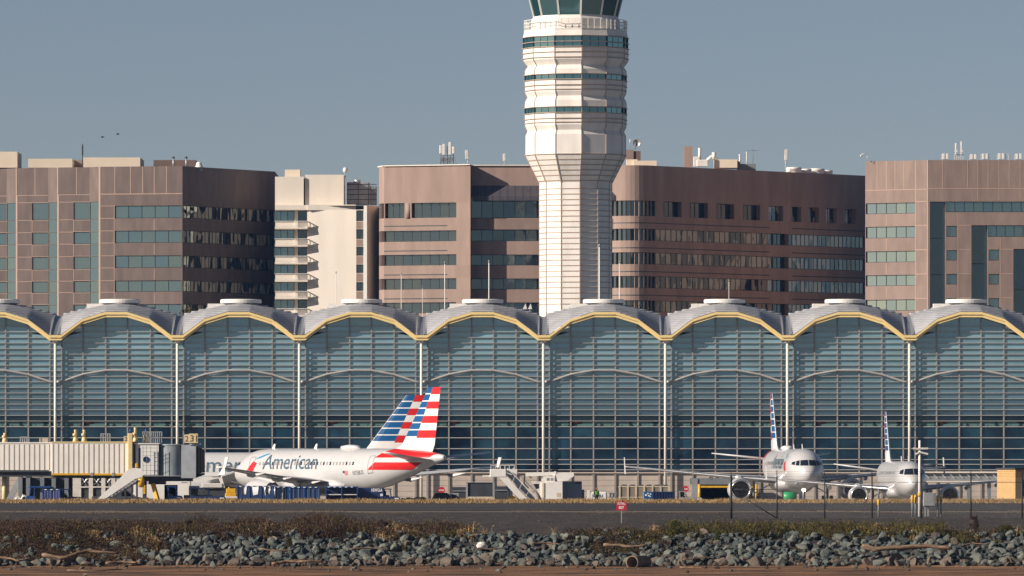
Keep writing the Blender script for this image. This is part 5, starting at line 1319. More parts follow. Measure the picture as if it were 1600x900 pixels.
# air stairs
AS = thing('air_stairs', 'tall white mobile boarding stairs with a railed top platform', 'boarding stairs', (gx(800,688), 688, 0))
D = 688.0; f = lambda p: gx(p,D)-gx(800,D); q = lambda y: g_z(y,D)
def strip(p): return [(f(a), q(b_)) for a, b_ in p]
b = MB(); b.prism(strip([(778,744),(790,743),(829,785),(816,785)]), -1.0, -.93, 'xz'); b.build('side_panel', M['white_paint'], AS)
b = MB(); b.prism(strip([(792,743),(802,741),(841,785),(834,785)]), .93, 1.0, 'xz'); b.build('side_panel', M['white_paint'], AS)
b = MB(); n = 17
for k in range(n):
    t = k/n; x = f(786+46*t); z = q(744+41*t); b.box(x-.02, x+.26, -.92, .92, z-.05, z); b.box(x-.02,x+.0,-.92,.92,z-.05,z+.2)
b.build('tread', M['gray'], AS)
b = MB()
for y in (-.97,.97):
    b.bar((f(780),y,q(734)),(f(800),y,q(742)),.06); b.bar((f(792)+(y>0)*.6,y,q(731)),(f(840)+(y>0)*.4,y,q(779)),.06)
    for k in range(5): t = k/4; b.bar((f(793+45*t)+(y>0)*.5,y,q(732+46*t)),(f(790+42*t)+(y>0)*.5,y,q(744+41*t)),.045)
b.build('handrail', M['white_paint'], AS)
b = MB(); b.bbox(f(765.5), f(791), -1.05, 1.05, q(745.5), q(733), .05); b.box(f(791), f(808), .2, 1.05, q(741), q(733)); b.box(f(754), f(768), -.9, .9, q(745), q(742.5)); b.build('platform', M['white_paint'], AS)
b = MB()
for y in (-1.0, 1.0):
    for p in (767,774,781,789): b.box(f(p)-.03+(y>0)*.9, f(p)+.03+(y>0)*.9, y-.03, y+.03, q(733), q(727))
    b.box(f(766)+(y>0)*.9, f(790)+(y>0)*.9, y-.03, y+.03, q(727.5), q(726.6))
b.build('railing', M['white_dirty'], AS)
b = MB(); b.bar((f(790),0,q(746)),(f(800),0,.5),.3,.3); b.box(f(786),f(836),-.7,.7,.4,.62); b.build('chassis', M['navy'], AS); wheels(AS,(f(792),f(830)),(-.8,.8),.33,.12)
# truck with an overhead arm
DT_ = thing('deicing_truck', 'white tank truck with a long folded boom and basket above it', 'deicing truck', (gx(860,684), 684, 0))
D = 684.0; f = lambda p: gx(p,D)-gx(860,D); q = lambda y: g_z(y,D)
b = MB(); b.bbox(f(851.5), f(879.5), -1.25, 1.25, q(780.5), q(752.5), .06); b.bbox(f(845), f(853), -1.2, 1.2, q(778), q(753), .05); b.build('tank_body', M['white_paint'], DT_)
b = MB(); b.prism([(f(829),q(752)),(f(846),q(752)),(f(846),q(781)),(f(848),q(781)),(f(836),q(764))], -1.1, 1.1, 'xz'); b.build('cab', M['white_dirty'], DT_)
b = MB(); b.prism([(f(833),q(756)),(f(842),q(756)),(f(842),q(763)),(f(837.5),q(764))], -1.115, 1.115, 'xz'); b.build('cab_window', M['pane'], DT_)
b = MB(); b.bar((f(821),-.3,q(741.5)),(f(865),-.3,q(740)),.26,.34); b.bar((f(865),-.3,q(740)),(f(868),-.3,q(741)),.4,.5); b.build('boom', M['white_paint'], DT_)
b = MB(); b.prism(strip([(868,740.5),(877,738.5),(896,738),(897,743),(885,751),(871,752)]) if False else [(f(868),q(740.5)),(f(877),q(738.5)),(f(896),q(738)),(f(897),q(743.5)),(f(886),q(751)),(f(871),q(752))], -.9, .7, 'xz'); b.build('basket', M['white_paint'], DT_)
b = MB(); b.bar((f(820),-.3,q(741.5)),(f(819),-.3,q(756)),.16); b.bar((f(819),-.3,q(756)),(f(826),-.3,q(763)),.14); b.bar((f(822),-.3,q(741)),(f(831),-.3,q(747)),.12); b.build('nozzle_arm', M['gray_dark'], DT_)
b = MB(); b.box(f(848),f(866),-.4,.4,q(752.6),q(744)); b.box(f(846),f(849),-.2,.2,q(752.6),q(741)); b.build('turret', M['white_dirty'], DT_)
b = MB()
for p in (856.5, 862.5): b.box(f(p)-.13, f(p)+.13, -.42, -.38, q(751), q(747))
b.build('control_panel', M['gray_mid'], DT_)
b = MB(); b.box(f(869.5),f(876),-1.265,-1.24,q(776),q(770)); b.build('vent', M['beige_frame'], DT_)
b = MB(); b.bar((f(846.5),-1.3,q(779)),(f(846.5),-1.3,q(753)),.05); b.bar((f(849.5),-1.3,q(779)),(f(849.5),-1.3,q(753)),.05)
for k in range(7): b.bar((f(846.5),-1.3,q(777-k*3.6)),(f(849.5),-1.3,q(777-k*3.6)),.04)
b.build('ladder', M['pale_yellow'], DT_)
b = MB(); b.box(f(840),f(879),-.6,.6,.5,q(780.5)); b.build('chassis', M['gray_dark'], DT_); wheels(DT_,(f(846),f(857),f(873)),(-1,1),.45,.15)
GC = thing('cargo_container', 'plain grey blue cargo container right of the tank truck', 'container', (gx(893,685), 685, 0))
D = 685.0; f = lambda p: gx(p,D)-gx(893,D); q = lambda y: g_z(y,D)
b = MB(); b.bbox(f(879.5), f(909), -1, 1.2, .2, q(752), .04); o = b.build('body', mat('grey_blue_paint', (.16,.20,.26), .6, var=.08), GC)
b = MB(); b.box(f(899),f(908),-1.015,-.99,q(756),q(753.2)); b.build('vent', M['gray_dark'], o)
b = MB(); b.box(f(908.8),f(913),-.5,.9,.2,q(765)); b.build('end_rack', M['gray_mid'], GC)
TC = thing('tank_cart', 'white tank cart with dark lettering behind the person in a green vest', 'tank cart', (gx(934,694), 694, 0))
D = 694.0; f = lambda p: gx(p,D)-gx(934,D); q = lambda y: g_z(y,D)
b = MB(); b.bbox(f(918), f(948), -.8, .8, .45, q(768.5), .1); o = b.build('tank', M['white_paint'], TC); sign_text('NEWOLA', .4, TM(f(925.5),-.815,q(777)), 'letter', o, 'lettering', .012, 1.05)
b = MB(); b.box(f(918)-.02,f(921.5),-.82,.82,.4,q(766)); b.build('end_plate', M['white_paint'], TC); wheels(TC,(f(924),f(942)),(-.65,.65),.24)
SB = thing('service_cart', 'grey wheeled service frame beside the tan slatted screen', 'service cart', (gx(957,692), 692, 0))
b = MB()
for x in (-.3,0,.3): b.bar((x,-.3,.5),(x,-.3,1.55),.06); b.bar((x,.3,.5),(x,.3,1.55),.06)
for z in (.6,1.1,1.5): b.box(-.4,.42,-.33,.33,z-.03,z+.03)
b.build('frame', M['gray'], SB); b = MB(); b.bbox(-.35,.2,-.25,.25,1.13,1.5,.04); b.build('bin', M['white_dirty'], SB); wheels(SB,(-.3,.3),(-.3,.3),.2,.06)
TF = thing('screen_fence', 'tan slatted screen enclosure with six bays against the terminal wall', 'screen', (X(1007,780), 780, 0))
D = 780.0; f = lambda p: X(p,D)-X(1007,D); q = lambda y: Z(y,D)
b = MB()
for i in range(6): b.box(f(969.5+i*12.8), f(981.3+i*12.8), -.05, .05, 0, q(760.5))
b.build('slat_panel', seam_metal('tan_slats', (.27,.235,.185), .12, .7, 0, .6, .02), TF)
for i in range(7):
    b = MB(); b.box(f(968.3+i*12.8)-.09, f(968.3+i*12.8)+.09, -.14, .14, 0, q(759)); b.build('post', M['beige_frame'], TF)
b = MB(); b.box(f(966),f(1047),-.1,.1,q(761),q(759.3)); b.box(f(966),f(1047),-.1,.1,q(777.6),q(776.4)); b.build('rail', M['beige_frame'], TF)
b = MB()
for i in range(6): b.bbox(f(971+i*12.8), f(980+i*12.8), .3, 2.4, .4, q(757.2), .1)
b.build('machine_top', M['gray_dark'], TF)
BC = thing('skip', 'long dark blue steel skip with brighter blue lettered end', 'skip', (gx(1030,693), 693, 0))
D = 693.0; f = lambda p: gx(p,D)-gx(1030,D); q = lambda y: g_z(y,D)
b = MB(); b.box(f(1019.6), f(1054), -.9, .9, .3, q(768.5))
for i in range(8): b.box(f(1021+i*4.4)-.05, f(1021+i*4.4)+.05, -.96, -.9, .3, q(769.5))
b.box(f(1019.6), f(1054.3), -.99, -.9, q(769.5), q(768)); b.build('body', M['navy'], BC)
b = MB(); b.box(f(1006), f(1019.4), -.95, .9, .3, q(768.2)); o = b.build('end_panel', mat('mid_blue_paint', (.012,.09,.24), .5), BC)
b = MB()
for x, y, s in ((1009,773.5,.16),(1012,771,.12),(1013.5,774.5,.13),(1016,772,.12),(1015.5,775.5,.1)): b.box(f(x)-s/2,f(x)+s/2,-.965,-.94,q(y)-s/2,q(y)+s/2)
b.build('marking', M['white_letter'], o)
T5 = tug('small grey tractor with open cab beside the yellow framed bay', 1061, 1097, 767.5, 700, 'gray', .28, False)
# yellow-framed bay in the terminal base
YB = thing('baggage_bay', 'dark vehicle bay framed by thick yellow posts and a yellow beam', 'vehicle bay', (X(1137,796), 796, 0))
D = 796.0; f = lambda p: X(p,D)-X(1137,D); q = lambda y: Z(y,D)
b = MB(); b.box(f(1095), f(1182), 8.5, 9, 0, q(756)); b.box(f(1095), f(1182), .3, 9, q(757), q(754)); b.box(f(1094), f(1096.5), .3, 9, 0, q(757)); b.box(f(1181), f(1183), .3, 9, 0, q(757)); b.build('recess', M['black'], YB)
for p in (1092.7, 1181.5):
    b = MB(); b.tube([(f(p),-.1,0),(f(p),-.1,q(756.5))], .15, 12); b.build('post', M['yellow'], YB)
b = MB(); b.box(f(1091), f(1183.5), -.2, .1, q(762), q(759)); b.build('beam', M['yellow'], YB)
b = MB(); b.box(f(1078), f(1186), 0, .25, q(757), q(747)); b.build('lintel', M['gray_mid'], YB)
b = MB(); b.prism([(f(1078),0),(f(1090),0),(f(1090),q(748)),(f(1079),q(748)),(f(1083),q(757))], -.1, .3, 'xz'); b.build('torn_curtain', M['gray'], YB)
GK = thing('tank_cart', 'bright green rounded tank cart under the larger nose-on airliner', 'tank cart', (gx(1234,712), 712, 0))
b = MB(); b.tube([(-.62,0,1.05),(-.55,0,1.05),(.45,0,1.05),(.55,0,1.05)], [.35,.5,.5,.35], 20); b.build('tank', M['green'], GK); b = MB(); b.box(-.6,.6,-.4,.4,.4,.58); b.build('frame', M['gray_dark'], GK); wheels(GK,(-.4,.4),(-.4,.4),.22)
# walkway with slanted braces behind the small jet
WK = thing('covered_walkway', 'long pale covered walkway with slanting white braces along the terminal base', 'walkway', (X(1520,795), 795, 0))
D = 795.0; f = lambda p: X(p,D)-X(1520,D); q = lambda y: Z(y,D)
b = MB(); b.box(f(1440), f(1660), 0, 2.4, q(752), q(739)); b.build('wall_panel', M['gray'], WK)
b = MB(); b.box(f(1439), f(1661), -.3, 2.7, q(739), q(736.5)); b.box(f(1439), f(1661), -.15, 2.5, q(754), q(751.6)); b.build('roof_edge', M['cream'], WK)
for i in range(16):
    p = 1444 + i*13.2; b = MB(); b.bar((f(p),-.08,q(740)),(f(p+8),-.08,q(747)),.10,.06); b.build('brace', M['white_paint'], WK)
for p in (1446, 1514, 1546, 1600): b = MB(); b.box(f(p)-.2, f(p)+.2, .4, .9, 0, q(753.8)); b.build('post', M['gray_mid'], WK)

# ---------------------------------------------------------------- people
def skin_person(name, label, loc, rz, seated=False):
    T = thing(name, label, 'person', loc, rz)
    def skin(nm, verts, edges, radii, m, parent, sub=1):
        me = bpy.data.meshes.new(nm); me.from_pydata(verts, edges, []); me.materials.append(M[m]); o = bpy.data.objects.new(nm, me); C.objects.link(o); o.parent = parent
        md = o.modifiers.new('skin', 'SKIN')
        for v, r in zip(me.skin_vertices[0].data, radii): v.radius = (r, r)
        me.skin_vertices[0].data[0].use_root = True
        s_ = o.modifiers.new('sub', 'SUBSURF'); s_.levels = sub; s_.render_levels = sub; return o
    if seated:
        V = [(0,0,.5),(0,0,.75),(0,0,.95),(0,0,1.06),(0,.02,1.14),(0,.03,1.26), (-.18,0,.96),(-.24,.1,.74),(-.2,.34,.72),(.18,0,.96),(.24,.1,.74),(.2,.34,.72), (-.1,.06,.48),(-.12,.46,.48),(-.12,.5,.08),(.1,.06,.48),(.12,.46,.48),(.12,.5,.08)]
    else:
        V = [(0,0,.95),(0,0,1.2),(0,.02,1.38),(0,.02,1.47),(0,.03,1.55),(0,.05,1.68), (-.19,.02,1.40),(-.26,-.02,1.13),(-.24,.10,.88),(.19,.02,1.40),(.27,.03,1.15),(.20,.26,1.08), (-.1,0,.9),(-.11,.04,.5),(-.12,-.02,.08),(.1,0,.9),(.12,.08,.5),(.13,.10,.08)]
    E = [(0,1),(1,2),(2,3),(3,4),(4,5),(2,6),(6,7),(7,8),(2,9),(9,10),(10,11),(0,12),(12,13),(13,14),(0,15),(15,16),(16,17)]
    Rr = [.16,.15,.16,.07,.085,.095,.075,.055,.04,.075,.055,.04,.1,.075,.05,.1,.075,.05]
    body = skin('body', V, E, Rr, 'cloth_dark', T)
    vv = [V[0], V[1], V[2]] ; vv[0] = (V[0][0], V[0][1], V[0][2]+.02)
    skin('vest', [vv[0], vv[1], vv[2], V[6], V[9]], [(0,1),(1,2),(2,3),(2,4)], [.185,.175,.185,.095,.095], 'vest', body)
    hz = V[5][2]
    b = MB(); b.lathe([(0,hz-.13),(.06,hz-.12),(.09,hz-.03),(.095,hz+.03),(.07,hz+.09),(0,hz+.12)], 14, 0, (0,.055,0)); b.build('face', M['skin'], body)
    b = MB(); b.lathe([(.105,hz+.0),(.105,hz+.05),(.08,hz+.11),(0,hz+.135)], 14, 0, (0,.035,0)); b.build('cap', M['black'], body)
    for sgn, iv in ((-1,8),(1,11)):
        hx, hy, hz2 = V[iv]; b = MB(); b.lathe([(0,-.05),(.035,-.03),(.04,.02),(.02,.05)], 8, 0, (hx,hy+.02,hz2-.05))
        for k in range(4): b.tube([(hx-.03+.02*k,hy+.02,hz2-.08),(hx-.03+.02*k,hy+.04,hz2-.13),(hx-.03+.02*k,hy+.06,hz2-.16+.01*abs(k-1.5))], [.01,.009,.007], 6)
        b.tube([(hx-sgn*.035,hy+.03,hz2-.04),(hx-sgn*.06,hy+.06,hz2-.09)], [.011,.008], 6); b.build('hand', M['skin'], body)
    for iv in (14, 17):
        fx, fy, fz = V[iv]; b = MB(); b.bbox(fx-.05, fx+.05, fy-.08, fy+.19, 0 if not seated else fz-.08, .1 if not seated else fz+.02, .03); b.build('shoe', M['black'], body)
    return T
skin_person('person', 'person in a green hi-vis vest and dark clothes standing by the white tank cart', (gx(932,690), 690, .28), R(200))
pp = skin_person('person', 'person in a yellow-green vest seated in the small grey tractor cab', (gx(1066.5,700), 700, .62), R(-90), True)
# ================================================================== rooftop pieces, masts, far trees, birds
def antenna_cluster():
    D = 1140.0; T = thing('antenna_cluster', 'cluster of white panel antennas on a lattice frame, on the roof left of the tower', 'antenna', (X(699,D), D, Z(257.5,D)))
    f = lambda p: X(p,D)-X(699,D); q = lambda y: Z(y,D)-Z(257.5,D)
    for p, y0, y1 in ((688.5,240,227),(693.5,242,225),(703,242,222),(708.5,240,229)):
        b = MB(); b.bbox(f(p)-.2, f(p)+.2, -.15, .15, q(y0), q(y1), .05); b.build('panel_antenna', M['white_paint'], T)
    b = MB()
    for p in (688.5,693.5,699,703,708.5): b.tube([(f(p),.2,0),(f(p),.2,q(228))], .05, 6)
    for y in (254,249,243,236): b.bar((f(688),.2,q(y)),(f(709),.2,q(y)),.06)
    for p, p2 in ((688,694),(694,688),(699,704),(704,699),(709,714),(690,700)): b.bar((f(p),.2,q(244)),(f(p2),.2,0),.06)
    for p in (691,696,702,706): b.box(f(p)-.2,f(p)+.2,.05,.35,q(252),q(246))
    b.build('lattice_frame', M['gray_mid'], T)
antenna_cluster()
def panel_mast(label, px, ybot, ytop, D, ph=13, wd=.28, lean=0):
    T = thing('panel_antenna', label, 'antenna', (X(px,D), D, Z(ybot,D))); h = Z(ytop,D)-Z(ybot,D)
    b = MB(); b.tube([(0,0,0),(0,0,h-.2)], .07, 8); b.build('mast', M['white_paint'], T)
    b = MB(); b.bbox(-wd, wd*.7, -.25, -.05, h-ph*D/F, h, .05)
    if lean: b.xf(Matrix.Rotation(R(lean),4,'Y'))
    b.build('panel', M['white_dirty'], T)
panel_mast('single white panel antenna near the roof edge, right of the lattice antenna cluster', 731, 258, 234.5, 1138, 14, .3, -4)
panel_mast('lone white panel antenna on the roof close to the left side of the tower', 788.5, 258, 240, 1140, 12, .28)
panel_mast('tall white panel antenna on the dark curved block, left of the round roof fans', 1227.5, 266, 233.5, 1160, 17, .3, 3)
def dish():
    D = 1150.0; T = thing('satellite_dish', 'white round satellite dish on a brown roof hut right of the tower', 'satellite dish', (X(992.5,D), D, Z(234,D)))
    b = MB(); b.tube([(0,0,0),(0,0,1.2)], .08, 8); b.build('mast', M['gray'], T)
    b = MB(); b.lathe([(.0,.35),(.3,.3),(.55,.18),(.68,0),(.66,-.02),(.5,.12),(.2,.26)], 24, 0, (.25,-.1,1.05), 'y'); b.build('reflector', M['galv'], T)
    b = MB(); b.bar((.25,-.1,1.05),(.25,-.6,1.1),.07); b.build('feed_arm', M['gray_mid'], T)
    T2 = thing('whip_antenna', 'thin short whip antenna left of the satellite dish', 'antenna', (X(984.5,D), D, Z(234,D)))
    b = MB(); b.tube([(0,0,0),(0,0,1.0)], .03, 6); b.build('mast', M['gray'], T2); b = MB(); b.tube([(0,0,1.0),(0,0,1.7)], .07, 6); b.build('tip', M['white_paint'], T2)
dish()
def vent(name, label, cat, px, ybot, D, build):
    T = thing(name, label, cat, (X(px,D), D, Z(ybot,D))); build(T); return T
def v_dome(T):
    b = MB(); b.lathe([(.68,0),(.66,.12),(.52,.2),(.46,.55),(.36,.8),(0,.88)], 20); b.build('hood', M['white_paint'], T); b = MB(); b.lathe([(.5,-.6),(.5,.0)], 16); b.build('kerb', M['gray'], T)
vent('roof_vent', 'white domed vent on the corner of the brown office roof', 'roof vent', 311, 261.5, 1134, v_dome)
def v_stack(T):
    b = MB(); b.tube([(0,0,-.3),(0,0,1.1)], .14, 10); b.build('pipe', M['galv'], T); b = MB(); b.lathe([(.3,1.2),(.06,1.5)], 12); b.tube([(0,0,1.05),(0,0,1.25)], .05, 6); b.build('cap', M['gray_dark'], T)
vent('vent_stack', 'thin capped metal vent stack on the brown office roof, the left one of two', 'vent stack', 271, 259, 1140, v_stack)
vent('vent_stack', 'thin capped metal vent stack beside the white domed roof vent', 'vent stack', 291, 259, 1140, v_stack)
def v_ant(T):
    b = MB(); b.tube([(0,0,0),(0,0,3.3)], .07, 6); b.build('mast', M['gray_dark'], T); b = MB(); b.box(-.12,.12,-.1,.1,1.5,3.0); b.build('tip', M['gray_dark'], T)
vent('whip_antenna', 'dark upright whip antenna between two cream roof huts', 'antenna', 129, 257, 1140, v_ant)
def v_ball(T):
    b = MB(); b.lathe([(.0,-.45),(.3,-.33),(.42,0),(.3,.33),(0,.45)], 16, 0, (0,0,1.0)); b.build('ball', M['white_paint'], T); b = MB(); b.tube([(0,0,-.2),(0,0,.6)], .08, 8); b.build('stem', M['gray'], T)
vent('ball_antenna', 'white ball shaped antenna on the cream apartment roof', 'antenna', 539.5, 275.5, 1138, v_ball)
def v_cool(T):
    D = 1140; s = D/F
    b = MB(); b.bbox(-2.4,1.2,-1,1,0,38*s*.92,.1); b.build('casing', M['gray'], T); b = MB(); b.bbox(1.25,2.3,-.9,.9,0,32*s*.9,.1); b.build('casing', M['gray_mid'], T)
    b = MB()
    for z in (.8,1.6,2.4,3.2): b.box(-2.44,2.33,-1.04,-1.0,z-.06,z+.06)
    for x in (-2.3,-.6,1.0): b.box(x-.05,x+.05,-1.06,-1.0,0,3.4)
    b.build('louvre', M['gray_dark'], T)
    b = MB(); b.lathe([(.5,3.5),(.55,3.9),(.5,3.95)], 16, 0, (-.8,0,0)); b.build('fan_cowl', M['galv'], T)
vent('cooling_tower', 'grey louvred cooling unit on the cream apartment roof', 'cooling unit', 566, 320, 1140, v_cool)
def v_fan(T):
    b = MB(); b.lathe([(1.25,-.4),(1.25,.25),(1.35,.35),(1.2,.62),(0,.7)], 24); b.build('cowl', M['white_paint'], T)
for i, (p, y, lab) in enumerate(((1240,267.5,'white round roof fan nearest the tall panel antenna'),(1259,268.5,'grey round roof fan second from the tall panel antenna'),(1276,269.5,'white round roof fan third from the tall panel antenna'),(1292,270.5,'grey round roof fan at the right end of the fan row'))):
    T = vent('roof_fan', lab, 'roof fan', p, y, 1164+i*2, v_fan); T['group'] = 'round fans on the dark block roof'; T.scale = (1 if i % 2 == 0 else .75,)*3
def v_plant(T):
    b = MB(); b.bbox(-1.4,.4,-.6,.6,0,1.1,.1); b.bbox(-1.9,-.9,-.5,.5,0,1.6,.05); b.build('casing', M['white_paint'], T)
    b = MB(); b.tube([(-.9,0,1.0),(-.9,0,3.0)], .25, 10); b.build('flue', M['white_paint'], T)
    b = MB(); b.tube([(.3,0,1.0),(.9,0,1.6),(1.6,0,1.3),(2.4,0,.6)], .28, 10); b.tube([(1.4,0,1.2),(1.4,0,2.3)], .35, 10); b.build('duct', M['white_paint'], T)
    b = MB(); b.bbox(2.6,5.6,-.4,.6,0,.9,.05); b.build('screen', M['cream2'], T)
    b = MB()
    for k in range(7): b.box(2.85+k*.4,3.0+k*.4,-.42,-.40,.2,.75)
    b.build('slot', M['gray_dark'], T)
vent('roof_plant', 'white ducts and flue of roof plant on the dark curved block', 'roof plant', 1102, 260.5, 1150, v_plant)
def v_tv(T):
    b = MB(); b.tube([(0,0,0),(0,0,2.9)], .04, 6); b.build('mast', M['gray_mid'], T)
    b = MB(); b.bar((-.9,0,2.5),(.9,0,2.45),.05)
    for k in range(6): b.bar((-.8+k*.3,-.25,2.5),(-.8+k*.3,.25,2.5),.03)
    b.build('crossbar', M['gray_mid'], T)
vent('television_aerial', 'thin television aerial with a crossbar on the dark block roof', 'aerial', 1176.5, 259, 1160, v_tv)
def v_pole(h, r=.06):
    def g(T): b = MB(); b.tube([(0,0,0),(0,0,h)], [r,r*.7], 8); b.build('shaft', M['white_paint'], T); b = MB(); b.lathe([(r*1.3,h),(r*1.3,h+.12),(0,h+.18)], 8); b.build('finial', M['white_paint'], T)
    return g
vent('roof_mast', 'short white mast on the dark block roof left of the television aerial', 'mast', 1166.5, 259, 1160, v_pole(2.1, .1))
vent('roof_mast', 'short thick white mast beside the white roof plant', 'mast', 1156, 258, 1160, v_pole(1.6, .17))
def v_cam(T):
    b = MB(); b.tube([(.9,0,0),(.9,0,.6),(.75,0,.85),(.3,0,1.0),(0,0,.9)], .06, 8); b.build('arm', M['white_paint'], T); b = MB(); b.lathe([(0,-.22),(.16,-.12),(.18,.02),(0,.1)], 12, 0, (-.05,0,.75)); b.build('camera_dome', M['white_paint'], T)
vent('security_camera', 'white curved camera arm on the left corner of the rosy office roof', 'camera', 1346, 250.5, 1094, v_cam)
rg = random.Random(3)
for i, (p, w_, h, lab) in enumerate(((1476,1.0,.9,'small white railing box on the rosy office roof, left of the twin antennas'),(1498,1.3,2.6,'twin white panel antennas on the rosy office roof'),(1520,1.0,.8,'low white antenna frame just right of the twin antennas'),(1539,1.2,.9,'white antenna frame second to the right of the twin antennas'),(1567,1.7,.95,'wide white antenna frame near the right edge of the photo'),(1590,.9,.9,'white antenna frame at the far right edge of the roof'))):
    D = 1096.0; T = thing('rooftop_antenna', lab, 'antenna', (X(p,D), D, Z(250.3,D)), 0, 'antenna frames on the rosy office roof')
    b = MB(); n = 5
    for k in range(n): x = -w_/2+w_*k/(n-1); b.box(x-.04,x+.04,-.04,.04,0,h if h < 1.5 else .95)
    b.box(-w_/2-.04,w_/2+.04,-.05,.05,.86 if h>1.5 else h-.08,.95 if h>1.5 else h); b.box(-w_/2,w_/2,-.05,.05,.3,.36); b.build('frame', M['white_dirty'], T)
    b = MB()
    if h > 1.5:
        for x in (-.45,.4): b.bbox(x-.13,x+.13,-.3,-.1,.9,h+(.25 if x>0 else 0),.04); b.box(x-.2,x+.2,-.35,-.2,1.2,1.5)
    else:
        for k in range(2): b.bbox(-w_/2+.15+k*.55,-w_/2+.5+k*.55,-.25,-.06,.15,h+.1,.03)
    b.build('panel', M['white_paint'], T)
# masts between the terminal and the blocks
for p, yt, yb, D, r, lab in ((764,410,478,900,.09,'tall white mast rising between two terminal roof lights, left of the tower'),(695,412,478,900,.07,'slim white mast left of the tall mast before the pinkish block'),(627,428,478,900,.05,'thin grey mast before the pinkish block ribbon windows'),(660,450,478,900,.04,'shortest thin mast before the pinkish block'),
    (968,411,478,905,.08,'white mast just right of the control tower'),(936.5,385,466,846,.12,'thick white pole standing against the front of the tower shaft'),(525,427,478,905,.05,'thin pale mast in front of the cream apartment wall'),(1139,440,472,900,.05,'short lamp mast above a terminal roof light before the dark block')):
    D_ = D; T = thing('mast', lab, 'mast', (X(p,D_), D_, 0)); hz_ = Z(yt,D_)
    b = MB(); b.tube([(0,0,0),(0,0,hz_)], [r*1.0,r*.7], 8); b.build('shaft', M['white_paint'], T)
    b = MB(); b.tube([(0,0,hz_),(0,0,hz_+.3)], [r*1.6,r*.6], 8); b.build('cap', M['gray'], T)
def tree(label, px, ytop, D, rr, seed, leaves=2600):
    T = thing('tree', label, 'tree', (X(px,D), D, 0)); h = Z(ytop,D); g = random.Random(seed)
    b = MB(); b.tube([(0,0,0),(.1,0,h*.4),(0,.1,h*.85)], [.35,.25,.08], 8)
    for k in range(7):
        a = g.random()*6.3; z = h*(.45+.06*k); b.tube([(0,0,z),(rr*.5*math.cos(a),rr*.5*math.sin(a),z+h*.1)], [.1,.03], 6)
    b.build('trunk', M['bark'], T)
    c = MB(); cl = [(g.gauss(0,rr*.5),g.gauss(0,rr*.5),h*(.55+.4*g.random()),rr*(.25+.3*g.random())) for _ in range(22)]
    for _ in range(leaves):
        x, y, z, r = g.choice(cl); p = Vector((x+g.gauss(0,r*.6), y+g.gauss(0,r*.6), min(h, z+g.gauss(0,r*.6)))); s = .16+.14*g.random()
        u = Vector((g.gauss(0,1),g.gauss(0,1),g.gauss(0,1))).normalized(); v = u.orthogonal().normalized()
        c.add([p-u*s, p+v*s*.6, p+u*s, p-v*s*.6], [(0,1,2,3)])
    c.build('crown', M['leaf_tree'], T, fix=False)
tree('autumn tree top peeking over the terminal roof before the brown office end wall', 297, 471, 1000, 1.9, 1)
tree('autumn tree top just right of the tower above the terminal roof', 990, 473, 1000, 2.3, 2)
for p, y, lab, rz_ in ((160,214.5,'small dark bird flying, the left one of two',.3),(184,210,'small dark bird flying, the right one of two',-.4)):
    T = thing('bird', lab, 'bird', (X(p,900), 900, Z(y,900)), rz_)
    b = MB(); b.tube([(-.22,0,0),(-.1,0,.02),(.08,0,.03),(.2,0,.05),(.27,0,.05)], [.015,.07,.075,.04,.01], 8)
    for sg in (1,-1): b.add([(.1,0,.04),(.08,sg*.16,.12),(-.05,sg*.34,.10),(-.06,sg*.16,.10),(-.08,0,.03),(.1,0,.06),(.08,sg*.16,.135),(-.05,sg*.34,.112),(-.06,sg*.16,.115),(-.08,0,.05)], [(0,1,2,3,4),(5,6,7,8,9),(0,5,6,1),(1,6,7,2),(2,7,8,3),(3,8,9,4)])
    b.build('body', M['black'], T)
# low street furniture seen between two roof bays
b = MB(); D = 850.0; T = thing('traffic_sign', 'two small white sign triangles behind the roof valley left of the tower', 'sign', (X(828,D), D, 0)); f = lambda p: X(p,D)-X(828,D)
for p in (820,828): b.prism([(f(p)-.25,Z(483,D)),(f(p)+.25,Z(483,D)),(f(p)+.1,Z(474,D))], -.03, .03, 'xz')
b.build('plate', M['white_paint'], T); b = MB(); b.tube([(0,.1,0),(0,.1,Z(480,D))], .06, 8); b.box(-.8,.4,.05,.15,Z(483.5,D),Z(483,D)); b.build('post', M['gray'], T)

# ================================================================== foreground
def gpt(px, D, dz=0): return (X(px,D), D, gz(D)+dz)
# dry grass strip on the hump beside the road
g = random.Random(11); b = MB()
for i in range(42000):
    x = g.uniform(-52, 52); y = 655.2 + 6.5*g.random()
    cl = .5+.5*math.sin(x*.9+1.7*math.sin(x*.37)+y); h = (.08+.20*g.random())*(.55+.6*cl); a = g.random()*6.28; wv = .02+.02*g.random()
    z = gz(y); lx_, ly = g.gauss(0,.08), g.gauss(0,.05)
    b.add([(x-wv*math.cos(a),y-wv*math.sin(a),z-.02),(x+wv*math.cos(a),y+wv*math.sin(a),z-.02),(x+lx_,y+ly,z+h)], [(0,1,2)])
struct(b.build('dry_grass', M['drygrass'], fix=False), 'stuff')
b = MB()
for i in range(9000):
    x = g.uniform(-46, 46); y = g.uniform(601, 618) if g.random() < .9 else g.uniform(540, 600)
    if math.sin(x*.5+2*math.sin(x*.21+y*.1)+y*.3) < .35: continue
    z = gz(y)+.01; h = .03+.07*g.random(); wv = .012
    b.add([(x-wv,y,z),(x+wv,y,z),(x+g.gauss(0,.08),y+g.gauss(0,.05),z+h)], [(0,1,2)])
struct(b.build('roadside_weeds', M['drygrass'], fix=False), 'stuff')
b = MB()
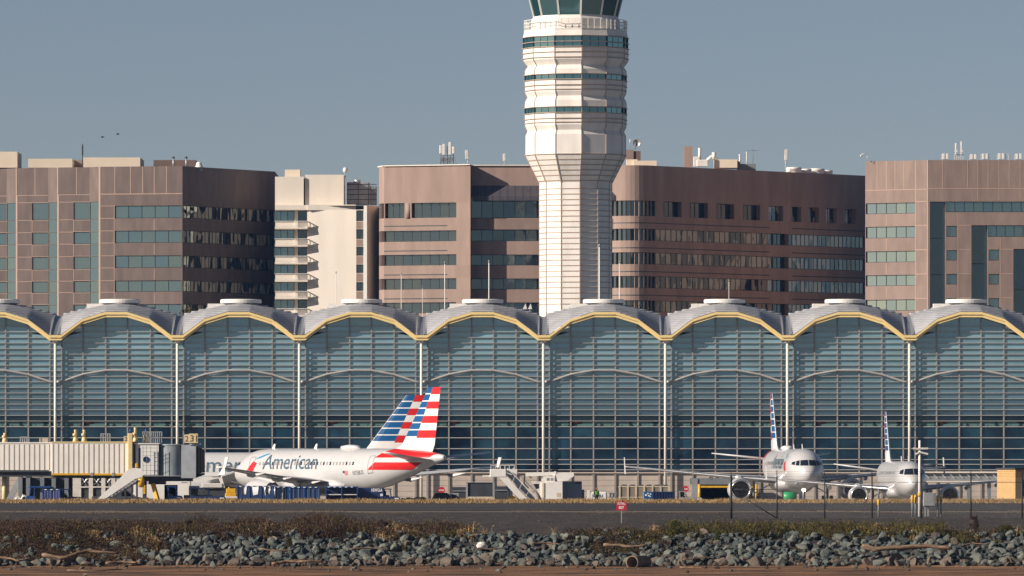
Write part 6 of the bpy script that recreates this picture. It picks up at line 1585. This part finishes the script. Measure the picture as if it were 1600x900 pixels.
for i in range(16000):                           # loose chippings on the gravel slope
    x = g.uniform(-44, 44); y = 513.5 + 95*g.random()**1.6; s = g.choice((.02,.025,.03,.04,.05,.08)) ; z = gz(y)+.01
    p = [Vector((g.gauss(0,1),g.gauss(0,1),abs(g.gauss(0,.6)))).normalized()*s for _ in range(4)]
    b.add([(x+v.x, y+v.y, z+v.z) for v in p], [(0,1,2),(0,3,1),(1,3,2),(0,2,3)])
struct(b.build('gravel_stones', M['rock_low'], fix=False), 'stuff')
b = MB()
for i in range(5000):                            # grit and shells on the sand
    x = g.uniform(-40, 40); y = g.uniform(458, 506); s = g.choice((.02,.03,.04,.05)) ; z = gz(y)+.012
    if math.sin(x*.7+2*math.sin(x*.23)+y*.35) < -.2: continue
    p = [Vector((g.gauss(0,1),g.gauss(0,1),abs(g.gauss(0,.6)))).normalized()*s for _ in range(4)]
    b.add([(x+v.x, y+v.y, z+v.z) for v in p], [(0,1,2),(0,3,1),(1,3,2),(0,2,3)])
struct(b.build('beach_grit', M['rock_low'], fix=False), 'stuff')
# rocks -------------------------------------------------------------
def rock_mesh(seed, m):
    g = random.Random(seed); bm = bmesh.new(); bmesh.ops.create_icosphere(bm, subdivisions=2, radius=1)
    sx, sy, sz = g.uniform(.85,1.25), g.uniform(.7,1.05), g.uniform(.6,.95)
    for k in range(10):                          # chop flat faces
        n = Vector((g.gauss(0,1),g.gauss(0,1),g.gauss(0,1))).normalized(); d = g.uniform(.38,.74)
        for v in bm.verts:
            e = v.co.dot(n) - d
            if e > 0: v.co -= n*e
    for v in bm.verts: v.co = Vector((v.co.x*sx, v.co.y*sy, v.co.z*sz)) * (1+g.gauss(0,.02))
    me = bpy.data.meshes.new('rock'); bm.to_mesh(me); bm.free(); me.materials.append(m); return me
rocks_m = [rock_mesh(s, M['rock']) for s in range(9)] + [rock_mesh(s+50, M['rock_low']) for s in range(5)]
def top_row(px):                                # photo row of the upper edge of the stones
    P = [(-40,846),(60,845),(150,838),(235,826),(300,823),(400,831),(520,826),(640,832),(700,838),(760,822),(840,818),(930,830),(1010,842),(1060,832),(1200,828),(1300,826),(1400,832),(1440,820),(1520,812),(1600,818),(1660,818)]
    for (a,ya),(b_,yb) in zip(P,P[1:]):
        if a <= px <= b_: return ya+(yb-ya)*(px-a)/(b_-a)
    return 830
def slope(t): return 505.5 + 9.0*t              # t = 0 at the toe, 1 at the crest
cand = []
g = random.Random(5)
while len(cand) < 5600:
    t = g.random(); D = slope(t)+g.gauss(0,.2); px = g.uniform(-60, 1660); z = gz(D)
    py = HY + (H - z)*F/D
    if py < top_row(px) - 4*g.random(): 
        continue
    if px < 250 and g.random() < .62 and t > .16: continue
    s = .9 * g.choice((.09,.11,.13,.15,.17,.19,.22,.25,.29,.34,.42,.5)) * (1.12 if t < .5 else 1.0) * g.uniform(.8,1.25)
    cand.append((s, px, D, z + s*.25, t))
for i in range(170):                             # strays on the sand
    px = g.uniform(-40,1640); D = 505 - abs(g.gauss(0,1))*9; s = g.choice((.07,.09,.12,.16,.22)); cand.append((s, px, D, gz(D)+s*.25, -.1))
cand.sort(reverse=True)
vis = [c for c in cand if -10 < c[1] < 1610][:300]; vs_ = set(map(id, vis)); rest = [c for c in cand if id(c) not in vs_]
first = True
for s, px, D, z, t in vis:
    me = g.choice(rocks_m[:9]) if (t > .22 and g.random() < .82 or g.random() < .3) else g.choice(rocks_m[9:])
    o = bpy.data.objects.new('boulder', me); C.objects.link(o); o.location = (X(px,D), D, z); o.scale = (s,)*3
    o.rotation_euler = (g.gauss(0,.5), g.gauss(0,.5), g.random()*6.3)
    tag(o, 'angular grey boulder lying in the stone bank along the shore', 'boulder', 'boulders of the stone bank')
data = [([tuple(v.co) for v in me.vertices], [tuple(p.vertices) for p in me.polygons]) for me in rocks_m]
b = MB()
for s, px, D, z, t in rest:
    k = g.randrange(9) if (t > .22 and g.random() < .82 or g.random() < .3) else 9+g.randrange(5); Mx = Matrix.Translation((X(px,D),D,z)) @ Matrix.Rotation(g.random()*6.3,4,'Z') @ Matrix.Rotation(g.gauss(0,.6),4,'X') @ Matrix.Scale(s,4)
    b.add([tuple(Mx @ Vector(v)) for v in data[k][0]], data[k][1], 0 if k < 9 else 1)
struct(b.build('stone_bank', [M['rock'], M['rock_low']], fix=False), 'stuff')
# brush -------------------------------------------------------------
def twigs(b, x, y, z, n, hh, spread, g, leaf=False):
    for _ in range(n):
        px_, py_ = x+g.gauss(0,spread), y+g.gauss(0,spread*.6); h = hh*(.62+.38*math.sin(x*2.3+1.7*math.sin(x*.9)+y))*g.uniform(.35,1.1); lx_, ly = g.gauss(0,.35*hh), g.gauss(0,.3*hh); wv = g.uniform(.007,.02)
        z0 = z if z is not None else gz(py_); a = g.random()*3.14
        m1 = Vector((px_+lx_*.4, py_+ly*.4, z0+h*.62)); top = Vector((px_+lx_, py_+ly, z0+h*g.uniform(.7,1.0))); d = Vector((math.cos(a),math.sin(a),0))*wv
        base = Vector((px_,py_,z0-.05))
        b.add([base-d, base+d, m1+d*.8, m1-d*.8, top], [(0,1,2,3),(3,2,4)])
        if g.random() < (.9 if leaf else .55):
            for _k in range(3 if leaf else 2):
                c = m1.lerp(top, g.random()) + Vector((g.gauss(0,.06),g.gauss(0,.06),g.gauss(0,.06))); s = g.uniform(.03,.075) if not leaf else g.uniform(.03,.07)
                u = Vector((g.gauss(0,1),g.gauss(0,1),g.gauss(0,1))).normalized(); v = u.orthogonal().normalized()
                b.add([c-u*s, c+v*s*.5, c+u*s, c-v*s*.5], [(0,1,2,3)])
def patchy(px, D): return math.sin(px*.021+1.3*math.sin(px*.009))+math.sin(px*.057+D*.9)
g = random.Random(21); b = MB(); b2 = MB()
def plant(px, D, n, hh, sp, olive):
    twigs(b2 if olive else b, X(px,D), D, None, n, hh, sp, g)
for i in range(6200):                            # left bank: nearly all brush
    px = g.uniform(-40, 270); D = slope(.12+3.3*g.random()**1.5); 
    if g.random() < .12 + max(0,(px-215)/70): continue
    plant(px, D, 16, .66 if D < 514 else .95*g.uniform(.6,1.1), .24, g.random() < .14)
for i in range(4600):                            # band along the crest up to the middle
    px = g.uniform(240, 740); D = 513 + 29*g.random()**1.25; top = top_row(px); py = HY+(H-gz(D))*F/D
    dens = .9 if 330 < px < 660 else .55
    if g.random() > dens or patchy(px,D) < -.75: continue
    plant(px, D, 16, (1.75 if 420<px<660 else 1.45)*g.uniform(.55,1.1)*(1 if px<640 else .7)*(.72+.34*math.sin(px*.05+2*math.sin(px*.017)))*(.85 if D > 520 else 1), .26, g.random() < .16)
for i in range(1000):                            # right of the middle
    px = g.uniform(885, 1060); D = g.uniform(509.0, 517.0)
    if abs(px-970) > 85*g.random()+20: continue
    plant(px, D, 16, .7, .24, g.random() < .35)
for i in range(1900):
    px = g.uniform(1040, 1470); D = 513.2 + 15*g.random()**1.4
    if patchy(px,D) < -.9: continue
    plant(px, D, 16, 1.1*g.uniform(.55,1.1), .24, g.random() < .75)
for i in range(400):
    px = g.uniform(1440, 1640); D = g.uniform(512, 517.5)
    if patchy(px,D) < .2: continue
    plant(px, D, 14, .75, .22, g.random() < .5)
for i in range(900):                             # tufts among the stones
    px = g.uniform(0,1600); D = slope(g.uniform(.1,.9)); 
    if patchy(px*1.9+70,D) < .75: continue
    plant(px, D, 9, .42, .14, g.random() < .35)
bs = MB()
for i in range(900):
    px = g.choice((g.uniform(-20,1620), g.uniform(400,470), g.uniform(560,740), g.uniform(930,1030), g.uniform(40,260))); D = g.uniform(512.5, 521) if px > 260 else slope(g.uniform(.2,1.2))
    if patchy(px*1.7+40, D) < .1: continue
    twigs(bs, X(px,D), D, None, 12, g.uniform(.5,1.15), .14, g)
struct(bs.build('straw_grass', M['drygrass'], fix=False), 'stuff')
struct(b.build('dry_brush', M['brush'], fix=False), 'stuff'); struct(b2.build('olive_weeds', M['brush_olive'], fix=False), 'stuff')
def shrub(label, px, D, h, w_, seed, m='leaf', n=150):
    T = thing('shrub', label, 'shrub', gpt(px, D)); g = random.Random(seed)
    b = MB()
    for k in range(9): a = g.random()*6.3; b.tube([(0,0,-.05),(w_*.35*math.cos(a),w_*.25*math.sin(a),h*.55),(w_*.5*math.cos(a),w_*.35*math.sin(a),h*g.uniform(.75,1))], [.02,.014,.005], 5)
    b.build('stem', M['bark'], T)
    b = MB()
    for _ in range(n*9):
        t = g.random()**.7; r = w_*.5*(1-.5*t)*math.sqrt(g.random()); a = g.random()*6.3; c = Vector((r*math.cos(a), r*.7*math.sin(a), h*(.12+.9*t)*g.uniform(.85,1.05)))
        if math.sin(c.x*9+seed)+math.sin(c.z*11+seed*2) < -.9: continue
        s = g.uniform(.02,.045); u = Vector((g.gauss(0,1),g.gauss(0,1),g.gauss(0,1))).normalized(); v = u.orthogonal().normalized()
        b.add([c-u*s, c+v*s*.55, c+u*s, c-v*s*.55], [(0,1,2,3)])
    b.build('foliage', M[m], T, fix=False)
shrub('upright yellow green shrub standing on the brown bank far left', 240, 513.2, .75, .42, 1)
shrub('bright yellow green bush, widest of the bushes right of the red sign', 1053, 514, 1.15, 1.15, 2, n=260)
shrub('small yellow shrub between the two largest green bushes', 1121, 512.5, .8, .45, 3)
shrub('dark green bush by the foot of the second fence post', 1168, 515, .85, 1.3, 4, 'brush_olive', 260)
shrub('dark green low bush left of the middle fence post', 1222, 514.5, .8, 1.1, 5, 'brush_olive', 240)
shrub('tall reddish brown bush before the fence near the right edge', 1522, 514, 1.4, .95, 6, 'brush', 240)
shrub('olive bush at the far right below the last fence post', 1572, 514.5, .8, 1.6, 7, 'brush_olive', 260)
shrub('tall dark dead bush on the crest left of the middle of the brown brush', 295, 515.5, 1.05, .9, 8, 'brush', 220)
shrub('round dry brown bush on the crest, highest of the middle brush', 600, 516, 1.05, 1.9, 9, 'brush', 330)
shrub('pale tan dry grass clump at the right end of the middle brush', 722, 513, .7, .8, 10, 'drygrass', 220)
shrub('green weed clump growing among the stones in the middle', 633, 510, .6, .5, 12, 'brush_olive')
shrub('dark green weed clump among the stones left of the middle', 452, 511, .8, .6, 13, 'brush_olive')
# driftwood -------------------------------------------------------------
def log(label, pts, r, seed, stubs=0):
    g = random.Random(seed); P = [Vector((X(p,D), D, Z(y,D))) for p, y, D in pts]; o = P[0]
    T = thing('driftwood_log', label, 'driftwood', tuple(o)); Q = []
    for a, c in zip(P, P[1:]):
        for k in range(4): Q.append(a.lerp(c, k/4) - o + Vector((0, g.gauss(0,.02), g.gauss(0,.018))))
    Q.append(P[-1]-o); n = len(Q); rs = [r*(1-.45*i/n)*g.uniform(.85,1.15) for i in range(n)]; rs[0] *= .75; rs[-1] *= .6
    b = MB(); b.tube(Q, rs, 9); b.build('trunk', M['wood'], T)
    for k in range(stubs):
        i = g.randrange(2, n-2); b = MB(); d = Vector((g.gauss(0,.3), g.gauss(-.1,.1), g.uniform(.1,.3))); b.tube([Q[i], Q[i]+d*.6, Q[i]+d], [r*.4,r*.3,r*.12], 6); b.build('branch_stub', M['wood'], T)
log('long bent pale driftwood log lying below the brown brush at left', [(66,867,504.5),(100,872,504),(122,865,504.6),(135,861,505),(160,863,504.8),(186,864,504.8)], .15, 1, 2)
log('forked grey driftwood branch at the far left edge', [(-12,869,504.5),(14,872,504),(30,876,503.6),(42,874,503.8)], .10, 2, 1)
log('straight driftwood piece half sunk in sand below the long bent log', [(165,880,501),(190,878,501.3),(216,879,501)], .10, 3, 1)
log('thin driftwood stick lying on the open sand at left', [(105,891,490),(145,892,489),(190,890,490.5)], .05, 4)
log('weathered log with a broken stub below the stones left of the middle', [(425,880,502),(450,877,502.4),(480,877,502),(506,877,502.2)], .13, 5, 3)
log('thin branch across the stones above the stubbed log', [(405,857,507),(430,861,506.5),(462,858,506.6)], .06, 6)
log('slim driftwood branch on the stones in the middle', [(546,858,506.6),(575,856,507),(610,859,506.6)], .07, 7, 1)
log('short straight branch on the stones near the white bag', [(743,858,506.6),(760,857,506.8),(776,859,506.6)], .06, 8)
log('pale branch on the stones left of the beige log', [(829,850,508.2),(850,848,508.4),(878,850,508.2)], .06, 9)
log('pale beige broken log lying on the stones below the red sign', [(943,851,508),(962,852,507.8),(985,854,507.4),(1012,852,507.6)], .13, 10)
log('long thin plank leaning over the stones right of the concrete pipe', [(1068,874,503.6),(1100,871,504),(1132,868,504.4)], .045, 11)
log('thickest long grey log lying across the stones at right', [(1347,853,507.2),(1365,858,506.8),(1405,856,506.8),(1450,853,507),(1488,857,506.6)], .22, 12, 1)
log('curved bare branch on the stones at the far right', [(1503,852,507.6),(1520,849,508),(1545,851,507.8)], .06, 13)
log('flat dark driftwood piece on the wet sand right of the pipe', [(1062,886,497),(1080,887,496.5),(1098,887,496)], .06, 14)
T = thing('concrete_pipe', 'round brown outfall pipe mouth sticking out of the stones', 'pipe', (X(993,503), 503, Z(880,503)))
b = MB(); 
b.lathe([(.42,-.55),(.48,-.55),(.50,-.35),(.46,1.6),(.40,1.6),(.40,-.5),(.42,-.55)], 26, 0, (0,0,.05), 'y'); b.xf(Matrix.Rotation(R(-28),4,'Z')); b.build('barrel', mat('stained_concrete', (.22,.16,.11), .9, var=.25, scale=3, bump=.02), T)
T = thing('plastic_bag', 'crumpled white plastic bag caught among the stones', 'bag', (X(752,508), 508, Z(852,508)))
bm = bmesh.new(); bmesh.ops.create_icosphere(bm, subdivisions=3, radius=.26); g = random.Random(2)
for v in bm.verts: v.co = Vector((v.co.x*1.25, v.co.y*.8, v.co.z*.85)) * (1+.25*math.sin(v.co.x*17+v.co.z*23)*math.sin(v.co.y*19+v.co.z*9)+g.gauss(0,.03))
me = bpy.data.meshes.new('bag'); bm.to_mesh(me); bm.free(); me.materials.append(M['white_paint']); o = bpy.data.objects.new('film', me); C.objects.link(o); o.parent = T
# fence -------------------------------------------------------------
DF = 575.0
FN = thing('chain_fence', 'dark wire perimeter fence on tall thin posts at right', 'fence', (X(1300,DF), DF, 0)); f = lambda p: X(p,DF)-X(1300,DF)
zt, zb = Z(738,DF), gz(DF)
FPX = [1142.5, 1214, 1288.5, 1362.5, 1439.5, 1517, 1597, 1676]
for p in FPX:
    b = MB(); r = .095 if p < 1150 else .055; b.tube([(f(p),0,zb-.3),(f(p),0,Z(744,DF))], r, 8)
    b.tube([(f(p),0,Z(744,DF)),(f(p)-.02,-.12,Z(735,DF))], .03, 6); b.build('post', M['fence'], FN)
b = MB()
for y in (737,740.5,744): b.tube([(f(FPX[0]),-.06,Z(y,DF)),(f(FPX[-1]),-.06,Z(y,DF))], .008, 4)
b.tube([(f(FPX[0]),0,Z(764.5,DF)),(f(FPX[1]),0,Z(764.5,DF))], .028, 6)
b.tube([(f(FPX[2]),0,Z(753.5,DF)),(f(FPX[-1]),0,Z(753.5,DF))], .022, 6)
b.build('wire', M['fence'], FN)
b = MB(); z0, z1 = zb, Z(746,DF); st_ = .17; x0, x1 = f(FPX[0]), f(FPX[-1]); hgt = z1-z0
x = x0-hgt
while x < x1:
    for sg in (1,-1):
        xa, xb = (x, x+hgt) if sg == 1 else (x+hgt, x); za, zb2 = z0, z1
        # clip to the fence run
        def clip(xa, za, xb, zb_):
            if xa > xb: xa, za, xb, zb_ = xb, zb_, xa, za
            if xa < x0: za += (zb_-za)*(x0-xa)/(xb-xa); xa = x0
            if xb > x1: zb_ -= (zb_-za)*(xb-x1)/(xb-xa); xb = x1
            return xa, za, xb, zb_
        if x+hgt > x0:
            c_ = clip(xa, za, xb, zb2); b.bar((c_[0],.03*sg*.2,c_[1]),(c_[2],.03*sg*.2,c_[3]),.0045)
    x += st_
b.build('chain_link', M['galv'], FN)
b = MB(); b.tube([(f(1164),0,Z(779,DF)),(f(1213),0,zb+.05)], .045, 8); b.build('brace', M['fence'], FN)
T = thing('outfall_sign', 'red outfall sign with white lettering on a single post', 'sign', (X(971,555), 555, gz(555)))
b = MB(); z0 = Z(797.5,555)-gz(555); z1 = Z(783.5,555)-gz(555); b.box(-.40,.40,-.03,.0,z0,z1); o = b.build('plate', M['red_sign'], T)
sign_text('OUTFALL', .26, TM(-.33,-.04,z0+.44), 'white_letter', o, 'lettering', .006, .66); sign_text('007', .3, TM(-.21,-.04,z0+.12), 'white_letter', o, 'lettering', .01, .42)
b = MB(); b.box(-.04,.04,.0,.06,-.2,z1-.1); b.build('post', M['galv'], T)
# light pole, cabinet and bollards
D = 585.0; T = thing('light_pole', 'white approach light pole with two tiers of lamp arms and a yellow collar', 'light pole', (X(1437,D), D, gz(D))); q = lambda y: Z(y,D)-gz(D); f = lambda p: X(p,D)-X(1437,D)
b = MB(); b.tube([(0,0,-.1),(0,0,q(688))], [.13,.10], 12); b.build('shaft', M['white_paint'], T)
b = MB(); b.tube([(0,0,q(776)),(0,0,q(769.5))], .16, 12); b.build('collar', M['yellow'], T)
for p0, p1, y0, y1 in ((1426.5,1436,700.5,701.5),(1438,1450,701,700.5),(1430,1436,709.5,707),(1438,1450,706.5,709.5)):
    b = MB(); b.bar((f(p0),-.05,q(y0)),(f(p1),-.05,q(y1)),.22,.14); b.build('lamp', M['white_dirty'], T)
b = MB(); b.bar((f(1427),.05,q(703)),(f(1449),.05,q(703)),.07); b.bar((f(1431),.05,q(711)),(f(1449),.05,q(711)),.07); b.bar((f(1433),0,q(705)),(f(1442),0,q(699)),.06); b.build('arm', M['gray'], T)
T = thing('equipment_cabinet', 'pale grey electrical cabinet on two short legs beside the light pole', 'cabinet', (X(1456.5,D), D, gz(D))); f = lambda p: X(p,D)-X(1456.5,D)
b = MB(); b.bbox(f(1442.3), f(1459.6)+.1, -.35, .35, q(791), q(769.8), .05); o = b.build('body', M['gray'], T)
b = MB(); b.box(f(1443.5), f(1458.6), -.37, -.345, q(790), q(771)); b.build('door', M['galv'], o)
b = MB(); b.box(f(1445.5)-.06,f(1445.5)+.06,-.05,.05,-.1,q(791)); b.build('leg', M['galv'], T)
b = MB(); b.box(f(1450)-.06,f(1450)+.06,-.05,.05,-.1,q(791)); b.build('leg', M['galv'], T)
for p, lab, dd, yt, yb in ((1425.5,'yellow topped bollard left of the light pole, farther from it',0,774.5,785),(1430.5,'yellow topped bollard left of the light pole, nearer to it',.3,774,786),(1465.2,'yellow topped bollard just right of the grey cabinet',0,774.5,784),(1470.3,'yellow topped bollard right of the grey cabinet, farther from it',.3,775,785),(1372.8,'single yellow banded bollard standing alone left of the light pole',-5,780.5,789)):
    DD = D+dd; T = thing('bollard', lab, 'bollard', (X(p,DD), DD, gz(DD)), 0, 'yellow topped bollards'); h = Z(yt,DD)-gz(DD)
    b = MB(); b.tube([(0,0,-.1),(0,0,h-.02)], .075, 10); b.build('post', M['gray_mid'], T)
    b = MB(); b.lathe([(.10,Z(yb,DD)-gz(DD)),(.115,Z(yb,DD)-gz(DD)+.02),(.115,h-.05),(.07,h+.03),(0,h+.05)], 14); b.build('cap', M['yellow'], T)
    if dd == -5: b2_ = MB(); b2_.tube([(0,0,h),(0,0,h+.9)], .07, 10); b2_.build('upper_post', M['gray_mid'], T)
for p, w_, y0, lab in ((1287.5,5.6,764,'grey flat cabinet plate fixed on the fence post below the larger airliner wing'),(1514.5,5.8,760,'grey upright cabinet behind the fence right of the small jet engine')):
    pass
T = thing('guard_hut', 'small tan hut with flat dark roof and shaded window side at the right edge', 'hut', (X(1586.5,668), 668, 0), R(22))
z1 = Z(733.5,668)
b = MB(); b.box(0,2.6,0,3.9,0,z1); o = b.build('wall', M['tan_wall'], T)
b = MB(); b.box(-.1,2.7,-.1,4.0,z1,z1+.14); b.build('roof', M['gray_dark'], T)
b = MB(); b.box(.75,1.5,-.02,.02,1.3,2.85); b.build('window', M['pane'], o)


# ------------------------------------------------------------------ air: faint blue volume added to turn far shadows navy
hz = bpy.data.materials.new('added_haze'); hz.use_nodes = True; t = hz.node_tree; t.nodes.remove(t.nodes['Principled BSDF'])
v = t.nodes.new('ShaderNodeVolumePrincipled'); v.inputs['Color'].default_value = (.24,.48,1.0,1); v.inputs['Density'].default_value = 3.4e-5
t.links.new(v.outputs[0], t.nodes['Material Output'].inputs['Volume'])
b = MB(); b.box(-700, 700, -300, 1500, -6, 75); struct(b.build('added_haze', hz), 'stuff')
